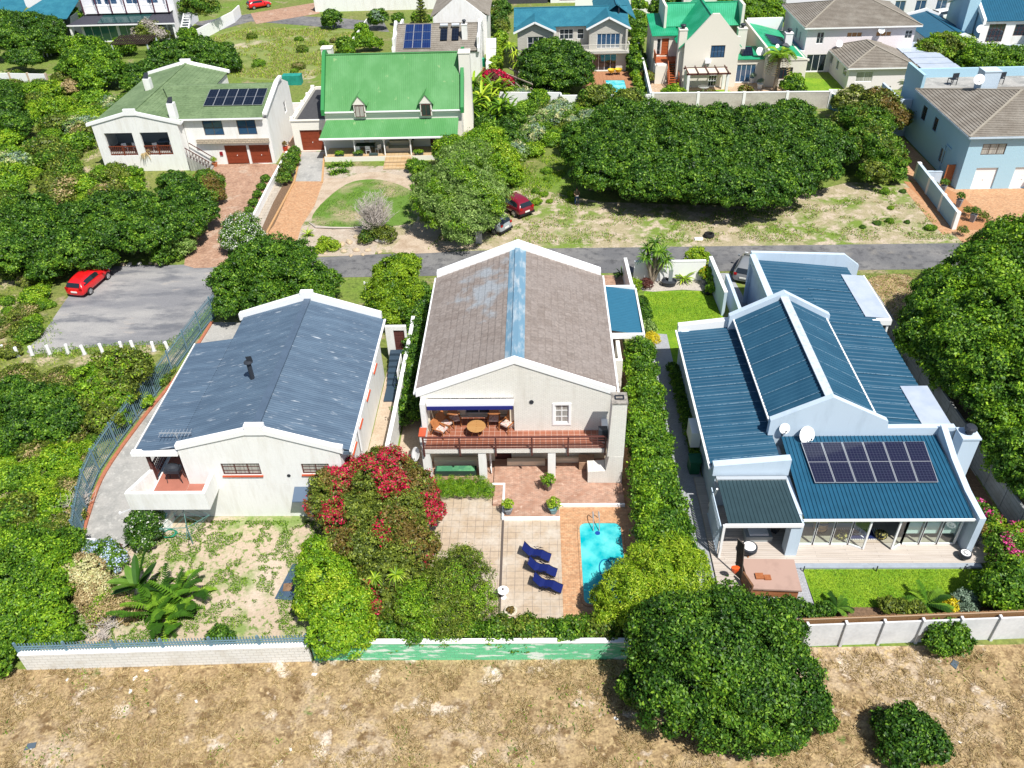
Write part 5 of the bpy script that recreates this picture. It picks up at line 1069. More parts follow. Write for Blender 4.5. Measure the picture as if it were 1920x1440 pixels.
wall(H, (-69.5, 132.2), (-56.2, 132.2), 0, 2.55, T_, ops=[dict(s=(.3, 5.5), z=(.1, 2.4), nx=4, pane=M('green_glass', (.05, .16, .14), .06, spec=.8)), dict(s=(5.8, 12.8), z=(.1, 2.4), nx=6, pane=M('green_glass', (0, 0, 0)))])
for x in (-70.7, -54.8): MB().rod((x, 131.4, 0), (x, 131.4, 2.65), .25).build('column', whitep, H)
m = MB(); m.rod((-54.9, 132.0, 0), (-54.0, 136.2, 4.2), .1, .3); m.rod((-53.7, 132.0, 0), (-52.8, 136.2, 4.2), .1, .3)
for i in range(14): m.rod((-54.9 + i * .065, 132.1 + i * .3, .15 + i * .3), (-53.7 + i * .065, 132.1 + i * .3, .15 + i * .3), .28, .05)
m.build('outside_stair', whitep, H)
H = thing('house', 'low house with teal blue hipped roof at the top left corner', 'house', (-80, 138, 0))
box_walls(H, -79, -71, 133, 143, 0, 3.6, M('grey_green_wall', (.10, .13, .13), .8), f=[dict(s=(2, 4), z=(1, 2.4))])
r = MB(); r.sheet((-79.8, 132.4, 3.6), (-70.9, 131.6, 3.6), (-70.9, 139, 5.6), (-76, 139, 5.6), .3, .01, 'flat'); r.build('roof', tealR, H)
wall(H, (-95, 136.5), (-80, 136.5), 0, 3.8, MATS['grey_green_wall']); r = MB(); r.sheet((-95, 136, 3.8), (-79.8, 136, 3.8), (-79.8, 143, 5.6), (-95, 143, 5.6), .3, .01, 'flat'); r.build('wing_roof', tealR, H)
m = MB(); m.box(-79.9, -76.9, 137.6, 137.8, 4.0, 5.6); f_ = m.build('skylight', whitep, H)

# ---- houses along the top edge
H = thing('house', 'long white terrace house with balconies and deep white garden wall at the top edge', 'house', (-27, 150, 0))
wall(H, (-37.0, 147.8), (-16.0, 147.8), 0, 3.4, white, ops=[dict(s=(1.6, 5.6), z=(2.2, 3.2), nx=5, pane=glass), dict(s=(6.2, 9), z=(2.2, 3.2), nx=3, pane=glassb)])
wall(H, (-36, 151), (-17, 151), 0, 6.5, white, ops=[dict(s=(1, 4), z=(3.6, 5.8), nx=3), dict(s=(6, 9), z=(3.6, 5.8), nx=3), dict(s=(12, 16), z=(3.6, 5.8), nx=4)]); wall(H, (-16, 147.8), (-16, 156), 0, 3.4, white)
MB().box(-36.8, -16.2, 148.05, 150.8, 3.0, 3.1).build('balcony_floor', conc, H)
m = MB(); m.rod((-14, 145, 2.2), (-7, 144.6, 2.2), .08); [m.rod((-14 + i * .25, 145 - i * .014, 1.2), (-14 + i * .25, 145 - i * .014, 2.2), .06) for i in range(28)]; m.box(-14.2, -6.8, 144.8, 145.2, 0, 1.2); m.build('balustrade', whitep, H)
H = thing('house', 'white building with brown slatted garage at the top edge behind the teal roof', 'house', (3, 152, 0))
box_walls(H, 2.5, 12, 150, 158, 0, 5, white, f=[dict(s=(1.5, 6), z=(.3, 2.4), t='garage', mat=M('grey_brown_slats', (.16, .12, .1), .6))]); MB().box(-5, 2, 150, 156, 0, 3).build('carport', screedg, H)
H = thing('house', 'cream house with square windows at the top edge, behind the green gable', 'house', (27, 136, 0))
box_walls(H, 22, 33, 133, 142, 0, 6, crm, f=[dict(s=(2, 3.2), z=(1.6, 2.6), nx=2, nz=2, frame=brownp), dict(s=(5.4, 6.6), z=(1.6, 2.6), nx=2, nz=2, frame=brownp), dict(s=(8.5, 9.6), z=(2, 3), nx=2, nz=2)])
H = thing('house', 'pale lilac houses with blue glass along the top right edge', 'house', (44, 142, 0))
H['label'] = 'pale lilac house with blue windows beyond the large tile roofed house, top edge'
box_walls(H, 38, 64, 136, 146, 0, 5, T_, f=[dict(s=(1 + i * 3.1, 2.6 + i * 3.1), z=(.4, 2.3), nx=2, pane=glassb) for i in range(8)])
# ---- V : low petrol blue roofed building and N : blue gabled house top right
H = thing('house', 'low pale building with a dark petrol blue lean roof beyond the white louvred carport', 'house', (52, 118, 0))
box_walls(H, 50.6, 55.6, 110.6, 122, 0, 3.0, bluewall, l=[dict(s=(8.6, 9.6), z=(1, 2.2)), dict(s=(5.6, 6.6), z=(1, 2.2))])
gable_roof(H, 50.2, 56.2, 110.4, 123, 3.1, 3.9, 'y', roofN, 'corr', .3, .03, rx=53.8)
for yy in (110.2, 123): MB().prism([(50.1, yy, 3.0), (56.3, yy, 3.0), (56.3, yy, 3.3), (53.8, yy, 4.3), (50.1, yy, 3.3)], (0, .3, 0)).build('parapet', whitep, H)
H = thing('house', 'white and blue gabled house with dark petrol roof and walled courtyard, top right corner', 'house', (62, 116, 0))
wall(H, (57.2, 113.4), (63.5, 113.4), 0, 4.9, white, ops=[dict(s=(.9, 3.0), z=(2.3, 4.5), nx=4, nz=3, frame=brownp), dict(s=(4.2, 5.9), z=(3.0, 4.4), nx=3, nz=3, frame=brownp)])
wall(H, (57.2, 124), (57.2, 113.4), 0, 4.9, bluewall2, top=[(0, 4.9), (10.6, 4.9), (5.3, 7.6)]); wall(H, (63.5, 113.4), (63.5, 110), 0, 4.9, bluewall2); wall(H, (63.5, 110), (75, 110), 0, 4.9, bluewall)
gable_roof(H, 57.4, 76, 113.1, 124, 4.9, 7.6, 'x', roofN, 'corr', .3, .03)
MB().box(63.3, 76, 109.6, 113.2, 4.7, 4.85).build('lean_to_roof', roofN, H)
MB().prism([(56.9, 112.8, 4.6), (56.9, 118.5, 7.5), (56.9, 124.4, 4.6), (56.9, 124.4, 5.2), (56.9, 118.5, 8.1), (56.9, 112.8, 5.2)], (.35, 0, 0)).build('gable_coping', whitep, H)
box_walls(H, 55.8, 62.6, 107.2, 112, 0, 2.3, bluewall, th=.2); MB().box(56.0, 62.4, 107.4, 113.3, 1.2, 1.3).build('courtyard_floor', crm, H)
chimney(H, 55.6, 57.0, 115.2, 117, 0, 8.6, bluewall2, False); dish(H, (56.6, 112.4, 4.2), .5, (-.2, -.8, .4))
st = thing('street_lamp', 'dark street lamp mast with two heads rising in front of the large white house', 'street lamp', tuple(G(1568, 95, 0)))
lp = G(1568, 95, 0)
MB().tube([lp, lp + Vector((0, 0, 7.6))], [.09, .05], 8).build('mast', darkm, st); m = MB(); m.rod(lp + Vector((0, 0, 7.5)), lp + Vector((.9, 0, 7.7)), .06); m.box(lp.x + .6, lp.x + 1.3, lp.y - .15, lp.y + .15, 7.65, 7.8); m.build('lamp_head', darkm, st)
m = MB(); m.rod(lp + Vector((0, 0, 4.6)), lp + Vector((-1.0, 0, 5.3)), .05); m.box(lp.x - 1.5, lp.x - .9, lp.y - .12, lp.y + .12, 5.25, 5.38); m.build('lamp_head', darkm, st)
for (xx, yy) in ((-9, -1),): pass
# ================================================================ VEGETATION
rng = np.random.default_rng(11)
PAL = dict(
 dark=[(.010, .036, .003), (.036, .115, .008), (.17, .32, .03)],  # brightest tone lifted to stand in for leaf glints
 mid=[(.018, .065, .004), (.07, .18, .010), (.24, .40, .03)],
 bright=[(.04, .12, .005), (.14, .30, .010), (.36, .54, .03)],
 lime=[(.08, .17, .005), (.24, .40, .012), (.52, .62, .05)],
 yellow=[(.07, .14, .005), (.19, .33, .010), (.38, .52, .03)],
 gold=[(.45, .36, .01), (.68, .56, .01), (.80, .70, .05)],
 olive=[(.035, .06, .008), (.12, .17, .018), (.32, .38, .05)],
 grey=[(.05, .11, .018), (.17, .29, .05), (.42, .56, .17)],
 silver=[(.12, .19, .13), (.22, .32, .22), (.38, .48, .36)],
 rust=[(.10, .07, .015), (.18, .13, .03), (.30, .20, .05)],
 dry=[(.28, .20, .09), (.45, .34, .16), (.62, .50, .26)],
 twig=[(.30, .26, .22), (.42, .38, .34), (.55, .50, .46)],
 red=[(.30, .004, .02), (.55, .006, .05), (.70, .02, .12)],
 magenta=[(.5, .01, .15), (.7, .03, .25), (.8, .15, .4)],
 white=[(.6, .6, .55), (.75, .75, .7), (.85, .85, .8)],
 bluefl=[(.35, .50, .75), (.55, .65, .85), (.8, .85, .95)],
 cream=[(.50, .48, .2), (.62, .60, .3), (.75, .72, .45)],
 burg=[(.06, .02, .02), (.12, .04, .03), (.2, .07, .05)])
def palcol(pal, k):
    p = np.array(PAL[pal]); k = np.clip(k, 0, 1)[:, None] * 2
    return np.where(k < 1, p[0] + (p[1] - p[0]) * k, p[1] + (p[2] - p[1]) * (k - 1))
def leafobj(name, V, F4, C, parent=None, mat=None, smoothn=None):
    "V (n,3), F4 (m,4), C (m,3) face colours"
    off = np.zeros(3); o = parent
    while o is not None: off += np.array(o.location); o = o.parent
    me = bpy.data.meshes.new(name); V = (V - off).astype(np.float32)
    me.vertices.add(len(V)); me.vertices.foreach_set('co', V.ravel())
    k = F4.shape[1]; me.loops.add(F4.size); me.loops.foreach_set('vertex_index', F4.astype(np.int32).ravel())
    me.polygons.add(len(F4)); me.polygons.foreach_set('loop_start', np.arange(0, F4.size, k, dtype=np.int32))
    me.update(calc_edges=True)
    a = me.attributes.new('tint', 'FLOAT_COLOR', 'FACE'); a.data.foreach_set('color', np.hstack([C, np.ones((len(C), 1))]).astype(np.float32).ravel())
    me.materials.append(mat or leafmat('foliage'))
    ob = bpy.data.objects.new(name, me); COL.objects.link(ob); ob.parent = parent
    return ob
def rdir(n, zmin=-1):
    z = rng.uniform(zmin, 1, n); t = rng.uniform(0, 2 * np.pi, n); s = np.sqrt(1 - z * z); return np.stack([s * np.cos(t), s * np.sin(t), z], 1)
def norm(a): return a / np.maximum(np.linalg.norm(a, axis=1, keepdims=True), 1e-6)
def leaves(P, N, a, asp=.55, jit=.7, up=0):
    n = len(P); N = norm(N + rng.normal(0, jit, (n, 3)) + np.array([0, 0, up])); T = norm(np.cross(N, rng.normal(0, 1, (n, 3)))); B = np.cross(N, T)
    a = a * rng.uniform(.6, 1.3, n)[:, None]
    V = np.stack([P + T * a, P + B * a * asp, P - T * a, P - B * a * asp], 1).reshape(-1, 3)
    return V, np.arange(4 * n).reshape(-1, 4)
def crown(lobes, leaf=.13, dens=60, pal='dark', clump=.34, asp=.55, jit=.7, pal2=None, mix2=.0, flower=None, fl=.0, zmin=-.35, fclump=True, cmax=.6, flf=None):
    leaf = leaf * .72; dens = dens * 1.75
    L = np.array([(l[0], l[1], l[2], l[3], l[3], l[4] if len(l) > 4 else l[3] * .85) for l in lobes], float)
    Vs, Fs, Cs = [], [], []; nv = 0; P_, N_, K_, FL = [], [], [], []
    for c in L:
        r = c[3:6]; rm = r.mean(); cr = min(max(clump * rm, .16), cmax)
        nb = int(max(6, 2 * np.pi * rm * rm * (1 - zmin) / (cr * cr * 1.5)))
        nb = int(nb * .95); ii = (np.arange(nb) + .5) / nb; zz_ = 1 - ii * (1 - zmin); tt_ = np.arange(nb) * 2.39996 + rng.uniform(0, 6.28); ss_ = np.sqrt(1 - zz_ ** 2); d = norm(np.stack([ss_ * np.cos(tt_), ss_ * np.sin(tt_), zz_], 1) + rng.normal(0, .12, (nb, 3))); bc = c[:3] + d * r * rng.uniform(.72, 1.04, nb)[:, None]; br = cr * rng.uniform(.55, 1.2, nb)
        bt = rng.uniform(0, 1, nb); bf = rng.uniform(0, 1, nb)
        n = int(dens * 2 * np.pi * cr * cr) ; d2 = rdir(nb * n)
        dd = np.repeat(d, n, 0); dot = (d2 * dd).sum(1); d2[dot < 0] *= -1; d2[:, 2] = np.where(rng.uniform(0, 1, len(d2)) < .6, np.abs(d2[:, 2]), d2[:, 2])
        fr_ = rng.uniform(.6, 1.12, nb * n); fr_ = np.where(rng.uniform(0, 1, nb * n) < .07, rng.uniform(1.1, 1.5, nb * n), fr_)
        P = np.repeat(bc, n, 0) + d2 * (np.repeat(br, n) * fr_)[:, None] * np.array([1, 1, .8])
        keep = P[:, 2] > .03
        for q in L:
            if q is c: continue
            e = ((P - q[:3]) / q[3:6]); keep &= (e * e).sum(1) > .55
        k = np.repeat(bt, n) * .4 + rng.uniform(0, 1, nb * n) ** 1.6 * .6
        f_ = (np.repeat(bf, n) < fl * 1.6) & (rng.uniform(0, 1, nb * n) < .6) if fclump else rng.uniform(0, 1, nb * n) < fl
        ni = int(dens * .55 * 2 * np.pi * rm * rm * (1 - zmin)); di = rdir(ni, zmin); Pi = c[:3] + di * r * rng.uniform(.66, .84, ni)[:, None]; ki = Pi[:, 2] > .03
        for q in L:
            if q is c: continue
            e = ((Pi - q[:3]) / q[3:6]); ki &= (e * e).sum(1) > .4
        P_.append(Pi[ki]); N_.append(di[ki]); K_.append(rng.uniform(0, .6, ki.sum())); FL.append(np.zeros(ki.sum(), bool))  # inner leaves held to darker tones, shade between clumps put into colour
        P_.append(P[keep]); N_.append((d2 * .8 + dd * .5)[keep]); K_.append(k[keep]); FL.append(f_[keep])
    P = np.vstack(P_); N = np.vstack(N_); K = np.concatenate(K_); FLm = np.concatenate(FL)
    V, F = leaves(P, N, leaf, asp, jit); K = np.where(rng.uniform(0, 1, len(K)) < .10, 1., K); C = palcol(pal, K)  # a few leaves forced to the brightest tone, glints painted as colour
    if pal2:
        # second leaf colour in patches of a few decimetres
        h = np.sin(P[:, 0] * 1.7 + P[:, 2] * 2.1) + np.sin(P[:, 1] * 1.9 - P[:, 2] * 1.3 + 2) + rng.normal(0, .6, len(P))
        m_ = h > np.quantile(h, 1 - mix2); C[m_] = palcol(pal2, K)[m_]
    if flf is not None: FLm &= flf(P)
    if flower: C[FLm] = palcol(flower, rng.uniform(0, 1, FLm.sum()))
    # inner bough mass in painted shade tone so that the crown is not see-through
    cv, cf = [], []; base = len(V)
    for c in L:
        m = MB(); nseg = 10; prof = [(.25, -.5), (.5, -.3), (.6, 0), (.5, .35), (.3, .5), (.04, .58)]
        k0 = len(cv)
        for (rr, zz) in prof:
            for j in range(nseg):
                t = 2 * np.pi * j / nseg; w = rng.uniform(.85, 1.0); cv.append((c[0] + rr * c[3] * w * np.cos(t), c[1] + rr * c[4] * w * np.sin(t), max(.02, c[2] + zz * c[5])))
        for i in range(len(prof) - 1):
            for j in range(nseg): cf.append((base + k0 + i * nseg + j, base + k0 + i * nseg + (j + 1) % nseg, base + k0 + (i + 1) * nseg + (j + 1) % nseg, base + k0 + (i + 1) * nseg + j))
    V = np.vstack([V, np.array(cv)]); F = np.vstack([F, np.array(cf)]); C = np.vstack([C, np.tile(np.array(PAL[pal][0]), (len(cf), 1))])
    return V, F, C
barkm = M('tree_bark', (.13, .10, .075), .9, fine=(8, .3), bump=(10, .7))
def PX(lobes): return [(*G(l[0], l[1], l[2])[:], l[3], *l[4:]) for l in lobes]
def tree(name, label, cat, lobes, px=True, trunk=True, group=None, **kw):
    L = PX(lobes) if px else lobes
    bx = sum(l[0] for l in L) / len(L); by = sum(l[1] for l in L) / len(L)
    if not trunk:
        V, F, C = crown(L, **kw); o = leafobj(name, V - np.array([bx, by, 0]), F, C); o.location = (bx, by, 0); return tag(o, label, cat, group)
    o = thing(name, label, cat, (bx, by, 0), group)
    m = MB(); top = max(l[2] for l in L); r0 = .06 + .035 * top
    m.tube([(bx, by, -.05), (bx + .1, by, top * .3), (bx, by + .1, top * .55)], [r0 * 1.3, r0, r0 * .7], 8)
    m.build('trunk', barkm, o)
    m = MB()
    for l in L[:6]:
        a = Vector((bx + .05, by, top * .35)); b = Vector((l[0], l[1], l[2])); mm = a.lerp(b, .5) + Vector((0, 0, -.1 * top)); m.tube([a, mm, b], [r0 * .6, r0 * .4, r0 * .2], 6)
    m.build('limbs', barkm, o)
    V, F, C = crown(L, **kw); leafobj('crown', V, F, C, o); return o
def bush(label, lobes, cat='bush', name='bush', group=None, **kw): return tree(name, label, cat, lobes, trunk=False, group=group, **kw)

# --- foreground and gardens of the three near houses
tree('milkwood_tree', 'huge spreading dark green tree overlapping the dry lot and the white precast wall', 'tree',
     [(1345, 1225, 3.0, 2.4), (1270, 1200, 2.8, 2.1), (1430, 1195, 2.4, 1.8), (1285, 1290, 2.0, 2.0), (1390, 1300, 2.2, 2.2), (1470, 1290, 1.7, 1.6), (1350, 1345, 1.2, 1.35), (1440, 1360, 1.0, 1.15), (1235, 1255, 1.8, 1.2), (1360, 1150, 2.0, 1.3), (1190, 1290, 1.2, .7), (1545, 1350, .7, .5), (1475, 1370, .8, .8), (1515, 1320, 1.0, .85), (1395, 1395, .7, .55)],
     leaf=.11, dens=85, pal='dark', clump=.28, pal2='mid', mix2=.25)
bush('dark green leafy bush growing in the dry lot at the bottom right corner', [(1700, 1370, .9, 1.0), (1740, 1395, .7, .8), (1685, 1405, .6, .8), (1655, 1355, .5, .5)], leaf=.11, dens=90, pal='dark')
bush('round green bush growing against the outside of the white precast wall', [(1775, 1190, .9, .8), (1760, 1205, .7, .6), (1795, 1200, .7, .6)], leaf=.10, dens=90, pal='mid')
tree('feathery_tree', 'yellow green feathery tree leaning over the foot of the near pool', 'tree',
     [(1180, 1105, 2.2, 1.35), (1240, 1080, 2.6, 1.4), (1215, 1150, 1.9, 1.25), (1285, 1095, 2.3, 1.3), (1145, 1150, 1.4, .75), (1265, 1040, 2.2, 1.0), (1310, 1130, 2.0, .9), (1230, 1195, 1.2, .7), (1165, 1080, 1.9, .6), (1128, 1120, 1.4, .55), (1300, 1055, 2.6, .7), (1200, 1040, 2.4, .6)], leaf=.12, dens=80, pal='lime', asp=.25, clump=.3)
hl = []
for (a, b, w) in ((1200, 665, .8), (1203, 705, .9), (1208, 745, 1.0), (1212, 790, 1.1), (1217, 835, 1.15), (1222, 880, 1.15), (1230, 925, 1.2), (1240, 965, 1.25), (1245, 1005, 1.3), (1250, 1040, 1.3)): hl.append((a, b, 1.35, w, 1.2)); hl.append((a + rnd.uniform(-14, 14), b + 22, 1.5, w * .75, .9))
bush('tall sprawling creeper hedge between the middle house and the blue roofed house', hl, cat='hedge', name='hedge', leaf=.12, dens=85, pal='mid', pal2='bright', mix2=.45, clump=.4)
tree('bougainvillea', 'large bougainvillea covered in crimson flowers between the left and middle houses', 'bougainvillea',
     [(640, 905, 2.6, 1.5), (715, 895, 3.0, 1.7), (770, 925, 2.4, 1.4), (660, 970, 2.2, 1.5), (740, 975, 2.4, 1.5), (610, 945, 1.9, 1.0), (800, 960, 1.8, .95), (690, 1030, 2.0, 1.5), (770, 1030, 1.9, 1.4), (720, 1140, 1.2, 1.0), (775, 1095, 1.7, 1.1), (720, 1090, 1.8, 1.4), (640, 1030, 1.6, 1.1)],
     leaf=.095, dens=100, pal='olive', pal2='rust', mix2=.22, flower='red', fl=.75, clump=.2, flf=lambda P: (np.sin(P[:, 0] * 2.3 + 1) + np.sin(P[:, 1] * 1.9 + P[:, 0]) + np.clip((P[:, 1] - 31) * .55, -1.6, 1.2) + rng.normal(0, .35, len(P))) > .2)
tree('tipuana_tree', 'bright lime green tree at the wall corner below the bougainvillea', 'tree',
     [(610, 1090, 2.0, 1.35), (640, 1140, 1.9, 1.35), (625, 1190, 1.5, 1.1), (600, 1040, 1.8, .9), (665, 1185, 1.3, 1.0), (590, 1130, 1.5, .9)], leaf=.10, dens=95, pal='bright', pal2='lime', mix2=.4)
tree('karee_tree', 'rounded olive green tree beside the tiled patio, left of the three blue loungers', 'tree',
     [(860, 1090, 2.0, 1.45), (820, 1120, 1.9, 1.3), (890, 1130, 1.5, 1.0), (835, 1160, 1.4, 1.2), (780, 1140, 1.7, 1.2), (870, 1060, 1.5, .9)], leaf=.09, dens=100, pal='olive', pal2='bright', mix2=.4, asp=.3)
cl = [(a, 1182 + 4 * math.sin(a * .05), 1.0 + .25 * math.sin(a * .09), .55 + .12 * math.sin(a * .13)) for a in range(700, 1180, 26)] + [(a, 1205, .6, .4) for a in (735, 870, 960, 985, 1010, 1160)]
bush('dark green creeper spilling over the flaking green wall below the patio', cl, cat='creeper', name='creeper', leaf=.10, dens=110, pal='mid', pal2='olive', mix2=.3, clump=.5)
tree('milkwood_tree', 'broad round dark green tree beside the back gable of the slate roofed house', 'tree',
     [(500, 500, 3.2, 2.4), (440, 530, 2.4, 1.8), (560, 520, 2.4, 2.0), (590, 560, 1.8, 1.4), (500, 560, 2.0, 1.8), (430, 575, 1.5, 1.1), (462, 505, 2.6, 1.5), (550, 485, 2.6, 1.6), (610, 530, 1.8, 1.2)], leaf=.13, dens=60, pal='mid', pal2='dark', mix2=.4, clump=.26)
tree('privet_tree', 'egg shaped yellow green tree between the slate roofed and brown roofed houses', 'tree',
     [(738, 520, 2.8, 1.5), (715, 555, 2.0, 1.25), (765, 550, 2.0, 1.2), (735, 585, 1.4, 1.3), (760, 500, 2.4, 1.1)], leaf=.11, dens=80, pal='yellow', pal2='mid', mix2=.3)
bush('small conical green bush behind the yellow green tree by the road', [(773, 497, 1.2, .7), (773, 487, 1.9, .4)], leaf=.1, dens=80, pal='mid')
hl = [(786 + rnd.uniform(-6, 6) - (b - 560) * .06, b, 1.0, .75, 1.0) for b in range(555, 790, 24)]
bush('dark clipped creeper hedge against the left side of the brown roofed house', hl, cat='hedge', name='hedge', leaf=.12, dens=80, pal='dark', pal2='mid', mix2=.35, clump=.5)
bush('flowering round topiary bush dotted white beside the left garden lawn', [(272, 985, 1.1, .85, 1.0), (272, 965, 1.6, .65), (270, 1005, .7, .8)], leaf=.08, dens=130, pal='dark', flower='white', fl=.05, fclump=False)
bush('small bright green shrub between the flowering round bush and the white balcony', [(272, 955, 1.2, .5), (285, 948, 1.4, .35)], leaf=.12, dens=80, pal='bright')
bush('sprawling shrub with pale blue white flowers at the end of the concrete path', [(195, 1040, .8, .75), (215, 1050, .6, .6), (175, 1035, .7, .6)], leaf=.08, dens=130, pal='mid', flower='bluefl', fl=.28)
bush('yellow tan dying shrub between the green thicket and the thin sandy lawn', [(160, 1075, .9, .9), (185, 1100, .7, .7), (135, 1060, .8, .7), (170, 1120, .5, .7)], leaf=.08, dens=120, pal='dry', pal2='cream', mix2=.3)
bush('mottled yellow green ground shrub beside the banana clump in the left garden', [(215, 1130, .4, .8), (190, 1150, .35, .7), (240, 1150, .3, .6)], leaf=.07, dens=110, pal='dry', pal2='bright', mix2=.45)
bush('big bright green thicket at the left end of the white washed wall', [(60, 1060, 1.5, 1.6), (20, 1090, 1.6, 1.8), (100, 1040, 1.3, 1.2), (80, 1120, 1.1, 1.4), (30, 1150, 1.1, 1.5), (130, 1080, .9, .9), (95, 1165, .8, 1.0), (5, 1205, .8, 1.1), (-15, 1240, .8, 1.0), (15, 1165, 1.0, 1.2), (40, 1030, 1.4, 1.3), (130, 1020, 1.0, .9), (60, 1190, .6, .9)], cat='thicket', name='thicket', leaf=.10, dens=85, pal='mid', pal2='bright', mix2=.5, clump=.26)
bush('low green shrub behind the white washed wall, left of the banana clump', [(110, 1195, .5, .5), (140, 1190, .4, .4)], leaf=.1, dens=90, pal='mid')
bush('low green shrub behind the palisade rails, right of the banana clump', [(410, 1192, .5, .5), (425, 1198, .4, .4)], leaf=.1, dens=90, pal='dark')
bush('clipped bright green grass mound in front of the balcony pillars', [(823 + i * 13, 908 + (i % 2) * 14, .35, .42, .4) for i in range(8)] , cat='grass mound', name='grass_mound', leaf=.10, dens=170, pal='bright', asp=.12, clump=.5)
bush('ball shaped golden yellow shrub at the corner of the square back lawn', [(1222, 636, .75, .52)], leaf=.06, dens=170, pal='gold')
for lab, q in (('uppermost of the three dark shrubs lining the left edge of the square lawn', (1200, 570, .6, .6)), ('middle one of the three dark shrubs lining the left edge of the square lawn', (1204, 590, .6, .6)), ('greyish lowest shrub on the left edge of the square lawn by the golden ball', (1213, 612, .5, .55))):
    bush(lab, [q, (q[0] + 6, q[1] + 6, .4, .45)], leaf=.09, dens=90, pal='grey' if 'greyish' in lab else 'dark')
bush('small yellow orange shrub at the foot of the dracaena trees', [(1190, 533, .6, .5)], leaf=.08, dens=100, pal='yellow')
bush('dark red shrub at the foot of the leaning dracaena trunk', [(1212, 532, .4, .45)], leaf=.08, dens=100, pal='burg')
bush('round pale yellow green shrub behind the white wall facing the road', [(1307, 483, .9, .85), (1320, 486, .7, .6)], leaf=.10, dens=90, pal='lime')
bush('leafy green shrub climbing the pale blue wall beside the square lawn', [(1340, 525, .9, .5), (1338, 540, .6, .5), (1335, 510, 1.2, .4)], leaf=.12, dens=80, pal='bright')
bush('orange flowered shrub left of the pale blue wall by the road', [(1322, 508, .8, .5)], leaf=.12, dens=80, pal='bright', flower='gold', fl=.35)
hl = [(1262 + (b - 690) * .28, b, .45, .38) for b in range(690, 860, 14)]
bush('low dark hedge strip along the shaded left wall of the blue roofed house', hl, cat='hedge', name='hedge', leaf=.09, dens=110, pal='mid', clump=.5)
# right hand side
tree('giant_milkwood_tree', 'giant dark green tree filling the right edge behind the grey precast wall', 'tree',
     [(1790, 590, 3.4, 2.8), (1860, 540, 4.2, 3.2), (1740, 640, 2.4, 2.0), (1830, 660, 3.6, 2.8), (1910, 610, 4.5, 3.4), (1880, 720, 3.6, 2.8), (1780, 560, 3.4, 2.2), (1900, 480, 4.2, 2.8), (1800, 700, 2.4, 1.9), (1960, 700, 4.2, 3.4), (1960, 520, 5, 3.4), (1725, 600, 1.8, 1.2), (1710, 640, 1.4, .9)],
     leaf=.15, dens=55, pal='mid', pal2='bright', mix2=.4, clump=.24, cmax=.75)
tree('milkwood_tree', 'dark green tree at the right edge beside the side yard of the blue roofed house', 'tree',
     [(1890, 800, 2.8, 1.7), (1925, 850, 2.8, 1.8), (1935, 780, 3.0, 2.0), (1900, 880, 2.0, 1.2), (1960, 900, 2.4, 1.7)], leaf=.12, dens=75, pal='mid', pal2='bright', mix2=.35, clump=.26)
bush('big leafy bright bush in the right corner of the narrow front lawn', [(1880, 1110, 1.3, 1.0), (1905, 1085, 1.5, 1.0), (1850, 1100, 1.0, .7), (1925, 1120, 1.3, 1.1), (1895, 1135, .8, .7)], leaf=.12, dens=90, pal='mid', pal2='bright', mix2=.4)
bush('rose coloured flowering shrub bed beside the right end of the timber deck', [(1880, 1020, .9, .9), (1895, 1045, .8, .8), (1862, 985, .7, .6), (1850, 965, .6, .5), (1910, 1010, .9, .8), (1875, 1060, .6, .6), (1838, 950, .5, .4)], leaf=.09, dens=110, pal='mid', pal2='lime', mix2=.3, flower='magenta', fl=.10)
bush('rounded silvery grey shrub near the cycad in the narrow front bed', [(1810, 1127, .5, .55), (1818, 1130, .4, .4)], leaf=.06, dens=160, pal='silver')
bush('yellow flowered shrub between the cycad and the silvery shrub', [(1783, 1135, .4, .35)], leaf=.08, dens=120, pal='gold')
for lab, q, p_ in (('low dark shrubs behind the bamboo screen, near the hot tub', [(1545, 1145, .4, .4), (1520, 1148, .4, .35), (1500, 1140, .4, .4), (1480, 1135, .5, .45)], 'dark'), ('reddish low shrub between the two cycads in the narrow front bed', [(1665, 1135, .4, .4), (1690, 1140, .4, .4), (1720, 1142, .35, .35)], 'olive')):
    bush(lab, q, leaf=.09, dens=110, pal=p_)

# --- between the road and the upper houses
tree('willow_tree', 'large round grey green tree standing beside the two cars', 'tree',
     [(865, 350, 3.8, 2.9), (830, 380, 3.0, 2.3), (898, 375, 3.2, 2.4), (870, 310, 4.2, 2.2), (908, 398, 2.2, 1.7), (870, 415, 2.2, 2.4), (815, 350, 3.0, 1.9), (820, 405, 2.0, 1.5), (918, 358, 2.8, 1.6), (885, 290, 4.4, 1.6)], leaf=.17, dens=45, pal='grey', pal2='bright', mix2=.3, asp=.3, clump=.26)
bush('bright yellow green bushy trees behind the large round grey green tree', [(900, 285, 2.0, 2.2), (935, 300, 1.8, 1.8), (850, 285, 1.8, 1.7), (950, 325, 1.2, 1.4), (915, 265, 2.2, 1.7)], cat='tree', name='shrub_tree', leaf=.15, dens=50, pal='bright', pal2='lime', mix2=.3)
th = []
for a in range(1085, 1580, 44):
    for b in range(225, 375, 32):
        u = (a - 1316) / 252; v = (b - 293) / 100
        if u * u + v * v < 1.02 and not (a < 1180 and b > 335) and not (a < 1115 and b > 305): th.append((a + rnd.uniform(-14, 14), b + rnd.uniform(-8, 8), 2.6 * (1 - .45 * (u * u + v * v)) + .6, rnd.uniform(1.7, 2.4), rnd.uniform(1.3, 1.8)))
bush('enormous dark green milkwood thicket in front of the stained concrete wall', th, cat='thicket', name='thicket', leaf=.17, dens=42, pal='dark', pal2='mid', mix2=.4, clump=.3, cmax=.7)
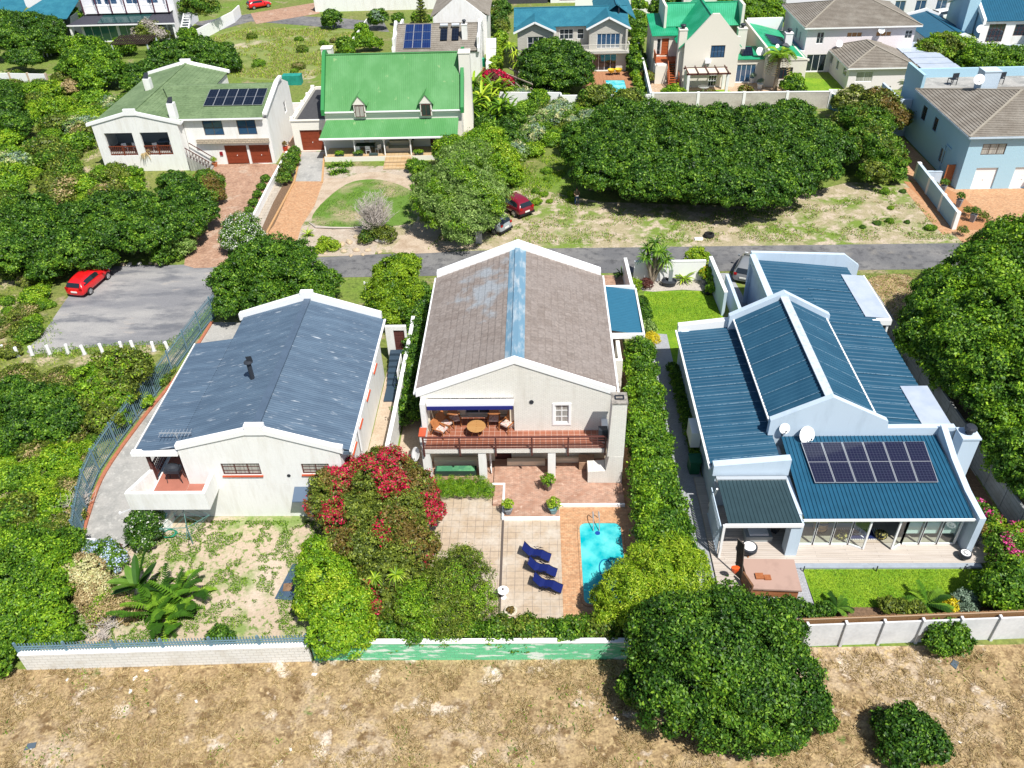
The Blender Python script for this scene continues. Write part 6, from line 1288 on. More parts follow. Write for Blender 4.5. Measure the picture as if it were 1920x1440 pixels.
bush('dense green tree with paler leaves at the right end of the enormous thicket', [(1632, 240, 3.2, 1.9), (1615, 270, 2.6, 1.6), (1648, 280, 2.6, 1.9), (1665, 300, 1.8, 1.6), (1640, 325, 1.4, 1.3), (1600, 225, 3.0, 1.6), (1680, 325, 1.0, .9)], cat='tree', name='shrub_tree', leaf=.16, dens=45, pal='mid', pal2='olive', mix2=.35)
bush('brownish green tree in front of the blue tower wall', [(1650, 205, 3.0, 1.9), (1675, 225, 2.4, 1.6), (1640, 190, 3.2, 1.4)], cat='tree', name='shrub_tree', leaf=.17, dens=42, pal='olive', pal2='rust', mix2=.4)
bush('pale green blossoming shrub at the corner of the concrete wall', [(1600, 185, 2.2, 1.5), (1578, 195, 1.8, 1.1)], leaf=.16, dens=45, pal='olive', pal2='cream', mix2=.18)
bush('round white blossoming bush beside the brick driveway', [(455, 435, 1.6, 1.6, 1.3), (472, 450, 1.2, 1.1), (438, 450, 1.2, 1.1)], leaf=.10, dens=80, pal='mid', flower='white', fl=.22, fclump=False)
th = []
for (a, b, h, r) in ((30, 480, 2.0, 2.0), (80, 450, 2.4, 2.2), (140, 470, 2.2, 2.2), (150, 420, 2.6, 2.2), (215, 440, 2.6, 2.3), (250, 400, 2.6, 2.2), (280, 440, 2.4, 2.1), (310, 400, 2.4, 2.0), (350, 380, 2.2, 1.9), (345, 425, 1.8, 1.7), (200, 395, 2.4, 2.0), (20, 430, 2.2, 2.2), (90, 500, 1.4, 1.5), (190, 485, 1.4, 1.3), (380, 400, 1.6, 1.4), (-20, 460, 2.2, 2.4), (60, 400, 2.0, 2.0), (330, 350, 2.0, 1.7)): th.append((a, b, h, r, r * .75))
bush('wide dark green thicket between the white L shaped house and the parking lot', th, cat='thicket', name='thicket', leaf=.15, dens=52, pal='dark', pal2='mid', mix2=.4, clump=.28, cmax=.7)
bush('clipped rounded bush by the foot of the entrance stair at the brick driveway', [(395, 345, 1.3, 1.2), (400, 365, 1.0, 1.1), (385, 335, 1.2, 1.0)], leaf=.12, dens=80, pal='mid', pal2='rust', mix2=.3)
bush('olive yellow shrub in front of the white veranda wing', [(215, 328, 1.0, 1.2), (250, 330, .9, 1.0), (190, 330, 1.0, 1.0)], leaf=.13, dens=65, pal='bright', pal2='olive', mix2=.5)
bush('grey green mounded shrub left of the brick driveway mouth', [(325, 468, .8, 1.1), (305, 480, .7, .9), (345, 462, .8, .9)], leaf=.11, dens=80, pal='mid', pal2='grey', mix2=.5)
bush('dark clipped hedge beside the concrete driveway of the green cottage', [(546, 300, .7, .8), (540, 318, .7, .8), (532, 335, .6, .7), (552, 285, .6, .6)], cat='hedge', name='hedge', leaf=.11, dens=80, pal='mid', pal2='olive', mix2=.4)
bush('low hedge running down beside the white snaking wall', [(498 - i * 7.5, 335 + i * 15, .35, .42) for i in range(7)], cat='hedge', name='hedge', leaf=.1, dens=100, pal='mid')
bush('scrubby green shrub below the veranda steps, under the grey green tree', [(790, 320, .9, 1.0), (810, 335, .8, .9), (775, 310, .7, .7)], leaf=.12, dens=75, pal='mid', pal2='bright', mix2=.4)
bush('dark tangle of leaves at the foot of the leafless grey tree', [(700, 435, .6, .9), (725, 440, .6, .8), (685, 448, .4, .6)], leaf=.09, dens=80, pal='olive', pal2='dark', mix2=.5)
bush('bright yellow green ground shrub at the bottom of the round lawn', [(610, 455, .25, .6), (625, 462, .25, .6), (600, 468, .2, .5)], leaf=.08, dens=90, pal='lime')
# --- back row
tree('milkwood_tree', 'big dark dome shaped tree in front of the teal roofed house', 'tree',
     [(1040, 115, 3.2, 2.6), (1005, 125, 2.8, 2.3), (1075, 125, 2.8, 2.3), (1040, 145, 2.2, 2.3), (1000, 150, 1.6, 1.7), (1085, 148, 1.8, 1.6), (1030, 100, 3.2, 2.0), (1065, 105, 3.2, 2.0), (1045, 160, 1.2, 1.5)], leaf=.18, dens=42, pal='dark', pal2='mid', mix2=.35, clump=.3)
for lab, q, p1, p2_ in (
 ('olive green wispy bush at the left below the small bright pool', [(1115, 185, 1.5, 1.5), (1130, 178, 1.4, 1.3), (1100, 190, 1.2, 1.1)], 'olive', 'mid'),
 ('olive green wispy bush directly in front of the small bright pool', [(1175, 188, 1.4, 1.4), (1160, 195, 1.1, 1.1), (1192, 185, 1.2, 1.2)], 'olive', 'mid'),
 ('small bright green bush before the white wall, left of the wispy bushes', [(1010, 185, 1.3, 1.1), (1010, 195, .8, .9)], 'bright', 'mid'),
 ('tall leafy shrub on the wall between the small pool garden and the stair', [(1192, 110, 1.6, 1.1), (1195, 125, 1.2, 1.0), (1190, 95, 1.8, .9)], 'dark', 'bright'),
 ('clipped bushes in a row at the right side of the small bright pool', [(1192, 140, .7, .6), (1197, 150, .7, .6), (1202, 160, .7, .6), (1205, 172, .7, .6)], 'bright', 'lime'),
 ('crimson bougainvillea growing over the broken pergola', [(935, 150, 1.5, 1.1), (950, 155, 1.4, .9), (918, 145, 1.4, 1.0), (925, 160, 1.0, 1.0)], 'red', 'burg'),
 ('rust coloured ball bush at the foot of the red timber stair', [(1213, 145, .8, .85)], 'rust', 'olive'),
 ('bright green shrub in front of the pergola of the cream gabled house', [(1262, 172, .7, .9), (1275, 176, .6, .7), (1250, 174, .6, .6)], 'bright', 'lime'),
 ('orange tinted low bush in front of the pergola by the concrete wall', [(1330, 178, .5, .6)], 'rust', 'olive'),
 ('round olive bush by the concrete wall right of the pergola', [(1397, 172, .6, .8)], 'olive', 'rust'),
 ('red brown low hedge below the sliding door of the large white house', [(1485, 127, .6, .8), (1470, 128, .6, .7)], 'rust', 'red'),
 ('dark climbing shrub on the wall right of the fan palm', [(1478, 160, 1.2, .9), (1490, 150, 1.2, .9), (1495, 168, .7, .9)], 'dark', 'bright'),
 ('round dark tree left of the green gable, behind the teal roofed house', [(1255, 12, 2.2, 2.1), (1235, 18, 1.6, 1.5), (1275, 15, 1.8, 1.6)], 'mid', 'dark'),
 ('small lollipop tree in front of the white wall at the top edge', [(1198, 10, 2.6, 1.1), (1205, 12, 2.2, .8)], 'bright', 'mid'),
 ('row of lush shrubs between the teal roofed and green roofed houses', [(1195, 35, 1.2, 1.2), (1190, 50, 1.2, 1.2), (1200, 65, 1.2, 1.1), (1205, 48, 1.0, 1.0), (1195, 80, 1.0, .9)], 'mid', 'bright'),
 ('large bright leaved street tree at the top edge between the green and white houses', [(1380, 18, 3.0, 2.6), (1420, 15, 3.0, 2.6), (1450, 28, 2.6, 2.0), (1405, 38, 2.2, 1.9), (1360, 10, 2.6, 1.8)], 'bright', 'mid'),
 ('bushy yellow green tree right of the white louvred carport', [(1770, 90, 2.6, 2.2), (1745, 100, 2.2, 1.8), (1800, 95, 2.2, 1.9), (1770, 112, 1.6, 1.8)], 'bright', 'olive'),
 ('wide green tree behind the terrace of the blue two storey house', [(1830, 115, 2.4, 2.0), (1865, 115, 2.4, 2.0), (1900, 118, 2.4, 2.0), (1845, 130, 1.6, 1.7), (1890, 135, 1.6, 1.7), (1930, 125, 2.0, 1.9)], 'mid', 'bright'),
 ('dark tall hedge tree between the grey tiled house and the teal roofed house', [(940, 20, 2.2, 1.5), (935, 35, 1.8, 1.3), (920, 30, 1.8, 1.2), (940, 50, 1.2, 1.2)], 'dark', 'olive'),
 ('light green hedge bushes in the lane left of the dome shaped tree', [(940, 70, .9, .9), (938, 85, .9, .9), (932, 100, .9, .9), (930, 115, .9, .9), (930, 128, .8, .8)], 'lime', 'bright'),
 ('clipped round bush with blue green leaves near the street, behind the solar panels', [(710, 33, 1.8, 1.3), (705, 40, 1.2, 1.1)], 'mid', 'silver'),
 ('small round clipped bush beside the street behind the solar panels', [(746, 35, .9, .95)], 'mid', 'bright'),
 ('wide low clipped bush beside the street near the pine', [(785, 33, 1.0, 1.1), (800, 37, .8, .8)], 'mid', 'bright'),
 ('clipped square hedge left of the solar panelled roof', [(690, 82, 1.0, .9), (705, 82, 1.0, .9), (675, 84, 1.0, .8)], 'mid', 'bright'),
 ('leafy shrub with big leaves at the edge of the overgrown plot, near the green cottage', [(648, 85, 1.2, 1.2), (652, 95, .9, .9)], 'mid', 'bright'),
 ('round dark green bush at the roadside edge of the overgrown plot', [(622, 35, 1.5, 1.4), (618, 42, 1.0, 1.1)], 'mid', 'dark'),
 ('bushes along the pale wall left of the solar panelled roof', [(678, 55, 1.0, 1.0), (690, 68, .8, .8), (670, 70, .9, .8)], 'bright', 'mid')):
    bush(lab, q, leaf=.19, dens=40, pal=p1, pal2=p2_, mix2=.35, clump=.34)
# --- top left
for lab, q, p1, p2_ in (
 ('big dark broad tree at the top left corner below the teal roof', [(50, 60, 3.2, 3.0), (20, 75, 2.8, 2.6), (85, 75, 2.6, 2.4), (55, 90, 1.8, 2.4), (10, 50, 3.0, 2.4), (95, 55, 2.6, 2.0)], 'dark', 'mid'),
 ('row of dark upright conifers left of the white folding garden chairs', [(40, 110, 2.0, 1.2), (52, 112, 2.0, 1.2), (62, 114, 1.8, 1.1), (25, 108, 1.8, 1.1)], 'dark', 'mid'),
 ('large fresh green tree left of the white L shaped house', [(165, 105, 3.2, 2.6), (190, 120, 2.8, 2.3), (150, 125, 2.6, 2.1), (205, 140, 1.8, 1.8), (175, 150, 1.4, 1.9), (140, 95, 2.6, 1.8), (130, 135, 1.6, 1.5)], 'mid', 'bright'),
 ('long dark green bush mass behind the roof of the white L shaped house', [(310, 105, 1.8, 2.0), (345, 100, 1.8, 2.0), (380, 98, 1.8, 2.1), (415, 105, 1.6, 1.9), (430, 118, 1.2, 1.5), (350, 118, 1.2, 1.6), (395, 120, 1.2, 1.6), (300, 120, 1.2, 1.5)], 'dark', 'mid'),
 ('dark bush between the fresh green tree and the rear chimney', [(255, 140, 1.6, 1.4), (265, 155, 1.2, 1.3), (245, 160, 1.0, 1.2), (275, 130, 1.4, 1.2)], 'dark', 'mid'),
 ('greyish flowering bush in front of the green glass doors', [(280, 60, 1.6, 1.7), (265, 68, 1.2, 1.3), (298, 66, 1.2, 1.3)], 'olive', 'twig'),
 ('rounded bright bush left of the dark pergola', [(230, 85, 1.1, 1.2), (220, 92, .9, 1.0), (242, 92, .9, 1.0)], 'bright', 'mid'),
 ('bright green bush left of the column of the dark skirt roof', [(120, 85, 1.0, 1.3), (105, 90, .9, 1.1), (135, 92, .8, 1.0)], 'bright', 'lime'),
 ('small bushy tree beside the left corner of the dark skirt roof', [(137, 30, 3.0, 1.2), (142, 40, 2.2, 1.0)], 'bright', 'mid'),
 ('rounded green bush below the white outside stair', [(352, 68, 1.0, 1.3)], 'bright', 'mid'),
 ('leafy tree with dark trunk right of the white outside stair', [(370, 8, 4.2, 2.0), (385, 15, 3.6, 1.8), (358, 15, 3.6, 1.5)], 'mid', 'olive'),
 ('yellowish bush in the scrub right of the white panel wall', [(120, 155, 1.0, 1.4), (135, 165, .8, 1.1)], 'olive', 'dry')):
    bush(lab, q, leaf=.2, dens=38, pal=p1, pal2=p2_, mix2=.35, clump=.34)

# --- scrub on the left slope: individual shrubs from a few source meshes
srcs = []
for i, (p1, p2_, mx) in enumerate((('mid', 'bright', .5), ('dark', 'mid', .5), ('bright', 'lime', .4), ('grey', 'silver', .35), ('olive', 'dry', .2), ('mid', 'olive', .5))):
    L = [(0, 0, .45, .8, .6)] + [(rnd.uniform(-.6, .6), rnd.uniform(-.6, .6), rnd.uniform(.25, .55), rnd.uniform(.4, .6)) for _ in range(4)]
    V, F, C = crown(L, leaf=.10, dens=85, pal=p1, pal2=p2_, mix2=mx, clump=.4, flower='cream' if i == 3 else None, fl=.12); srcs.append((V, F, C))
smesh = []
for i, (V, F, C) in enumerate(srcs):
    o = leafobj('scrub_bush', V, F, C); smesh.append(o)
kinds = ['fresh green', 'dark green', 'bright lime green', 'silvery flowering', 'yellowish olive', 'mixed olive green']
used = [False] * 6
def inside(p, poly):
    x, y = p; c = False
    for i in range(len(poly)):
        (x1, y1), (x2, y2) = poly[i], poly[i - 1]
        if (y1 > y) != (y2 > y) and x < (x2 - x1) * (y - y1) / (y2 - y1) + x1: c = not c
    return c
def scatter_bushes(poly, n, smin, smax, where, ks, group, dmin=.75):
    pts = []; xs = [p[0] for p in poly]; ys = [p[1] for p in poly]; tries = 0
    while len(pts) < n and tries < n * 60:
        tries += 1
        # even over the ground, so draw in the world, test in the polygon
        gx0, gy0 = min(G(a, b)[0] for a, b in poly), min(G(a, b)[1] for a, b in poly); gx1, gy1 = max(G(a, b)[0] for a, b in poly), max(G(a, b)[1] for a, b in poly)
        break
    wp = [tuple(G(a, b)[:2]) for a, b in poly]
    while len(pts) < n and tries < n * 80:
        tries += 1; p = (rnd.uniform(gx0, gx1), rnd.uniform(gy0, gy1)); s = rnd.uniform(smin, smax)
        if not inside(p, wp): continue
        if any((p[0] - q[0]) ** 2 + (p[1] - q[1]) ** 2 < (dmin * (s + q[2])) ** 2 for q in pts): continue
        pts.append((*p, s))
    byk = {}
    for x, y, s in pts:
        k = rnd.choice(ks); o = smesh[k] if not used[k] else smesh[k].copy()
        if used[k]: COL.objects.link(o)
        used[k] = True; place(o, (x, y, 0), rnd.uniform(0, 6.28), (s, s * rnd.uniform(.85, 1.15), s * rnd.uniform(.6, 1.0)))
        tag(o, None, 'bush', group); byk.setdefault(k, []).append(o)
    for k, os_ in byk.items(): ordinals(os_, kinds[k] + ' wild bush', where)
SC1 = [(0, 140), (110, 175), (210, 200), (290, 175), (285, 200), (200, 250), (175, 235), (165, 330), (330, 335), (180, 395), (0, 400)]
SC2 = [(0, 500), (120, 520), (110, 560), (70, 600), (60, 660), (0, 680)]
SC3 = [(0, 712), (150, 705), (250, 715), (315, 690), (320, 705), (180, 850), (148, 905), (145, 1000), (0, 1020)]
scatter_bushes(SC1, 78, .9, 2.1, 'on the upper left slope', [0, 2, 2, 3, 4, 5], 'wild bushes on the upper left slope', .55)
scatter_bushes(SC2, 20, .5, 1.2, 'beside the red hatchback', [0, 2, 4, 5], 'wild bushes by the parking lot')
scatter_bushes(SC3, 66, .6, 1.35, 'left of the palisade fence', [0, 2, 2, 4, 4, 5], 'wild bushes along the palisade fence', .58)
scatter_bushes([(960, 180), (1190, 200), (1200, 225), (1080, 260), (1000, 300), (960, 300), (945, 250)], 40, .8, 1.7, 'left of the enormous thicket', [0, 2, 3, 5], 'wild bushes on the vacant plot', .55)
scatter_bushes([(1560, 380), (1690, 350), (1780, 450), (1620, 455)], 8, .25, .5, 'on the sandy verge', [0, 1, 2], 'small bushes on the verge')
scatter_bushes([(420, 70), (640, 60), (640, 130), (560, 145), (450, 140)], 10, .5, 1.1, 'on the overgrown plot', [0, 4, 5], 'small bushes on the overgrown plot')
scatter_bushes([(940, 330), (1060, 320), (1080, 380), (1000, 385)], 10, .3, .7, 'behind the two parked cars', [0, 2], 'small bushes behind the cars')
tree('milkwood_tree', 'large olive green tree inside the curve of the palisade fence', 'tree',
     [(222, 700, 2.4, 1.7), (195, 720, 2.0, 1.6), (255, 690, 2.0, 1.1), (215, 742, 1.6, 1.4), (190, 755, 1.5, 1.3), (200, 785, 1.2, 1.1)], leaf=.12, dens=75, pal='olive', pal2='bright', mix2=.4, clump=.26)
bush('dark bushy thicket left of the olive tree, below the white bollards', [(60, 752, 1.2, 1.3), (20, 765, 1.2, 1.4), (100, 758, 1.2, 1.2), (140, 775, 1.1, 1.2), (110, 800, 1.0, 1.2), (50, 800, 1.0, 1.3), (25, 728, .8, .9), (160, 750, 1.0, .9), (10, 830, .8, 1.1)], cat='thicket', name='thicket', leaf=.11, dens=80, pal='dark', pal2='mid', mix2=.5, clump=.28)
bush('large dark bush at the left edge above the parking lot corner', [(15, 220, 2.0, 2.0), (5, 180, 2.2, 2.0), (30, 240, 1.4, 1.6)], leaf=.17, dens=45, pal='dark', pal2='mid', mix2=.4)

# --- rosette plants, palms, cycads, bananas
def frond(V, F, C, base, dirn, L, w, droop, col, seg=6, leaflets=False, rise=.6):
    d = np.array([math.cos(dirn), math.sin(dirn), 0]); s = np.array([-d[1], d[0], 0]); p = []
    for i in range(seg + 1):
        t = i / seg; p.append(base + d * L * t * (1 - .15 * t) + np.array([0, 0, L * (rise * t - droop * t * t)]))
    if leaflets:
        n = 16
        for i in range(1, n):
            t = i / n; k = min(int(t * seg), seg - 1); q = p[k] + (p[k + 1] - p[k]) * (t * seg - k); ll = w * (1 - abs(t - .45) * 1.1)
            for sg in (-1, 1):
                e = q + s * sg * ll + d * ll * .55 + np.array([0, 0, .12 * ll]); b = len(V); wd = d * .035 * L
                V += [q - wd, q + wd, e + wd * .4, e - wd * .4]; F.append((b, b + 1, b + 2, b + 3)); C.append(col * rng.uniform(.75, 1.2))
        return
    for i in range(seg):
        t0, t1 = i / seg, (i + 1) / seg; w0 = w * math.sin(math.pi * min(1, t0 * .85 + .12)) ** .7; w1 = w * math.sin(math.pi * min(.999, t1 * .85 + .12)) ** .7 if i < seg - 1 else .01
        for sg in (-1, 1):
            b = len(V); V += [p[i], p[i + 1], p[i + 1] + s * sg * w1 - np.array([0, 0, -.3 * w1]), p[i] + s * sg * w0 - np.array([0, 0, -.3 * w0])]; F.append((b, b + 1, b + 2, b + 3)); C.append(col * rng.uniform(.85, 1.15))
def rosette(label, cat, name, loc, n, L, w, droop, pal, h=.0, rise=.6, leaflets=False, heads=None, trunk=0, lean=(0, 0), group=None, spread=0, shag=False, n2=0):
    V, F, C = [], [], []
    heads = heads or [(0, 0, h)]
    for hx, hy, hz in heads:
        for i in range(n):
            k = rng.uniform(0, 1); col = palcol(pal, np.array([k]))[0]; lv = rng.uniform(.1, 1.25)
            frond(V, F, C, np.array([hx + rng.uniform(-1, 1) * spread, hy + rng.uniform(-1, 1) * spread, hz]), 2 * math.pi * i / n * 1.618 * 2, L * rng.uniform(.75, 1.1), w, droop * rng.uniform(.6, 1.2), col, leaflets=leaflets, rise=rise * lv)
        if shag:
            for i in range(12): frond(V, F, C, np.array([hx, hy, hz - .15]), rng.uniform(0, 6.28), L * .8, w, 1.3, palcol('dry', np.array([rng.uniform(0, 1)]))[0], leaflets=leaflets, rise=.05)
    if trunk:
        o = thing(name, label, cat, loc, group); leafobj('crown', np.array(V) + np.array(loc), np.array(F), np.array(C), o, leafmat('blade'))
        for hx, hy, hz in heads:
            MB().tube([(loc[0], loc[1], 0), (loc[0] + hx * .4, loc[1] + hy * .4, hz * .5), (loc[0] + hx, loc[1] + hy, hz)], [trunk * 1.3, trunk, trunk * .8], 8).build('trunk', M('pale_palm_trunk', (.26, .21, .16), .9, fine=(6, .25)), o)
        return o
    o = leafobj(name, np.array(V), np.array(F), np.array(C), None, leafmat('blade')); o.location = loc
    return tag(o, label, cat, group)
rosette('cycad with arching dark fronds behind the bamboo screen, right of centre of the front lawn', 'cycad', 'cycad', G(1735, 1140), 24, 1.35, .22, .75, 'mid', .3, 1.0, True)
rosette('smaller cycad behind the bamboo screen close to the hot tub', 'cycad', 'cycad', G(1568, 1145), 20, .85, .15, .6, 'dark', .2, .9, True)
rosette('dracaena tree with shaggy leaf heads and pale leaning trunks by the road', 'dracaena', 'dracaena', G(1222, 532), 46, .95, .05, .9, 'mid', heads=[(-.5, .3, 2.9), (.6, .2, 2.7), (.1, .6, 3.3), (-.7, -.3, 2.4), (.9, -.2, 2.2), (.2, -.2, 2.9)], trunk=.12, rise=.9)
rosette('spiky variegated agave in the gravel bed by the square lawn', 'agave', 'agave', G(1282, 528), 34, 1.1, .06, .45, 'lime', .25, 1.0)
rosette('small dark spiky plant by the carport near the road', 'yucca', 'yucca', G(1165, 522), 26, .8, .05, .5, 'dark', .3, 1.0)
rosette('fan palm with a shaggy skirt of dead fronds by the concrete wall', 'palm', 'palm_tree', G(1452, 172), 34, 2.2, .55, .9, 'bright', heads=[(0, 0, 4.4)], trunk=.22, rise=.7, leaflets=True, shag=True)
rosette('dracaena palm heads beside the lane left of the dome shaped tree', 'palm', 'palm_tree', G(968, 150), 24, 1.3, .09, .9, 'lime', heads=[(0, 0, 3.4), (-.8, .5, 4.2), (.3, -.2, 2.2)], trunk=.14, rise=.7)
rosette('spiky dark green yucca between the cottage and the blue terrace', 'yucca', 'yucca', G(1700, 168), 30, 1.3, .07, .6, 'mid', .8, .9)
rosette('feathery date palm growing in the scrub beside the palisade fence', 'palm', 'palm_tree', G(175, 790), 22, 1.6, .3, .9, 'yellow', .6, .8, True)
rosette('yellowish spiky grass plant left of the fallen branch', 'plant', 'yucca', G(578, 442), 30, .8, .04, .6, 'lime', .1, 1.0)
rosette('yucca with shaggy head against the white veranda wing', 'yucca', 'yucca', G(282, 318), 40, .9, .05, 1.0, 'dry', heads=[(0, 0, 1.9)], trunk=.09)
rosette('spiky star plant growing out of the bougainvillea mass', 'plant', 'aloe', (*G(742, 1078, 3.1)[:2], 3.1), 34, .6, .03, .7, 'lime', 0, .8)
rosette('second, smaller star plant left of the brightest one in the bougainvillea mass', 'plant', 'aloe', (*G(703, 1085, 2.9)[:2], 2.9), 28, .5, .03, .7, 'lime', 0, .8)
rosette('banana clump with broad ragged leaves behind the palisade rails in the left garden', 'banana plant', 'banana_plant', G(320, 1150), 70, 1.7, .24, .8, 'mid', .4, 1.2, True, spread=1.0)
rosette('single tall strelitzia with upright leaves beside the banana clump', 'banana plant', 'banana_plant', G(272, 1128), 12, 1.5, .2, .3, 'dark', 1.2, 1.8, spread=.15)
for i, (a, b, L, lab) in enumerate(((832, 262, 2.0, 'strelitzia palm nearest the veranda of the green cottage'), (868, 250, 2.4, 'tall strelitzia at the corner of the green cottage veranda'), (905, 235, 2.3, 'pale leaved strelitzia right of the green cottage'), (940, 255, 2.0, 'strelitzia at the right end of the clump by the green cottage'), (925, 215, 2.2, 'rearmost strelitzia behind the clump right of the green cottage'), (890, 210, 2.2, 'strelitzia against the right chimney of the green cottage'))):
    rosette(lab, 'banana plant', 'strelitzia', G(a, b), 26, L, .15, .6, 'lime' if i in (2, 4) else 'bright', heads=[(0, 0, 3.3), (.8, .4, 2.6), (-.6, -.3, 2.3)], trunk=.13, rise=1.0)
bush('dark undergrowth around the strelitzia clump right of the green cottage', [(885, 225, 1.2, 1.5), (915, 240, 1.2, 1.5), (945, 240, 1.2, 1.4), (905, 200, 1.6, 1.6), (935, 210, 1.5, 1.5), (960, 265, 1.0, 1.2), (900, 182, 2.0, 1.4), (965, 230, 1.2, 1.2)], leaf=.17, dens=42, pal='dark', pal2='mid', mix2=.4)
for i in range(9):
    a, b = 622 + (i % 5) * 9 + rnd.uniform(-3, 3), 312 + (i // 5) * 13 + rnd.uniform(-2, 2)
    aga = (aga if i else []) + [rosette('agapanthus clump', 'plant', 'agapanthus', G(a, b), 30, .75, .045, .7, 'mid', .1, .9, group='agapanthus clumps by the veranda')]
ordinals(aga, 'agapanthus clump', 'in the bed before the cottage veranda')
# Norfolk pine
tp = G(797, 105); o = thing('norfolk_pine', 'tall narrow dark pine with tiered branches in front of the grey tiled roof', 'pine tree', tp)
MB().tube([tp, tp + Vector((0, 0, 7.6))], [.16, .04], 8).build('trunk', barkm, o)
Ps, Ns = [], []
for i in range(17):
    z = 1.2 + i * .4; rr = 1.75 * (1 - i / 17.5) + .12
    for j in range(9):
        t = j * 2 * math.pi / 9 + i * .7
        for k in range(26):
            u = rng.uniform(.15, 1); Ps.append([tp.x + math.cos(t) * rr * u + rng.normal(0, .07), tp.y + math.sin(t) * rr * u + rng.normal(0, .07), z + .22 * u + rng.normal(0, .05)]); Ns.append([0, 0, 1])
V, F = leaves(np.array(Ps), np.array(Ns, float), .15, .35); leafobj('crown', V, F, palcol('olive', rng.uniform(0, 1, len(F))), o)
# leafless grey tree
def bare(label, loc, h, r, n, name='bare_tree', mat=None):
    o = thing(name, label, 'tree', loc); m = MB(); loc = Vector(loc)
    for i in range(n):
        t = rnd.uniform(0, 6.28); rr = r * math.sqrt(rnd.random()); zz = h * (1 - .45 * (rr / r) ** 2) * rnd.uniform(.7, 1.05); e = loc + Vector((math.cos(t) * rr, math.sin(t) * rr, zz)); a = loc + Vector((math.cos(t) * rr * .3, math.sin(t) * rr * .3, zz * .45))
        m.tube([loc, a, e], [.05, .03, .008], 4, False)
        for k in range(9):
            q = a.lerp(e, rnd.uniform(.2, 1)); w = q + Vector((rnd.uniform(-.45, .45), rnd.uniform(-.45, .45), rnd.uniform(0, .5))); m.tube([q, q.lerp(w, .5) + Vector((.04, .03, 0)), w], [.012, .01, .005], 3, False)
    m.build('branches', mat or M('bleached_branches', (.46, .41, .37), .9), o); return o
bare('leafless pale grey tree at the edge of the round lawn', G(706, 442), 4.3, 2.0, 150)
bare('dead grey shrub in the scrub outside the palisade fence', G(140, 960), 1.1, 1.2, 26, name='dead_shrub')
bare('dead bleached cactus like branches at the foot of the banana clump', G(195, 1185), .8, 1.0, 14, name='dead_branches')
bare('broken grey pergola wood under the crimson bougainvillea', G(975, 160), .9, 1.6, 12, name='dead_branches')
fb = thing('fallen_branch', 'long pale fallen branch curving along the bottom of the round lawn', 'branch', G(600, 420)); MB().tube([G(580, 417, .08), G(592, 426, .1), G(625, 427, .15), G(660, 427, .1), G(690, 423, .2)], [.05, .07, .08, .07, .03], 7).build('wood', MATS['bleached_branches'], fb)

# --- grass blades and weeds: uncountable cover
def blades(name, label, poly, n, hgt, wid, pal, pal2=None, mix2=0, z=.012, patch=None, px=True, clumpy=0, cat='grass', lie=.5):
    wp = [tuple(G(a, b)[:2]) for a, b in poly] if px else poly
    xs = [p[0] for p in wp]; ys = [p[1] for p in wp]; P = np.stack([rng.uniform(min(xs), max(xs), n * 3), rng.uniform(min(ys), max(ys), n * 3)], 1)
    ins = np.zeros(len(P), bool)
    for i in range(len(wp)):
        (x1, y1), (x2, y2) = wp[i], wp[i - 1]
        c = ((y1 > P[:, 1]) != (y2 > P[:, 1])) & (P[:, 0] < (x2 - x1) * (P[:, 1] - y1) / (y2 - y1 + 1e-9) + x1); ins ^= c
    P = P[ins]
    if patch:
        sc, th_ = patch
        h = np.array([noise.noise(Vector((p[0] * sc, p[1] * sc, 3.3))) + .5 * noise.noise(Vector((p[0] * sc * 3.1, p[1] * sc * 3.1, 7))) for p in P]); P = P[h > th_]
    P = P[:n]; n = len(P); P3 = np.hstack([P, np.full((n, 1), z)])
    t = rng.uniform(0, 2 * np.pi, n); w = wid * rng.uniform(.6, 1.3, n)[:, None]; s = np.stack([np.cos(t), np.sin(t), np.zeros(n)], 1) * w
    tip = np.stack([rng.normal(0, lie, n), rng.normal(0, lie, n), rng.uniform(.5, 1.1, n)], 1) * hgt
    mid = P3 + tip * .5 + np.array([0, 0, hgt * .08])
    V = np.stack([P3 - s, P3 + s, mid + s * .7, P3 + tip], 1).reshape(-1, 3); F = np.arange(4 * n).reshape(-1, 4); K = rng.uniform(0, 1, n); C = palcol(pal, K)
    if pal2: m_ = rng.uniform(0, 1, n) < mix2; C[m_] = palcol(pal2, K)[m_]
    o = leafobj(name, V, F, C, None, leafmat('blade')); tag(o, label, cat, None, 'stuff'); return o
BL = [(-40, 8), (40, 8), (40, 24), (12.3, 23.4), (-10.9, 22.8), (-40, 22)]
blades('dry_grass', 'dry straw coloured grass covering the vacant lot in the foreground', BL, 150000, .15, .013, 'dry', 'rust', .18, px=False, patch=(.9, -.05), lie=1.2)
blades('dry_weeds', 'green weeds scattered through the dry grass of the vacant lot', BL, 16000, .12, .03, 'mid', 'bright', .4, px=False, patch=(.5, .30), cat='weeds')
blades('lawn_grass', 'short mown grass of the narrow front lawn by the timber deck', [(13.6, 26.0), (23.2, 26.0), (23.0, 28.4), (13.6, 28.4)], 16000, .06, .014, 'bright', 'lime', .6, px=False)
blades('lawn_grass', 'short mown grass of the square back lawn by the road', [(8.3, 50.6), (13.4, 50.6), (14.1, 56), (8.4, 56)], 11000, .07, .018, 'bright', 'lime', .7, px=False)
blades('thin_grass', 'thin patchy grass over the sandy lawn of the left garden', [(-24, 23), (-10.8, 23.4), (-10.3, 32), (-20, 32), (-22.5, 29)], 38000, .08, .024, 'mid', 'bright', .4, px=False, patch=(1.1, -.02))
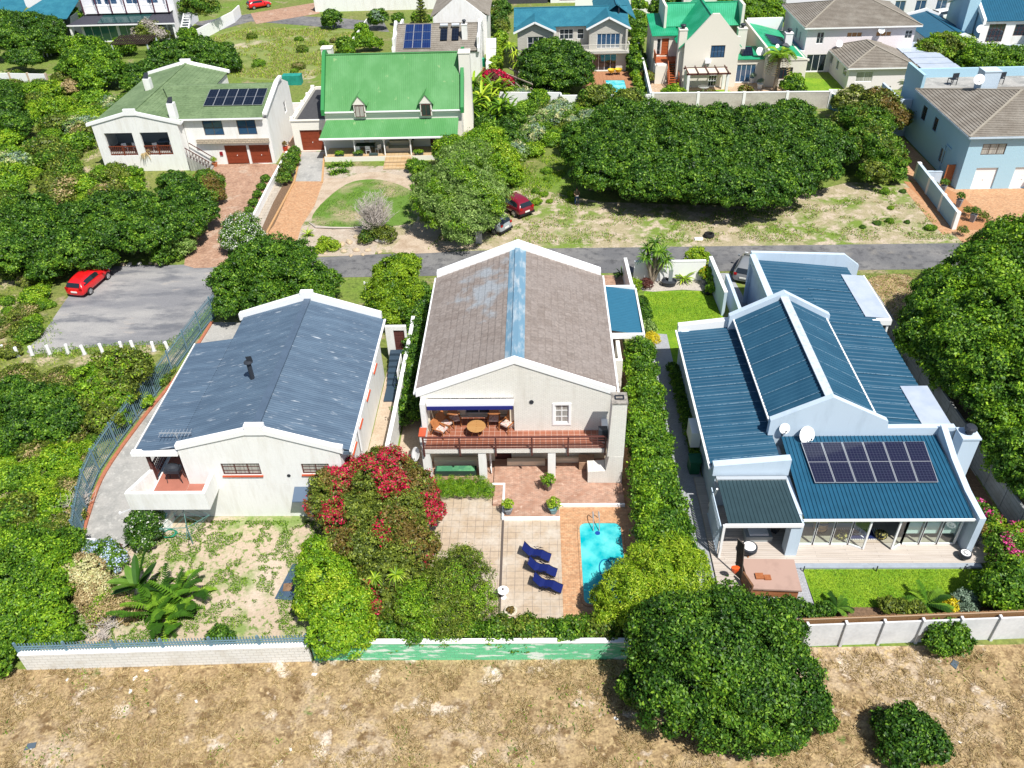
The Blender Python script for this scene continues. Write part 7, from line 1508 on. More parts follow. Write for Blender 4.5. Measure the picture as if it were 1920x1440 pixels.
blades('field_grass', 'tall pale grass on the overgrown plot behind the green cottage', [(400, 70), (470, 52), (600, 55), (690, 62), (640, 100), (600, 140), (560, 150), (440, 145), (400, 110)], 15000, .30, .035, 'lime', 'dry', .35, patch=(.3, -.2))
blades('verge_grass', 'green grass and weeds on the sandy verge beyond the road', [(940, 300), (1060, 320), (1090, 385), (1280, 400), (1560, 380), (1690, 350), (1790, 450), (960, 458), (800, 470)], 26000, .15, .03, 'bright', 'dry', .3, patch=(.45, .0))
blades('verge_grass', 'bright grass on the vacant plot between the strelitzias and the enormous thicket', [(950, 180), (1200, 205), (1080, 250), (1060, 330), (1000, 385), (960, 350), (940, 290)], 12000, .22, .035, 'lime', 'bright', .5, patch=(.4, -.2))
blades('scrub_grass', 'tufted grass and low growth between the wild bushes on the left slope', [(-90, 22.4), (-25.4, 22.6), (-26.9, 36), (-26.2, 46), (-33, 48), (-40, 56), (-40, 80), (-62, 100), (-90, 100)], 60000, .22, .03, 'bright', 'lime', .45, px=False, patch=(.35, -.15))
blades('parking_edge_grass', 'grass strip growing along the lower edge of the parking lot', [(60, 655), (160, 648), (240, 642), (310, 640), (350, 620), (400, 560), (405, 590), (350, 655), (240, 662), (60, 672)], 5000, .14, .025, 'bright', 'mid', .5)
blades('yard_grass', 'grass around the small lawn and bare patch right of the blue roofed house', [(1605, 515), (1740, 512), (1740, 560), (1700, 605), (1650, 600)], 3500, .12, .025, 'dry', 'bright', .4)
blades('round_lawn_grass', 'short patchy grass on the round lawn before the green cottage', [(590, 410), (600, 385), (650, 348), (700, 340), (745, 350), (778, 368), (780, 395), (720, 423), (600, 425)], 5000, .08, .025, 'mid', 'bright', .4, patch=(.5, -.1))
# ================================================================ VEHICLES
def paint(name, col): return M(name, col, .3, spec=.5, coat=.7)
tyrem = M('tyre_rubber', (.015, .015, .016), .8); rimm = M('alloy', (.55, .56, .58), .3, metal=.7)
plate = M('number_plate', (.75, .75, .70), .5); tail = M('tail_lamp', (.35, .01, .01), .25); lampc = M('head_lamp_glass', (.7, .72, .75), .1)
cg = M('car_glass', (.012, .018, .022), .05, spec=.7, coat=.5)
def car(name, label, cat, mat, L=4.1, Wd=1.74, Ht=1.46, suv=False, bakkie=False, trim=None):
    o = thing(name, label, cat); k = Ht / 1.46; sx = L / 4.1; w0 = Wd / 1.72
    st = [(2.05, .60, .50, .56, .45), (1.93, .78, .66, .74, .60), (1.45, .84, .80, .89, .70), (.95, .86, .88, .98, .72), (.25, .86, .91, 1.40, .60), (-.4, .86, .92, 1.45, .60), (-1.2, .86, .94, 1.43, .59), (-1.75, .84, .96, 1.27, .58), (-1.98, .81, .90, .99, .66), (-2.07, .72, .55, .62, .6)]
    if bakkie: st = [(2.05, .60, .50, .60, .45), (1.93, .80, .72, .80, .62), (1.3, .86, .84, .92, .74), (.9, .87, .90, 1.0, .74), (.4, .87, .92, 1.42, .62), (-.3, .87, .93, 1.46, .62), (-.95, .87, .93, 1.44, .64), (-1.9, .87, .93, 1.40, .66), (-2.0, .86, .9, 1.0, .7), (-2.07, .8, .6, .65, .7)]
    zl = .26 if not suv else .34
    V = []; F = []
    for (x, w, b, t, wt) in st:
        x *= sx; w *= w0; wt *= w0; b *= k; t *= k
        h = [(w * .88, zl), (w, zl + .16), (w * 1.01, (zl + b) / 2 + .05), (w * .985, b), (wt, t - .04), (wt * .7, t), (0, t + .015)]
        ring = [(0, zl)] + h + [(-a, z) for a, z in h[-2::-1]]
        V.append([(x, a, z) for a, z in ring])
    n = len(V[0]); vs = [p for r in V for p in r]
    for i in range(len(V) - 1):
        for j in range(n): F.append((i * n + j, (i + 1) * n + j, (i + 1) * n + (j + 1) % n, i * n + (j + 1) % n))
    F.append(tuple(range(n))); F.append(tuple(range(len(vs) - 1, len(vs) - n - 1, -1)))
    m = MB(); m.v = vs; m.f = F; b = m.build('body', mat, o, True); b.modifiers.new('s', 'SUBSURF').levels = 2; b.modifiers['s'].render_levels = 2
    def P(i, lo, f=0): 
        x, w, bb, t, wt = st[i]; x *= sx; w *= w0; wt *= w0; bb *= k; t *= k
        return (x, (w * .985 + .002) + ((wt + .012) - w * .985) * f, bb + .0 + (t - .05 - bb) * f)
    for sg in (1, -1):
        m = MB(); ids = range(3, 8)
        for i in list(ids)[:-1]:
            a = [P(i, 0, .14), P(i + 1, 0, .14), P(i + 1, 0, .84), P(i, 0, .84)]
            if i == 3: a = [(a[0][0] - .15, *a[0][1:]), a[1], a[2], (a[3][0] - .28, *a[3][1:])]
            if i == 6: a = [a[0], (a[1][0] + .12, *a[1][1:]), (a[2][0] + .2, *a[2][1:]), a[3]]
            a = [(p[0], sg * (p[1] + .004), p[2]) for p in a]; m.quad(*(a if sg < 0 else a[::-1]))
        m.build('side_window', cg, o)
    x1, w1, _, t1, wt1 = st[3]; x2, w2, _, t2, wt2 = st[4]
    MB().quad((x1 * sx - .08, -wt1 * w0 * .88, t1 * k + .05), (x1 * sx - .08, wt1 * w0 * .88, t1 * k + .05), (x2 * sx + .06, wt2 * w0 * .9, t2 * k - .02), (x2 * sx + .06, -wt2 * w0 * .9, t2 * k - .02)).build('windscreen', cg, o)
    x1, w1, _, t1, wt1 = st[7]; x2, w2, _, t2, wt2 = st[8]
    MB().quad((x1 * sx - .03, wt1 * w0 * .92, t1 * k - .0), (x1 * sx - .03, -wt1 * w0 * .92, t1 * k - .0), (x2 * sx - .05, -wt2 * w0 * .9, t2 * k + .02), (x2 * sx - .05, wt2 * w0 * .9, t2 * k + .02)).build('rear_window', cg, o)
    r = .32 if not suv else .37
    for x in (1.3 * sx, -1.28 * sx):
        for sg in (1, -1):
            y = sg * (.80 * w0); wv = MB().tube([(x, y - .1, r), (x, y + .1, r)], r, 20).build('wheel', tyrem, o, False)
            m = MB(); yy = y + sg * .102
            for q in range(5):
                t = q * 2 * math.pi / 5; m.rod((x, yy, r), (x + math.cos(t) * r * .66, yy, r + math.sin(t) * r * .66), .06, .03, up=(0, 1, 0))
            m.tube([(x, yy - .005, r), (x, yy + .008 * sg, r)], r * .2, 10); m.build('rim', rimm, wv)
            MB().tube([(x, y + sg * .085, r), (x, y + sg * .104, r)], r * .68, 20).build('hub_disc', M('dull_alloy', (.25, .25, .26), .4, metal=.5), wv)
    for sg in (1, -1):
        MB().prism([(-1.95 * sx - .06, sg * .50 * w0, .78 * k), (-1.95 * sx - .06, sg * .74 * w0, .78 * k), (-1.95 * sx - .04, sg * .74 * w0, .96 * k), (-1.95 * sx - .04, sg * .50 * w0, .96 * k)], (-.05, 0, 0)).build('tail_lamp', tail, o)
        MB().prism([(1.9 * sx, sg * .45 * w0, .58 * k), (1.9 * sx, sg * .72 * w0, .58 * k), (1.82 * sx, sg * .72 * w0, .74 * k), (1.82 * sx, sg * .45 * w0, .74 * k)], (.09, 0, 0)).build('headlight', lampc, o)
        MB().box(.75 * sx - .08, .75 * sx + .08, sg * .98 * w0 - .09, sg * .98 * w0 + .09, .92 * k, 1.04 * k).build('mirror', mat, o)
    MB().box(-2.07 * sx - .03, -2.07 * sx + .01, -.26, .26, .52 * k, .64 * k).build('number_plate', plate, o)
    if trim: 
        m = MB(); m.box(-2.02 * sx - .06, -1.8 * sx, -.8 * w0, .8 * w0, zl - .02, zl + .2); m.build('bumper', trim, o)
    return o
def aim(o, rear, front, off=2.0, z=0):
    a, b = G(*rear), G(*front); d = (b - a).normalized(); c = a + d * off; return place(o, (c.x, c.y, z), math.atan2(d.y, d.x))
redp = paint('red_paint', (.62, .008, .012))
aim(car('hatchback', 'bright red hatchback parked at the left end of the grey parking lot', 'car', redp, 3.9), (143, 560), (185, 524), 2.0)
aim(car('suv', 'dark crimson off roader parked beside the grey hatchback, behind the round tree', 'car', paint('crimson_paint', (.19, .006, .02)), 4.4, 1.84, 1.62, suv=True, trim=tyrem), (985, 406), (948, 386), 1.9)
aim(car('silver_car', 'silver grey car half hidden under the round grey green tree', 'car', paint('silver_paint', (.30, .34, .36)), 4.1, 1.76, 1.6, trim=tyrem), (948, 437), (905, 422), 1.9)
aim(car('red_car', 'small red car on the far street at the top, left of the terrace house', 'car', redp, 4.0), (466, 18), (490, 14), 2.0)
aim(car('pickup', 'white canopied pickup standing in shade near the top right corner', 'pickup', paint('white_car_paint', (.62, .66, .68)), 4.9, 1.85, 1.75, suv=True, bakkie=True), (1748, 42), (1790, 36), 2.4)
aim(car('parked_car', 'grey car nosed against the pale blue wall in the small paved court', 'car', paint('grey_car_paint', (.20, .21, .22)), 4.2, 1.7), (1393, 528), (1410, 492), 1.6)
# ================================================================ PERSON
skinm = M('skin', (.45, .25, .17), .6)
def skinmesh(name, pts, edges, mat, parent, sub=2):
    me = bpy.data.meshes.new(name); me.from_pydata([p[0] for p in pts], edges, []); ob = bpy.data.objects.new(name, me); COL.objects.link(ob); ob.parent = parent
    me.materials.append(mat); md = ob.modifiers.new('skin', 'SKIN'); md.use_smooth_shade = True
    sv = me.skin_vertices[0].data
    for i, p in enumerate(pts): sv[i].radius = (p[1], p[2] if len(p) > 2 else p[1])
    sv[0].use_root = True
    s = ob.modifiers.new('sub', 'SUBSURF'); s.levels = sub; s.render_levels = sub; return ob
pp = thing('person', 'person in mottled brown shirt, jeans and dark cap holding a small controller', 'person')
B_ = [((0, 0, .95), .13, .10), ((0, 0, 1.15), .13, .09), ((0, 0, 1.38), .16, .10), ((0, 0, 1.48), .06), ((0, -.01, 1.56), .055), ((0, -.015, 1.66), .095, .10), ((0, -.01, 1.74), .07, .08),
      ((-.18, 0, 1.42), .055), ((-.25, .0, 1.17), .042), ((-.14, -.22, 1.10), .032), ((-.08, -.28, 1.10), .036, .02),
      ((.18, 0, 1.42), .055), ((.25, .0, 1.17), .042), ((.14, -.22, 1.10), .032), ((.08, -.28, 1.10), .036, .02),
      ((-.10, 0, .88), .09), ((-.12, -.01, .48), .06), ((-.13, .02, .09), .04), ((-.13, -.15, .04), .035),
      ((.10, 0, .88), .09), ((.13, .03, .48), .06), ((.15, .06, .09), .04), ((.16, -.12, .04), .035)]
E_d = [(0, 1), (1, 2), (2, 3), (3, 4), (4, 5), (5, 6), (2, 7), (7, 8), (8, 9), (9, 10), (2, 11), (11, 12), (12, 13), (13, 14), (0, 15), (15, 16), (16, 17), (17, 18), (0, 19), (19, 20), (20, 21), (21, 22)]
for sg, wr in ((-1, 10), (1, 14)):      # five fingers each, curled round the controller
    for q in range(4):
        z = 1.125 - q * .018; i = len(B_); L_ = (.035, .04, .037, .028)[q]
        B_ += [((sg * .065, -.315, z), .009), ((sg * (.065 - L_ * .5), -.335, z), .008), ((sg * (.06 - L_), -.32, z), .007)]; E_d += [(wr, i), (i, i + 1), (i + 1, i + 2)]
    i = len(B_); B_ += [((sg * .06, -.27, 1.145), .010), ((sg * .03, -.29, 1.15), .009)]; E_d += [(wr, i), (i, i + 1)]
skinmesh('body', B_, E_d, skinm, pp)
skinmesh('shirt', [((0, 0, .93), .15, .12), ((0, 0, 1.15), .15, .11), ((0, 0, 1.38), .175, .115), ((0, 0, 1.46), .09), ((-.19, 0, 1.42), .075), ((-.24, 0, 1.24), .062), ((.19, 0, 1.42), .075), ((.24, 0, 1.24), .062)], [(0, 1), (1, 2), (2, 3), (2, 4), (4, 5), (2, 6), (6, 7)], M('mottled_brown_shirt', (.14, .11, .07), .9, var=(9, (.05, .06, .04), .5, .6)), pp)
skinmesh('jeans', [((0, 0, .96), .15, .12), ((-.10, 0, .86), .105), ((-.12, -.01, .48), .078), ((-.13, .02, .10), .066), ((.10, 0, .86), .105), ((.13, .03, .48), .078), ((.15, .06, .10), .066)], [(0, 1), (1, 2), (2, 3), (0, 4), (4, 5), (5, 6)], M('denim', (.03, .06, .13), .9), pp)
for sg, a, b in ((0, (-.13, .04, .04), (-.13, -.16, .035)), (1, (.15, .08, .04), (.16, -.13, .035))): MB().tube([a, ((a[0] + b[0]) / 2, (a[1] + b[1]) / 2, .05), b], [.045, .05, .04], 8).build('shoe', darkm, pp, True)
MB().lathe((0, -.012, 1.67), [(.115, 0), (.12, .04), (.105, .1), (.06, .14), (.01, .15)], 14, 1, 1.08).build('cap', M('dark_cap', (.05, .05, .035), .9), pp, True)
m = MB(); m.prism([(-.02, -.11, 1.625), (.02, -.11, 1.625), (.006, -.135, 1.63), (-.006, -.135, 1.63)], (0, 0, .03)); [m.lathe((sx, -.105, 1.665), [(.014, -.012), (.016, 0), (.012, .012)], 8) for sx in (-.035, .035)]; m.build('face', M('face_shadow', (.25, .12, .09), .6), pp)
place(pp, G(1081, 385), R(8))
ct = MB().box(-.09, .09, -.38, -.3, 1.08, 1.12).build('controller', M('pale_plastic', (.5, .5, .5), .5)); tag(ct, 'small pale controller held in both hands by the standing person', 'controller'); 
place(ct, (G(1081, 385).x, G(1081, 385).y, 0), R(8))

# ================================================================ FURNITURE OF THE MIDDLE HOUSE
blue = M('navy_mesh_fabric', (.002, .010, .10), .7); blk = M('black_tube', (.015, .015, .02), .4)
def lounger(label):
    o = thing('lounger', label, 'sun lounger'); w = .32
    prof = [(-.95, .95), (-.55, .48), (-.30, .38), (.25, .46), (.55, .30), (.85, .22)]
    m = MB()
    for a, b in zip(prof[:-1], prof[1:]): m.prism([(a[0], -w, a[1]), (b[0], -w, b[1]), (b[0], w, b[1]), (a[0], w, a[1])], (0, 0, .02))
    m.build('seat', blue, o)
    for sg in (-1, 1): MB().tube([(x, sg * (w + .03), z + .01) for x, z in prof], .02, 6).build('side_rail', blk, o)
    for sg in (-1, 1):
        m = MB(); y = sg * (w + .05); m.tube([(-.55, y, .02), (.1, y, .60), (.3, y, .62)], .018, 6); m.build('leg', blk, o)
        m = MB(); m.tube([(.5, y, .02), (-.35, y, .60), (-.1, y, .64), (.3, y, .62)], .018, 6); m.build('armrest', blk, o)
    for x in (-.55, .5): MB().rod((x, -w - .05, .03), (x, w + .05, .03), .03).build('crossbar', blk, o)
    return o
for i, (a, b, lab) in enumerate(((1008, 1046, 'navy folding lounger nearest the house, of the three on the patio'), (1019, 1074, 'middle navy folding lounger of the three on the patio'), (1029, 1104, 'navy folding lounger nearest the green wall, of the three on the patio'))):
    o = lounger(lab) if i == 0 else copy_tree(o); o['label'] = lab; o['group'] = 'navy folding loungers on the patio'; place(o, G(a, b), R(-14), .82)
teak = M('teak', (.34, .13, .045), .5, fine=(6, .15)); flor = M('floral_cushion', (.62, .50, .46), .9, var=[(7, (.45, .06, .08), .56, .62), (9, (.15, .30, .16), .58, .64), (5, (.10, .25, .40), .64, .68)])
def armchair(label):
    o = thing('armchair', label, 'armchair')
    m = MB(); m.prism([(-.28, -.25, .40), (.28, -.25, .40), (.28, .3, .34), (-.28, .3, .34)], (0, 0, .1)); m.build('seat_cushion', flor, o)
    m = MB(); m.prism([(-.28, .27, .38), (.28, .27, .38), (.28, .55, .92), (-.28, .55, .92)], (0, .05, .03)); m.build('backrest', teak, o)
    for sg in (-1, 1):
        MB().rod((sg * .33, -.32, .58), (sg * .33, .42, .55), .07, .035).build('armrest', teak, o)
        MB().rod((sg * .33, -.28, .56), (sg * .33, -.34, 0), .045).build('leg', teak, o); MB().rod((sg * .33, .35, .56), (sg * .33, .6, 0), .045).build('leg', teak, o)
    return o
for i, (a, b, rz, c, lab) in enumerate(((828, 806, 60, 0, 'teak armchair nearest the balcony railing, at the left'), (836, 795, 45, 0, 'teak armchair between the railing chair and the cushioned recliner at the left of the balcony'), (852, 786, 15, 1, 'teak recliner with tall floral cushion left of the sliding door'), (926, 786, 0, 1, 'teak recliner with floral cushion right of the sliding door'), (950, 796, -35, 0, 'teak armchair beside the recess corner at the right of the round table'))):
    if i == 0: o = src_ = armchair(lab)
    else: o = copy_tree(src_)
    o['label'] = lab; o['group'] = 'teak chairs on the balcony'
    g_ = G(a, b, 2.8); place(o, (g_.x, g_.y, 2.41), R(rz))
    if c: MB().prism([(-.26, .26, .5), (.26, .26, .5), (.26, .5, .95), (-.26, .5, .95)], (0, -.05, .03)).build('back_cushion', flor, o).location = (0, 0, 0)
g_ = G(893, 800, 3.1)
t = thing('round_table', 'round slatted teak table in the middle of the balcony', 'table', (g_.x, g_.y, 2.41))
slat = M('pale_teak_slats', (.42, .22, .08), .5, brick=(3, .1, (.22, .1, .03), .012, (.46, .26, .1), .3, 'flat'))
MB().lathe((g_.x, g_.y, 2.41), [(.5, .70), (.55, .71), (.55, .74), (.5, .75)], 24).build('tabletop', slat, t)
for k_ in range(4): tt = k_ * math.pi / 2 + .5; MB().rod((g_.x + .1 * math.cos(tt), g_.y + .1 * math.sin(tt), 3.1), (g_.x + .38 * math.cos(tt), g_.y + .38 * math.sin(tt), 2.41), .05).build('leg', teak, t)
def pot(label, loc, h, r, mat, plantpal=None, pr=.3, hexa=False, name='plant_pot', ph=.3, fl=None):
    o = thing(name, label, 'plant pot', loc); n = 6 if hexa else (4 if name == 'square_planter' else 16)
    MB().lathe(loc, [(r * .65, 0), (r, h * .95), (r * 1.08, h * .96), (r * 1.08, h), (r * .85, h), (r * .8, h * .9)], n).build('pot', mat, o)
    if plantpal:
        V, F, C = crown([(loc[0], loc[1], loc[2] + h + ph, pr, ph)], leaf=.07, dens=130, pal=plantpal, clump=.5, flower=fl, fl=.2); leafobj('plant', V, F, C, o)
    return o
tealp = M('teal_glazed_pot', (.16, .30, .32), .35); greyp_ = M('grey_pot', (.22, .23, .25), .6); terrap = M('terracotta_pot', (.42, .14, .06), .7)
a = G(955, 962); pot('hexagonal teal pot with yellow green shrub at the left edge of the brick terrace', (-1.8, 32.35, .165), .38, .27, greyp_, 'lime', .26, True)
pot('hexagonal teal pot with yellow green shrub, nearest the head of the pool', (.72, 32.4, .165), .40, .30, tealp, 'lime', .30, True)
pot('square brown planter with spiky red and green plants in the centre of the brick terrace', (.45, 34.2, .165), .5, .28, M('brown_planter', (.20, .15, .13), .6), 'bright', .35, name='square_planter', fl='burg')
pot('flat bowl of soil at the foot of the patio by the creeper', (*G(958, 1150)[:2], .02), .2, .3, M('pale_bowl', (.55, .5, .4), .7), 'rust', .12, ph=.05)
t = thing('side_table', 'small round white patio table with a bottle on it, by the dark paving joint', 'table', G(944, 1120)); c = G(944, 1120)
MB().lathe(c, [(.18, 0), (.04, .05), (.04, .5), (.28, .52), (.29, .56), (.28, .57)], 18).build('tabletop', whitep, t)
bt = MB().lathe((c.x, c.y, .57), [(.035, 0), (.035, .14), (.012, .18), (.012, .22)], 8).build('bottle', M('dark_bottle', (.08, .03, .02), .2)); tag(bt, 'small dark bottle standing on the round white patio table', 'bottle')
cf = thing('cold_frame', 'long green glass fronted box lying behind the grass mound under the balcony', 'glass box', (-5.0, 35.7, .16))
MB().box(-6.2, -3.75, 35.5, 35.95, .02, .42).build('case', M('dark_green_frame', (.02, .05, .04), .4), cf); MB().box(-6.1, -3.85, 35.49, 35.94, .425, .44).build('lid', M('green_water_glass', (.06, .20, .11), .1, var=(1.5, (.12, .32, .16), .45, .6)), cf)
gg = thing('glass_door', 'open glass panel door under the balcony by the brick terrace', 'door', (-2.85, 35.9, .16)); m = MB(); a, b = Vector((-3.0, 36.5, .17)), Vector((-2.85, 35.6, .17)); u = Vector((0, 0, 1.9)); m.rod(a, a + u, .05); m.rod(b, b + u, .05); m.rod(a + u, b + u, .05); m.rod(a, b, .05); m.rod(a, b + u, .04); m.build('frame', whitep, gg)

# ================================================================ LEFT GARDEN AND VERANDA
br = thing('barbecue', 'black kettle barbecue on wheels on the red floored veranda', 'barbecue', (-20.0, 32.6, 2.585)); c = (-20.0, 32.6, 2.585)
MB().box(c[0] - .4, c[0] + .4, c[1] - .28, c[1] + .28, c[2] + .75, c[2] + .95).build('firebox', darkm, br); MB().lathe((c[0], c[1], c[2] + .95), [(.42, 0), (.36, .14), (.15, .22), (.02, .23)], 14, 1, .7).build('lid', darkm, br)
for sx in (-.35, .35):
    for sy in (-.22, .22): MB().rod((c[0] + sx * 1.2, c[1] + sy, c[2]), (c[0] + sx, c[1] + sy, c[2] + .75), .03).build('leg', darkm, br)
g_ = G(545, 1090); dk = thing('ground_cover_sheet', 'dark blue sheet lying on the sandy lawn with a rusty square plate on it', 'sheet', g_)
q = GP([(549, 1057), (588, 1062), (553, 1126), (515, 1122)], .05); MB().prism(q, (0, 0, -.04)).build('sheet', M('blue_black_sheet', (.05, .09, .14), .7, fine=(3, .2)), dk)
q = GP([(532, 1094), (550, 1092), (546, 1108), (530, 1108)], .08); MB().prism(q, (0, 0, -.028)).build('plate', M('rusty_plate', (.20, .12, .07), .8, fine=(6, .3)), dk)
wl = thing('rotary_dryer', 'rotary clothes line of thin wires standing on the left garden lawn', 'clothes line', G(362, 1020)); c = G(362, 1020); m = MB(); m.rod(c, c + Vector((0, 0, 1.5)), .05)
for k_ in range(4):
    t_ = k_ * math.pi / 2 + .4; e = c + Vector((math.cos(t_) * 1.3, math.sin(t_) * 1.3, 1.75)); m.rod(c + Vector((0, 0, 1.3)), e, .03)
    e2 = c + Vector((math.cos(t_ + math.pi / 2) * 1.3, math.sin(t_ + math.pi / 2) * 1.3, 1.75)); [m.rod(c.lerp(e, f) + Vector((0, 0, 1.3 * (1 - f))), c.lerp(e2, f) + Vector((0, 0, 1.3 * (1 - f))), .012) for f in (.5, .75, 1)]
m.build('frame', M('green_grey_metal', (.10, .22, .20), .5), wl)
hs = thing('garden_hose', 'coiled green hose beside the flowering round bush', 'hose', G(318, 1000)); c = G(318, 1002); MB().tube([c + Vector((.45 * math.cos(i * .5) * (1 - i * .01), .3 * math.sin(i * .5), .05 + i * .002)) for i in range(32)], .03, 5, False).build('hose', M('green_hose', (.01, .22, .12), .5), hs)
tb = thing('wash_tub', 'white block sink with a pale blue basin behind the flowering round bush', 'sink', G(308, 975)); c = G(310, 985); MB().box(c.x - .35, c.x + .4, c.y - .3, c.y + .5, 0, .7).build('block', white, tb); MB().box(c.x - .1, c.x + .25, c.y - .1, c.y + .2, .701, .78).build('basin', M('pale_blue_basin', (.2, .5, .6), .5), tb)
# bollards along the parking lot
bl = None
for i, (a, b) in enumerate(((10, 664), (34, 668), (61, 666), (94, 664), (128, 662), (159, 664), (193, 661), (229, 657), (251, 656), (289, 658), (316, 657))):
    c = G(a, b)
    if bl is None:
        bl = thing('bollard', '', 'bollard'); MB().lathe((0, 0, 0), [(.13, 0), (.12, .72), (.10, .78), (.02, .8)], 12).build('post', whitep, bl); MB().lathe((0, 0, 0), [(.2, 0), (.2, .03), (.13, .05)], 12).build('footing', conc, bl); o = bl
    else: o = copy_tree(bl)
    place(o, c); o.rotation_euler = (R(rnd.uniform(-4, 4)), R(rnd.uniform(-5, 5)), 0)
    o['group'] = 'white bollards along the parking lot'; bls = (bls if i else []) + [o]
ordinals(bls, 'short white bollard', 'along the parking lot edge')
# stones
def rock(label, a, b, s, mat, group=None, cat='rock'):
    c = G(a, b); m = MB(); n = 9; rr = [rnd.uniform(.8, 1.15) for _ in range(n)]
    for (f, z) in ((.85, 0), (1.0, .25), (.85, .5), (.45, .68), (.05, .7)):
        for j in range(n): t_ = 2 * math.pi * j / n; m.v.append((math.cos(t_) * s * f * rr[j], math.sin(t_) * s * .75 * f * rr[j], z * s * rnd.uniform(.85, 1.1)))
    for i in range(4):
        for j in range(n): m.f.append((i * n + j, i * n + (j + 1) % n, (i + 1) * n + (j + 1) % n, (i + 1) * n + j))
    m.f.append(tuple(4 * n + j for j in range(n))); o = m.build('rock', mat); place(o, (c.x, c.y, -.02), rnd.uniform(0, 6)); tag(o, label, cat, group); return o
rockm = M('sandstone_rock', (.48, .38, .26), .9, fine=(4, .15)); rockw = M('pale_rock', (.52, .50, .46), .9, fine=(4, .1))
for a, b, s in ((190, 500, .3), (205, 498, .4), (232, 497, .3), (243, 497, .3), (262, 495, .25), (283, 494, .25), (294, 495, .3), (305, 494, .25)): rks = globals().get('rks', []) + [rock('stone in the row edging the top of the parking lot', a, b, s, rockw if rnd.random() < .6 else rockm, 'stones edging the parking lot')]
ordinals(rks, 'stone', 'edging the top of the parking lot')
for a, b, s in ((641, 460, .45), (655, 455, .4), (668, 445, .35), (673, 455, .3), (668, 470, .35), (690, 470, .3), (712, 474, .3), (645, 472, .3), (680, 478, .25), (625, 470, .25), (610, 476, .2), (658, 480, .22)): rk2 = globals().get('rk2', []) + [rock('', a, b, s, rockm, 'ochre stones below the round lawn')]
ordinals(rk2, 'ochre rockery stone', 'below the round lawn')
rock('flat pale boulder at the foot of the leafless grey tree', 715, 452, .7, rockw); rock('pale jagged rock at the edge of the green thicket by the lower left garden', 108, 1160, .8, rockw); rock('big golden boulder on the grass near the top right', 1707, 18, 1.3, M('golden_rock', (.50, .34, .15), .9, fine=(3, .15)))
# litter on the dry lot
for i, (a, b) in enumerate(((275, 1258), (253, 1272), (126, 1275), (925, 1262), (590, 1265), (1155, 1348), (1800, 1392), (368, 1315), (60, 1400), (245, 1296), (545, 1405), (1435, 1290))):
    o = MB().prism([(-.14, -.06, 0), (.12, -.08, 0), (.15, .05, 0), (-.05, .09, 0)], (0, 0, .04)).build('litter', M('pale_litter', (.65, .63, .6), .8)); place(o, G(a, b, .01), rnd.uniform(0, 6), rnd.uniform(.5, 1.1)); tag(o, None, 'litter', 'scraps on the vacant lot'); lit = (lit if i else []) + [o]
ordinals(lit, 'small pale scrap', 'on the dry vacant lot')
o = MB().prism([(-.5, -.2, 0), (.4, -.3, 0), (.5, .2, 0), (-.2, .35, 0)], (0, 0, .08)).build('litter', M('blue_bag', (.08, .11, .14), .8)); place(o, G(57, 1400, .01), .4, .5); tag(o, 'crumpled blue bag near the lower left corner of the dry lot', 'litter')
o = MB().prism([(-.5, -.2, 0), (.4, -.3, 0), (.5, .2, 0), (-.2, .35, 0)], (0, 0, .06)).build('litter', MATS['blue_bag']); place(o, G(1790, 1246, .01), 1, .5); tag(o, 'blue plastic scrap below the round bush by the white precast wall', 'litter')

# ================================================================ RIGHT HOUSE THINGS
ht = thing('hot_tub', 'square timber clad hot tub with a pale brown cover beside the narrow front lawn', 'hot tub', (11.6, 27.6, 0))
MB().prism([(10.45, 26.75, 0), (12.75, 26.6, 0), (12.85, 28.4, 0), (10.4, 28.45, 0)], (0, 0, .62)).build('cabinet', M('cedar_cladding', (.34, .13, .05), .6, brick=(3, .12, (.2, .07, .03), .012, (.38, .16, .07), .3, 'wall')), ht)
MB().prism([(10.35, 26.65, .622), (12.85, 26.5, .622), (12.95, 28.5, .622), (10.3, 28.55, .622)], (0, 0, .1)).build('cover', M('tan_vinyl_cover', (.40, .27, .22), .6, var=(1.1, (.33, .22, .18), .5, .7)), ht)
tr = thing('wooden_steps_toy', 'small dark wooden tray pieces lying on the hot tub cover', 'tray', (11.0, 27.2, .72)); MB().box(10.75, 11.15, 27.2, 27.55, .73, .82).build('tray', wood, tr); MB().box(11.17, 11.5, 27.15, 27.45, .73, .80).build('tray', wood, tr)
tp_ = thing('driftwood_post', 'tall dark weathered plank post with an orange bucket, standing by the hot tub', 'post', (10.1, 28.0, 0))
MB().prism([(9.95, 28.0, 0), (10.2, 27.6, 0), (10.25, 27.65, 0), (10.0, 28.05, 0)], (-.15, .3, 2.5)).build('plank', M('dark_driftwood', (.07, .06, .05), .8, fine=(4, .4)), tp_)
MB().prism([(10.12, 27.5, 0), (10.4, 26.6, 0), (10.5, 26.65, 0), (10.2, 27.55, 0)], (0, 0, .95)).build('panel', M('brown_plank', (.16, .08, .04), .7, fine=(4, .3)), tp_)
ob_ = MB().lathe((9.75, 27.6, .75), [(.08, 0), (.2, .25), (.22, .42), (.16, .43)], 10, 1, .6).build('orange_bucket', M('orange_plastic', (.75, .10, .02), .4)); tag(ob_, 'orange scoop hanging on the dark plank post', 'scoop')
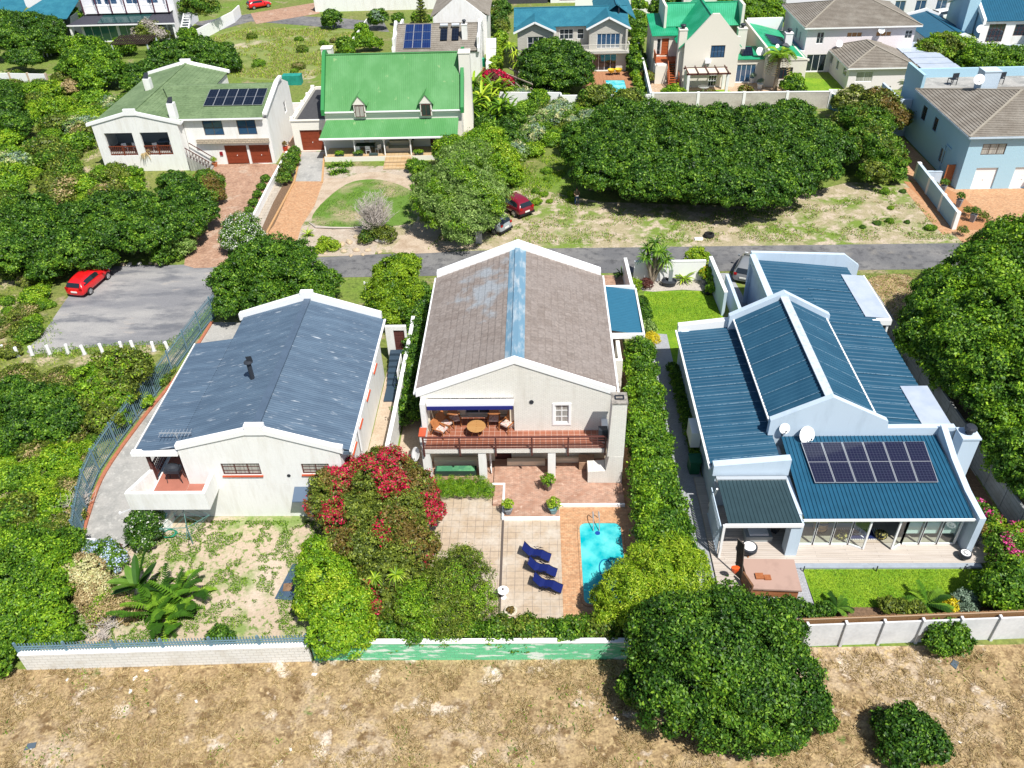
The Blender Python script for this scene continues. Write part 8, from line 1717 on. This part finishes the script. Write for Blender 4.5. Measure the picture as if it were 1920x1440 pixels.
def drum(label, c, r, h, top, rim, legs=True):
    o = thing('drum_table', label, 'table', c); MB().lathe(c, [(r * .8, h * .35), (r, h * .6), (r, h), (r * .95, h + .02)], 24).build('drum', rim, o); MB().lathe(c, [(r * .78, h + .021), (r * .78, h + .03)], 24).build('tabletop', top, o)
    if legs:
        for k_ in range(3): t_ = k_ * 2.1 + .3; MB().rod((c[0] + r * .4 * math.cos(t_), c[1] + r * .4 * math.sin(t_), c[2] + h * .5), (c[0] + r * .8 * math.cos(t_), c[1] + r * .8 * math.sin(t_), c[2]), .06).build('leg', teak, o)
    return o
g_ = G(1402, 1040); drum('round table with white top and dark rim on the left part of the timber deck', (g_.x, g_.y, .14), .42, .5, whitep, darkm)
g_ = G(1805, 1050); o = drum('small dark drum stool with white patterned top at the right end of the timber deck', (g_.x, g_.y, .14), .30, .4, whitep, darkm, False)
m = MB(); m.tube([(g_.x + .1 * math.cos(i * .6), g_.y + .06 + .1 * math.sin(i * .6) - i * .012, .585) for i in range(10)], .02, 5, False); m.build('emblem', darkm, o)
sq = M('anthracite_planter', (.06, .065, .075), .5)
pot('square anthracite planter with leafy plant beside the pale blue pier', (*G(1452, 1000)[:2], .14), .6, .3, sq, 'bright', .28, name='square_planter'); pot('tall dark planter at the right corner of the sunroom', (*G(1825, 1022)[:2], .14), .8, .35, sq, 'rust', .2, name='square_planter')
sf = thing('outdoor_sofa', 'grey outdoor sofa with white cushion under the dark lean to roof', 'sofa', (11.6, 30.4, .14)); g_ = (11.4, 30.6, .14)
MB().box(10.9, 12.3, 30.2, 30.9, .14, .5).build('seat', M('grey_sofa', (.30, .33, .34), .8), sf); MB().box(10.9, 12.3, 30.85, 31.05, .5, .95).build('backrest', MATS['grey_sofa'], sf); MB().box(11.1, 12.1, 30.3, 30.8, .502, .6).build('cushion', whitep, sf)
# inside the sunroom
for i, (x, w_, lab) in enumerate(((18.1, .55, 'black and yellow woven pouf at the right of the aeroplane mat'), (16.0, .55, 'black and yellow woven pouf at the left of the aeroplane mat'))):
    o = MB().lathe((x, 30.5, .18), [(.2, 0), (.32, .12), (.32, .25), (.15, .36), (.02, .37)], 14).build('pouf', M('woven_black_yellow', (.02, .02, .02), .8, var=(12, (.5, .42, .12), .5, .54))); tag(o, lab, 'pouf')
rg = thing('mat', 'navy mat with a white aeroplane on a striped rug just inside the open glass doors', 'mat', (17.05, 30.6, .18)); MB().box(15.7, 18.3, 30.3, 31.1, .175, .185).build('rug', M('white_black_stripe', (.6, .6, .58), .9, brick=(.12, 4, (.05, .05, .05), .02, (.6, .6, .58), 0, 'grid')), rg)
MB().box(16.3, 17.8, 30.35, 31.0, .187, .195).build('mat', M('navy_mat', (.01, .02, .09), .9), rg)
m = MB(); m.rod((16.75, 30.68, .2), (17.4, 30.68, .2), .05, .01); m.prism([(16.98, 30.68, .198), (17.1, 30.68, .198), (17.22, 30.93, .198), (17.17, 30.93, .198)], (0, 0, .006)); m.prism([(16.98, 30.68, .198), (17.1, 30.68, .198), (17.22, 30.43, .198), (17.17, 30.43, .198)], (0, 0, .006)); m.prism([(17.34, 30.6, .198), (17.4, 30.6, .198), (17.4, 30.76, .198), (17.34, 30.76, .198)], (0, 0, .006)); m.build('aeroplane_motif', whitep, rg)
bb = thing('barrel', 'wooden barrel standing behind the glass at the left of the sunroom', 'barrel', (15.0, 31.0, .18)); MB().lathe((15.0, 31.0, .18), [(.3, 0), (.38, .3), (.4, .5), (.36, .8), (.3, .95)], 16).build('staves', M('oak_barrel', (.38, .20, .08), .5, fine=(3, .2)), bb)
for z in (.15, .45, .75): MB().lathe((15.0, 31.0, .18 + z), [(.4, 0), (.4, .04)], 16).build('hoop', darkm, bb)
for x, y, rz, lab in ((14.3, 32.2, 0, 'teal armchair behind the left panes of the sunroom'), (16.6, 32.6, 30, 'pale armchair deep inside the sunroom, left of the gap'), (19.3, 33.2, 0, 'grey wicker armchair in shade inside the sunroom')):
    o = thing('armchair', lab, 'armchair', (0, 0, 0)); mm_ = M('teal_upholstery', (.08, .25, .28), .8) if 'teal' in lab else M('grey_wicker', (.35, .37, .37), .8); MB().box(-.4, .4, -.4, .35, .12, .45).build('seat', mm_, o); MB().box(-.4, .4, .2, .42, .45, .95).build('backrest', mm_, o)
    for sx in (-.45, .33): MB().box(sx, sx + .12, -.4, .4, .12, .65).build('armrest', mm_, o)
    place(o, (x, y, .18), R(rz))
wb = thing('wheelie_bin', 'dark green wheelie bin below the white cabinet in the shaded side path', 'bin', (9.1, 36.0, 0)); MB().prism([(8.75, 35.5, .05), (9.3, 35.5, .05), (9.35, 36.2, .05), (8.7, 36.2, .05)], (0, 0, .9)).build('body', M('dark_green_plastic', (.01, .10, .05), .5), wb); MB().box(8.68, 9.38, 35.45, 36.25, .955, 1.02).build('lid', MATS['dark_green_plastic'], wb)
for x in (8.8, 9.25): MB().tube([(x - .04, 36.25, .12), (x + .04, 36.25, .12)], .12, 10).build('wheel', tyrem, wb)
for (x, y, z) in ((13.5, 28.3, 0), (17.2, 28.3, 0), (21.6, 28.3, 0)):
    o = MB().tube([(0, 0, 0), (0, 0, .4)], .03, 8).build('garden_light', darkm); o.location = (x, y, z); tag(o, None, 'garden light', 'spike lights along the deck'); gls = globals().get('gls', []) + [o]
ordinals(gls, 'small black spike light', 'at the lawn edge below the deck')
sl_t = thing('green_table', 'green folding table frame in the right side yard beyond the carport', 'table', (24.2, 46.6, 0)); MB().box(23.7, 24.5, 45.6, 47.2, .72, .76).build('tabletop', M('sea_green_paint', (.05, .40, .28), .5), sl_t)
for x, y in ((23.75, 45.7), (24.45, 45.7), (23.75, 47.1), (24.45, 47.1)): MB().rod((x, y, 0), (x, y, .72), .05).build('leg', MATS['sea_green_paint'], sl_t)
# back garden of the right house
ft = thing('fountain', 'dark half barrel water feature with an upright stone slab in the gravel bed', 'fountain', G(1254, 535)); c = G(1254, 535); MB().lathe(c, [(.5, 0), (.62, .4), (.64, .42), (.55, .42), (.5, .3)], 18, 1, .75).build('basin', darkm, ft); MB().box(c.x - .05, c.x + .25, c.y + .1, c.y + .22, .3, 1.3).build('slab', M('grey_slab_stone', (.24, .27, .28), .7), ft)
pot('blue grey round pot with orange flowering plant in the gravel bed', G(1320, 533), .5, .28, greyp_, 'yellow', .35, fl='gold'); pot('low dark bowl with ball cactus at the corner of the square lawn', G(1326, 551), .22, .34, darkm, 'lime', .24, ph=.12)
# ================================================================ UPPER AREA THINGS
ut = thing('utility_box', 'pale grey metal utility cabinet beneath the round grey green tree', 'cabinet', G(898, 457)); c = G(898, 457); MB().box(c.x - .28, c.x + .28, c.y, c.y + .4, 0, 1.15).build('cabinet', M('grey_cabinet', (.45, .46, .47), .5), ut); MB().box(c.x - .24, c.x + .24, c.y - .015, c.y - .002, .08, 1.08).build('door', M('pale_cabinet_door', (.52, .53, .54), .5), ut); MB().box(c.x - .32, c.x + .32, c.y - .05, c.y + .45, 1.152, 1.2).build('lid', M('pale_cabinet_door', (0, 0, 0)), ut)
ty = thing('tyre_planter', 'black half buried tyre on the verge beside the road', 'tyre', G(1329, 444)); c = G(1329, 444); m = MB(); n = 20
for i in range(n):
    t0, t1 = 2 * math.pi * i / n, 2 * math.pi * (i + 1) / n
m.lathe(c, [(.28, .02), (.42, .0), (.48, .15), (.42, .32), (.28, .34), (.24, .2), (.26, .05)], 20); m.build('tyre', tyrem, ty)
o = MB().box(-.35, .35, -.22, .22, 0, .1).build('manhole_slab', whitep); place(o, G(1310, 449, .0)); tag(o, 'small white concrete slab beside the black tyre on the verge', 'slab')
for a, b, lab in ((1766, 362, 'grey square planter nearest the short pale blue wall in the mulch bed'), (1796, 388, 'grey square planter in the middle of the mulch bed'), (1822, 416, 'grey square planter nearest the road in the mulch bed')):
    pot(lab, G(a, b), .75, .33, greyp_, 'mid', .3, name='square_planter')
for i, (a, b) in enumerate(((1752, 350), (1815, 395), (1845, 405), (1806, 432))): bush('thin straggly shrub in the mulch bed, %s' % ('at the back by the wall', 'right of the middle planter', 'near the driveway edge', 'at the front corner')[i], [(a, b, .5, .4)], leaf=.08, dens=60, pal='olive')
# veranda furniture of the green cottage
dt = thing('dining_table', 'dark green dining table on the cottage veranda', 'table', (-18.3, 84.8, .53)); MB().box(-19.2, -17.2, 84.5, 85.3, 1.2, 1.26).build('tabletop', M('dark_green_table', (.02, .05, .03), .5), dt)
for x in (-19.1, -17.3):
    for y in (84.6, 85.2): MB().rod((x, y, .53), (x, y, 1.2), .07).build('leg', MATS['dark_green_table'], dt)
def chair(label, mat, h=.45):
    o = thing('chair', label, 'chair'); MB().box(-.24, .24, -.24, .24, h - .04, h).build('seat', mat, o); m = MB(); m.box(-.24, .24, .21, .25, h + .1, h + .45); m.build('backrest', mat, o)
    for sx in (-.22, .22):
        for sy in (-.22, .22): MB().rod((sx, sy, 0), (sx, sy, h - .04 if sy < 0 else h + .12), .04).build('leg', mat, o)
    return o
for i, (x, y, rz, lab) in enumerate(((-18.9, 84.1, 180, 'white chair at the left front of the veranda dining table'), (-17.8, 84.1, 180, 'white chair at the centre front of the veranda dining table'), (-16.8, 84.4, 230, 'white chair angled at the right end of the veranda dining table'), (-18.7, 85.6, 0, 'white chair behind the left of the veranda dining table'), (-17.7, 85.6, 0, 'white chair behind the right of the veranda dining table'))):
    if i == 0: o = wc = chair(lab, whitep)
    else: o = copy_tree(wc)
    o['label'] = lab; o['group'] = 'white chairs on the cottage veranda'; place(o, (x, y, .53), R(rz))
sf = thing('sofa', 'cream sofa on the cottage veranda facing the steps', 'sofa', (-14.6, 84.9, .53)); cr = M('cream_upholstery', (.55, .48, .38), .9)
MB().box(-15.7, -13.5, 84.4, 85.2, .53, .95).build('seat', cr, sf); MB().box(-15.7, -13.5, 85.2, 85.5, .53, 1.45).build('backrest', cr, sf)
for x in (-15.95, -13.5): MB().box(x, x + .25, 84.4, 85.5, .53, 1.2).build('armrest', cr, sf)
for x, pl_, lab in ((-20.8, 'bright', 'flower trough of green plants at the left of the cottage veranda edge'), (-18.8, 'mid', 'second flower trough on the cottage veranda edge, in front of the table'), (-17.2, None, 'empty dark trough on the cottage veranda edge'), (-12.4, 'bright', 'flower trough right of the cottage steps')):
    o = thing('flower_trough', lab, 'flower trough', (x, 83.6, .53)); MB().box(x - .45, x + .45, 83.45, 83.75, .53, .75).build('trough', M('dark_trough', (.05, .08, .08), .6), o)
    if pl_: V, F, C = crown([(x - .2, 83.6, .85, .25, .15), (x + .2, 83.6, .85, .25, .15)], leaf=.09, dens=90, pal=pl_); leafobj('plant', V, F, C, o)
for i, (x, y, rz, lab) in enumerate(((-43.2, 83.2, 200, 'grey striped chair in the left opening of the white veranda wing'), (-42.0, 83.3, 160, 'second chair in the left opening of the white veranda wing'), (-39.9, 83.2, 190, 'white chair in the right opening of the white veranda wing'), (-38.0, 83.2, 160, 'white chair at the far right of the white veranda wing'))):
    o = copy_tree(wc); o['label'] = lab; o['group'] = 'chairs in the white veranda wing'; place(o, (x, y, 1.68), R(rz))
dt = thing('dining_table', 'blue grey table in the right opening of the white veranda wing', 'table', (-39, 84, 1.68)); MB().box(-39.8, -38.4, 83.6, 84.5, 2.38, 2.44).build('tabletop', M('blue_grey_table', (.15, .2, .3), .5), dt); MB().rod((-39.1, 84, 1.68), (-39.1, 84, 2.38), .12).build('leg', darkm, dt)
pot('red pot with bare plant on the brick path right of the white L shaped house', G(536, 283), .45, .28, M('red_pot', (.45, .05, .02), .5), 'rust', .2); pot('terracotta pot on the brick path beside the white L shaped house wall', G(540, 262), .3, .25, terrap, 'olive', .15)
pot('red clay pot by the foot of the entrance stair', G(404, 312), .4, .28, terrap, 'lime', .2)
mb = MB().box(-33.3, -33.0, 83.1, 83.19, 1.0, 1.4).build('letter_box', M('dark_red_box', (.25, .01, .02), .5)); tag(mb, 'dark red box fixed on the wall left of the brown garage doors', 'letter box')
# dark pergola, sail and chairs at the top left
pg = thing('pergola', 'dark slatted pergola below the dark skirt roof, top left', 'pergola', G(262, 100)); c = G(262, 108)
m = MB(); [m.rod((c.x - 3 + i * .35, c.y - 1.5, 2.3), (c.x - 3 + i * .35, c.y + 2.5, 2.5), .1, .12) for i in range(16)]; [m.rod((c.x - 3.1, c.y + y, 2.25), (c.x + 2.4, c.y + y, 2.25), .1, .14) for y in (-1.3, .5, 2.2)]; m.build('slats', M('black_brown_timber', (.04, .025, .02), .7), pg)
for dx in (-2.9, 2.2):
    for dy in (-1.3, 2.2): MB().rod((c.x + dx, c.y + dy, 0), (c.x + dx, c.y + dy, 2.2), .16).build('post', M('pale_blue_post', (.45, .52, .56), .6), pg)
q = [G(278, 90, 2.6), G(315, 82, 2.8), G(318, 78, 2.9), G(292, 101, 2.4)]; ss = MB().prism([tuple(p) for p in (q[0], q[3], q[1])], (0, 0, .03)).build('shade_sail', M('pink_beige_sail', (.50, .38, .34), .9)); tag(ss, 'pinkish beige shade sail at the right of the dark pergola', 'shade sail')
for i, (a, b, rz) in enumerate(((80, 88, 30), (76, 102, 20), (90, 106, 70))):
    o = copy_tree(wc); o['label'] = ('white folding chair standing highest by the conifers, top left', 'white garden chair leaning beside the white gate at the conifers', 'white garden chair lowest beside the small table, top left')[i]; o['group'] = 'white chairs by the conifers'; place(o, G(a, b), R(rz), 1.5)
# back row
for a, b, lab in ((1146, 141, 'left of the two yellow bucket chairs on the timber terrace'), (1159, 140, 'right of the two yellow bucket chairs on the timber terrace')):
    o = thing('bucket_chair', lab, 'chair', G(a, b)); c = G(a, b); ym = M('yellow_plastic', (.70, .48, .04), .5); MB().lathe((c.x, c.y, .3), [(.08, 0), (.35, .12), (.5, .45), (.48, .46), (.32, .17), (.05, .05)], 18).build('seat', ym, o)
    for k_ in range(4): t_ = k_ * 1.57 + .7; MB().rod((c.x + .1 * math.cos(t_), c.y + .1 * math.sin(t_), .35), (c.x + .35 * math.cos(t_), c.y + .35 * math.sin(t_), 0), .04).build('leg', darkm, o)
um = thing('parasol', 'closed white parasol standing by the glass doors of the cream gabled house', 'parasol', G(1373, 158)); c = G(1373, 158); MB().rod(c, c + Vector((0, 0, 2.7)), .06).build('pole', whitep, um); MB().lathe((c.x, c.y, .9), [(.12, 0), (.22, .3), (.14, 1.2), (.03, 1.8)], 10).build('canopy', whitep, um)
for a, b, lab in ((1398, 152, 'large white pot with agave beside the glass doors of the cream gabled house'), (1410, 155, 'low white pot in the row before the cream gabled house'), (1424, 166, 'square white pot nearest the fan palm')): pot(lab, G(a, b), .6, .35, whitep, 'silver', .3)
wb2 = thing('wheelie_bin', 'bright green bin in the lane beside the solar panelled house', 'bin', G(905, 124)); c = G(905, 124); MB().prism([(c.x - .3, c.y - .3, 0), (c.x + .3, c.y - .3, 0), (c.x + .33, c.y + .3, 0), (c.x - .33, c.y + .3, 0)], (0, 0, .95)).build('body', M('bright_green_plastic', (.0, .30, .16), .5), wb2); MB().box(c.x - .36, c.x + .36, c.y - .34, c.y + .36, .96, 1.03).build('lid', MATS['bright_green_plastic'], wb2)
for i, (a, b) in enumerate(((1786, 158), (1850, 155), (1872, 155))):
    g_ = G(a, b, 5.2); o = copy_tree(wc); place(o, (g_.x, min(90.4, max(88.4, g_.y)), 5.1), R(190), 1.4); o['label'] = ('dark bench chair at the left of the blue house terrace', 'dark chair in the middle of the blue house terrace', 'dark chair nearest the chimney on the blue house terrace')[i]; o['group'] = 'dark chairs on the blue house terrace'
    for ch in o.children: ch.data = ch.data.copy(); ch.data.materials[0] = darkm
gt = thing('rain_tank', 'green covered tank behind the gable of the white L shaped house', 'tank', G(548, 158)); c = G(548, 160); MB().box(c.x - 1.2, c.x + 1.2, c.y, c.y + 1.2, 0, 1.2).build('tank', M('teal_tarp', (.02, .25, .20), .6, fine=(2, .2)), gt)
tk = thing('terracotta_tank', 'brown clay coloured round tank between the large white house and its louvred carport', 'tank', G(1711, 92)); c = G(1711, 92); MB().lathe(c, [(.6, 0), (.75, .6), (.6, 1.2), (.2, 1.35)], 14).build('tank', terrap, tk)
br = thing('broken_pergola', 'collapsed weathered timber pergola under the crimson bougainvillea', 'pergola', G(960, 165)); m = MB(); A_ = G(930, 132, 2.0); 
for i in range(6): m.rod(G(925 + i * 14, 140 + i * 5, 2.0), G(955 + i * 10, 172, .6), .1)
m.rod(G(930, 130, 2.2), G(998, 158, 2.0), .12); m.rod(G(955, 128, 2.2), G(1000, 152, 1.8), .12); m.rod(G(998, 158, 2.0), G(998, 172, 0), .12); m.rod(G(915, 170, .6), G(1000, 172, .4), .12); m.build('timber', M('weathered_timber', (.36, .30, .24), .8), br)
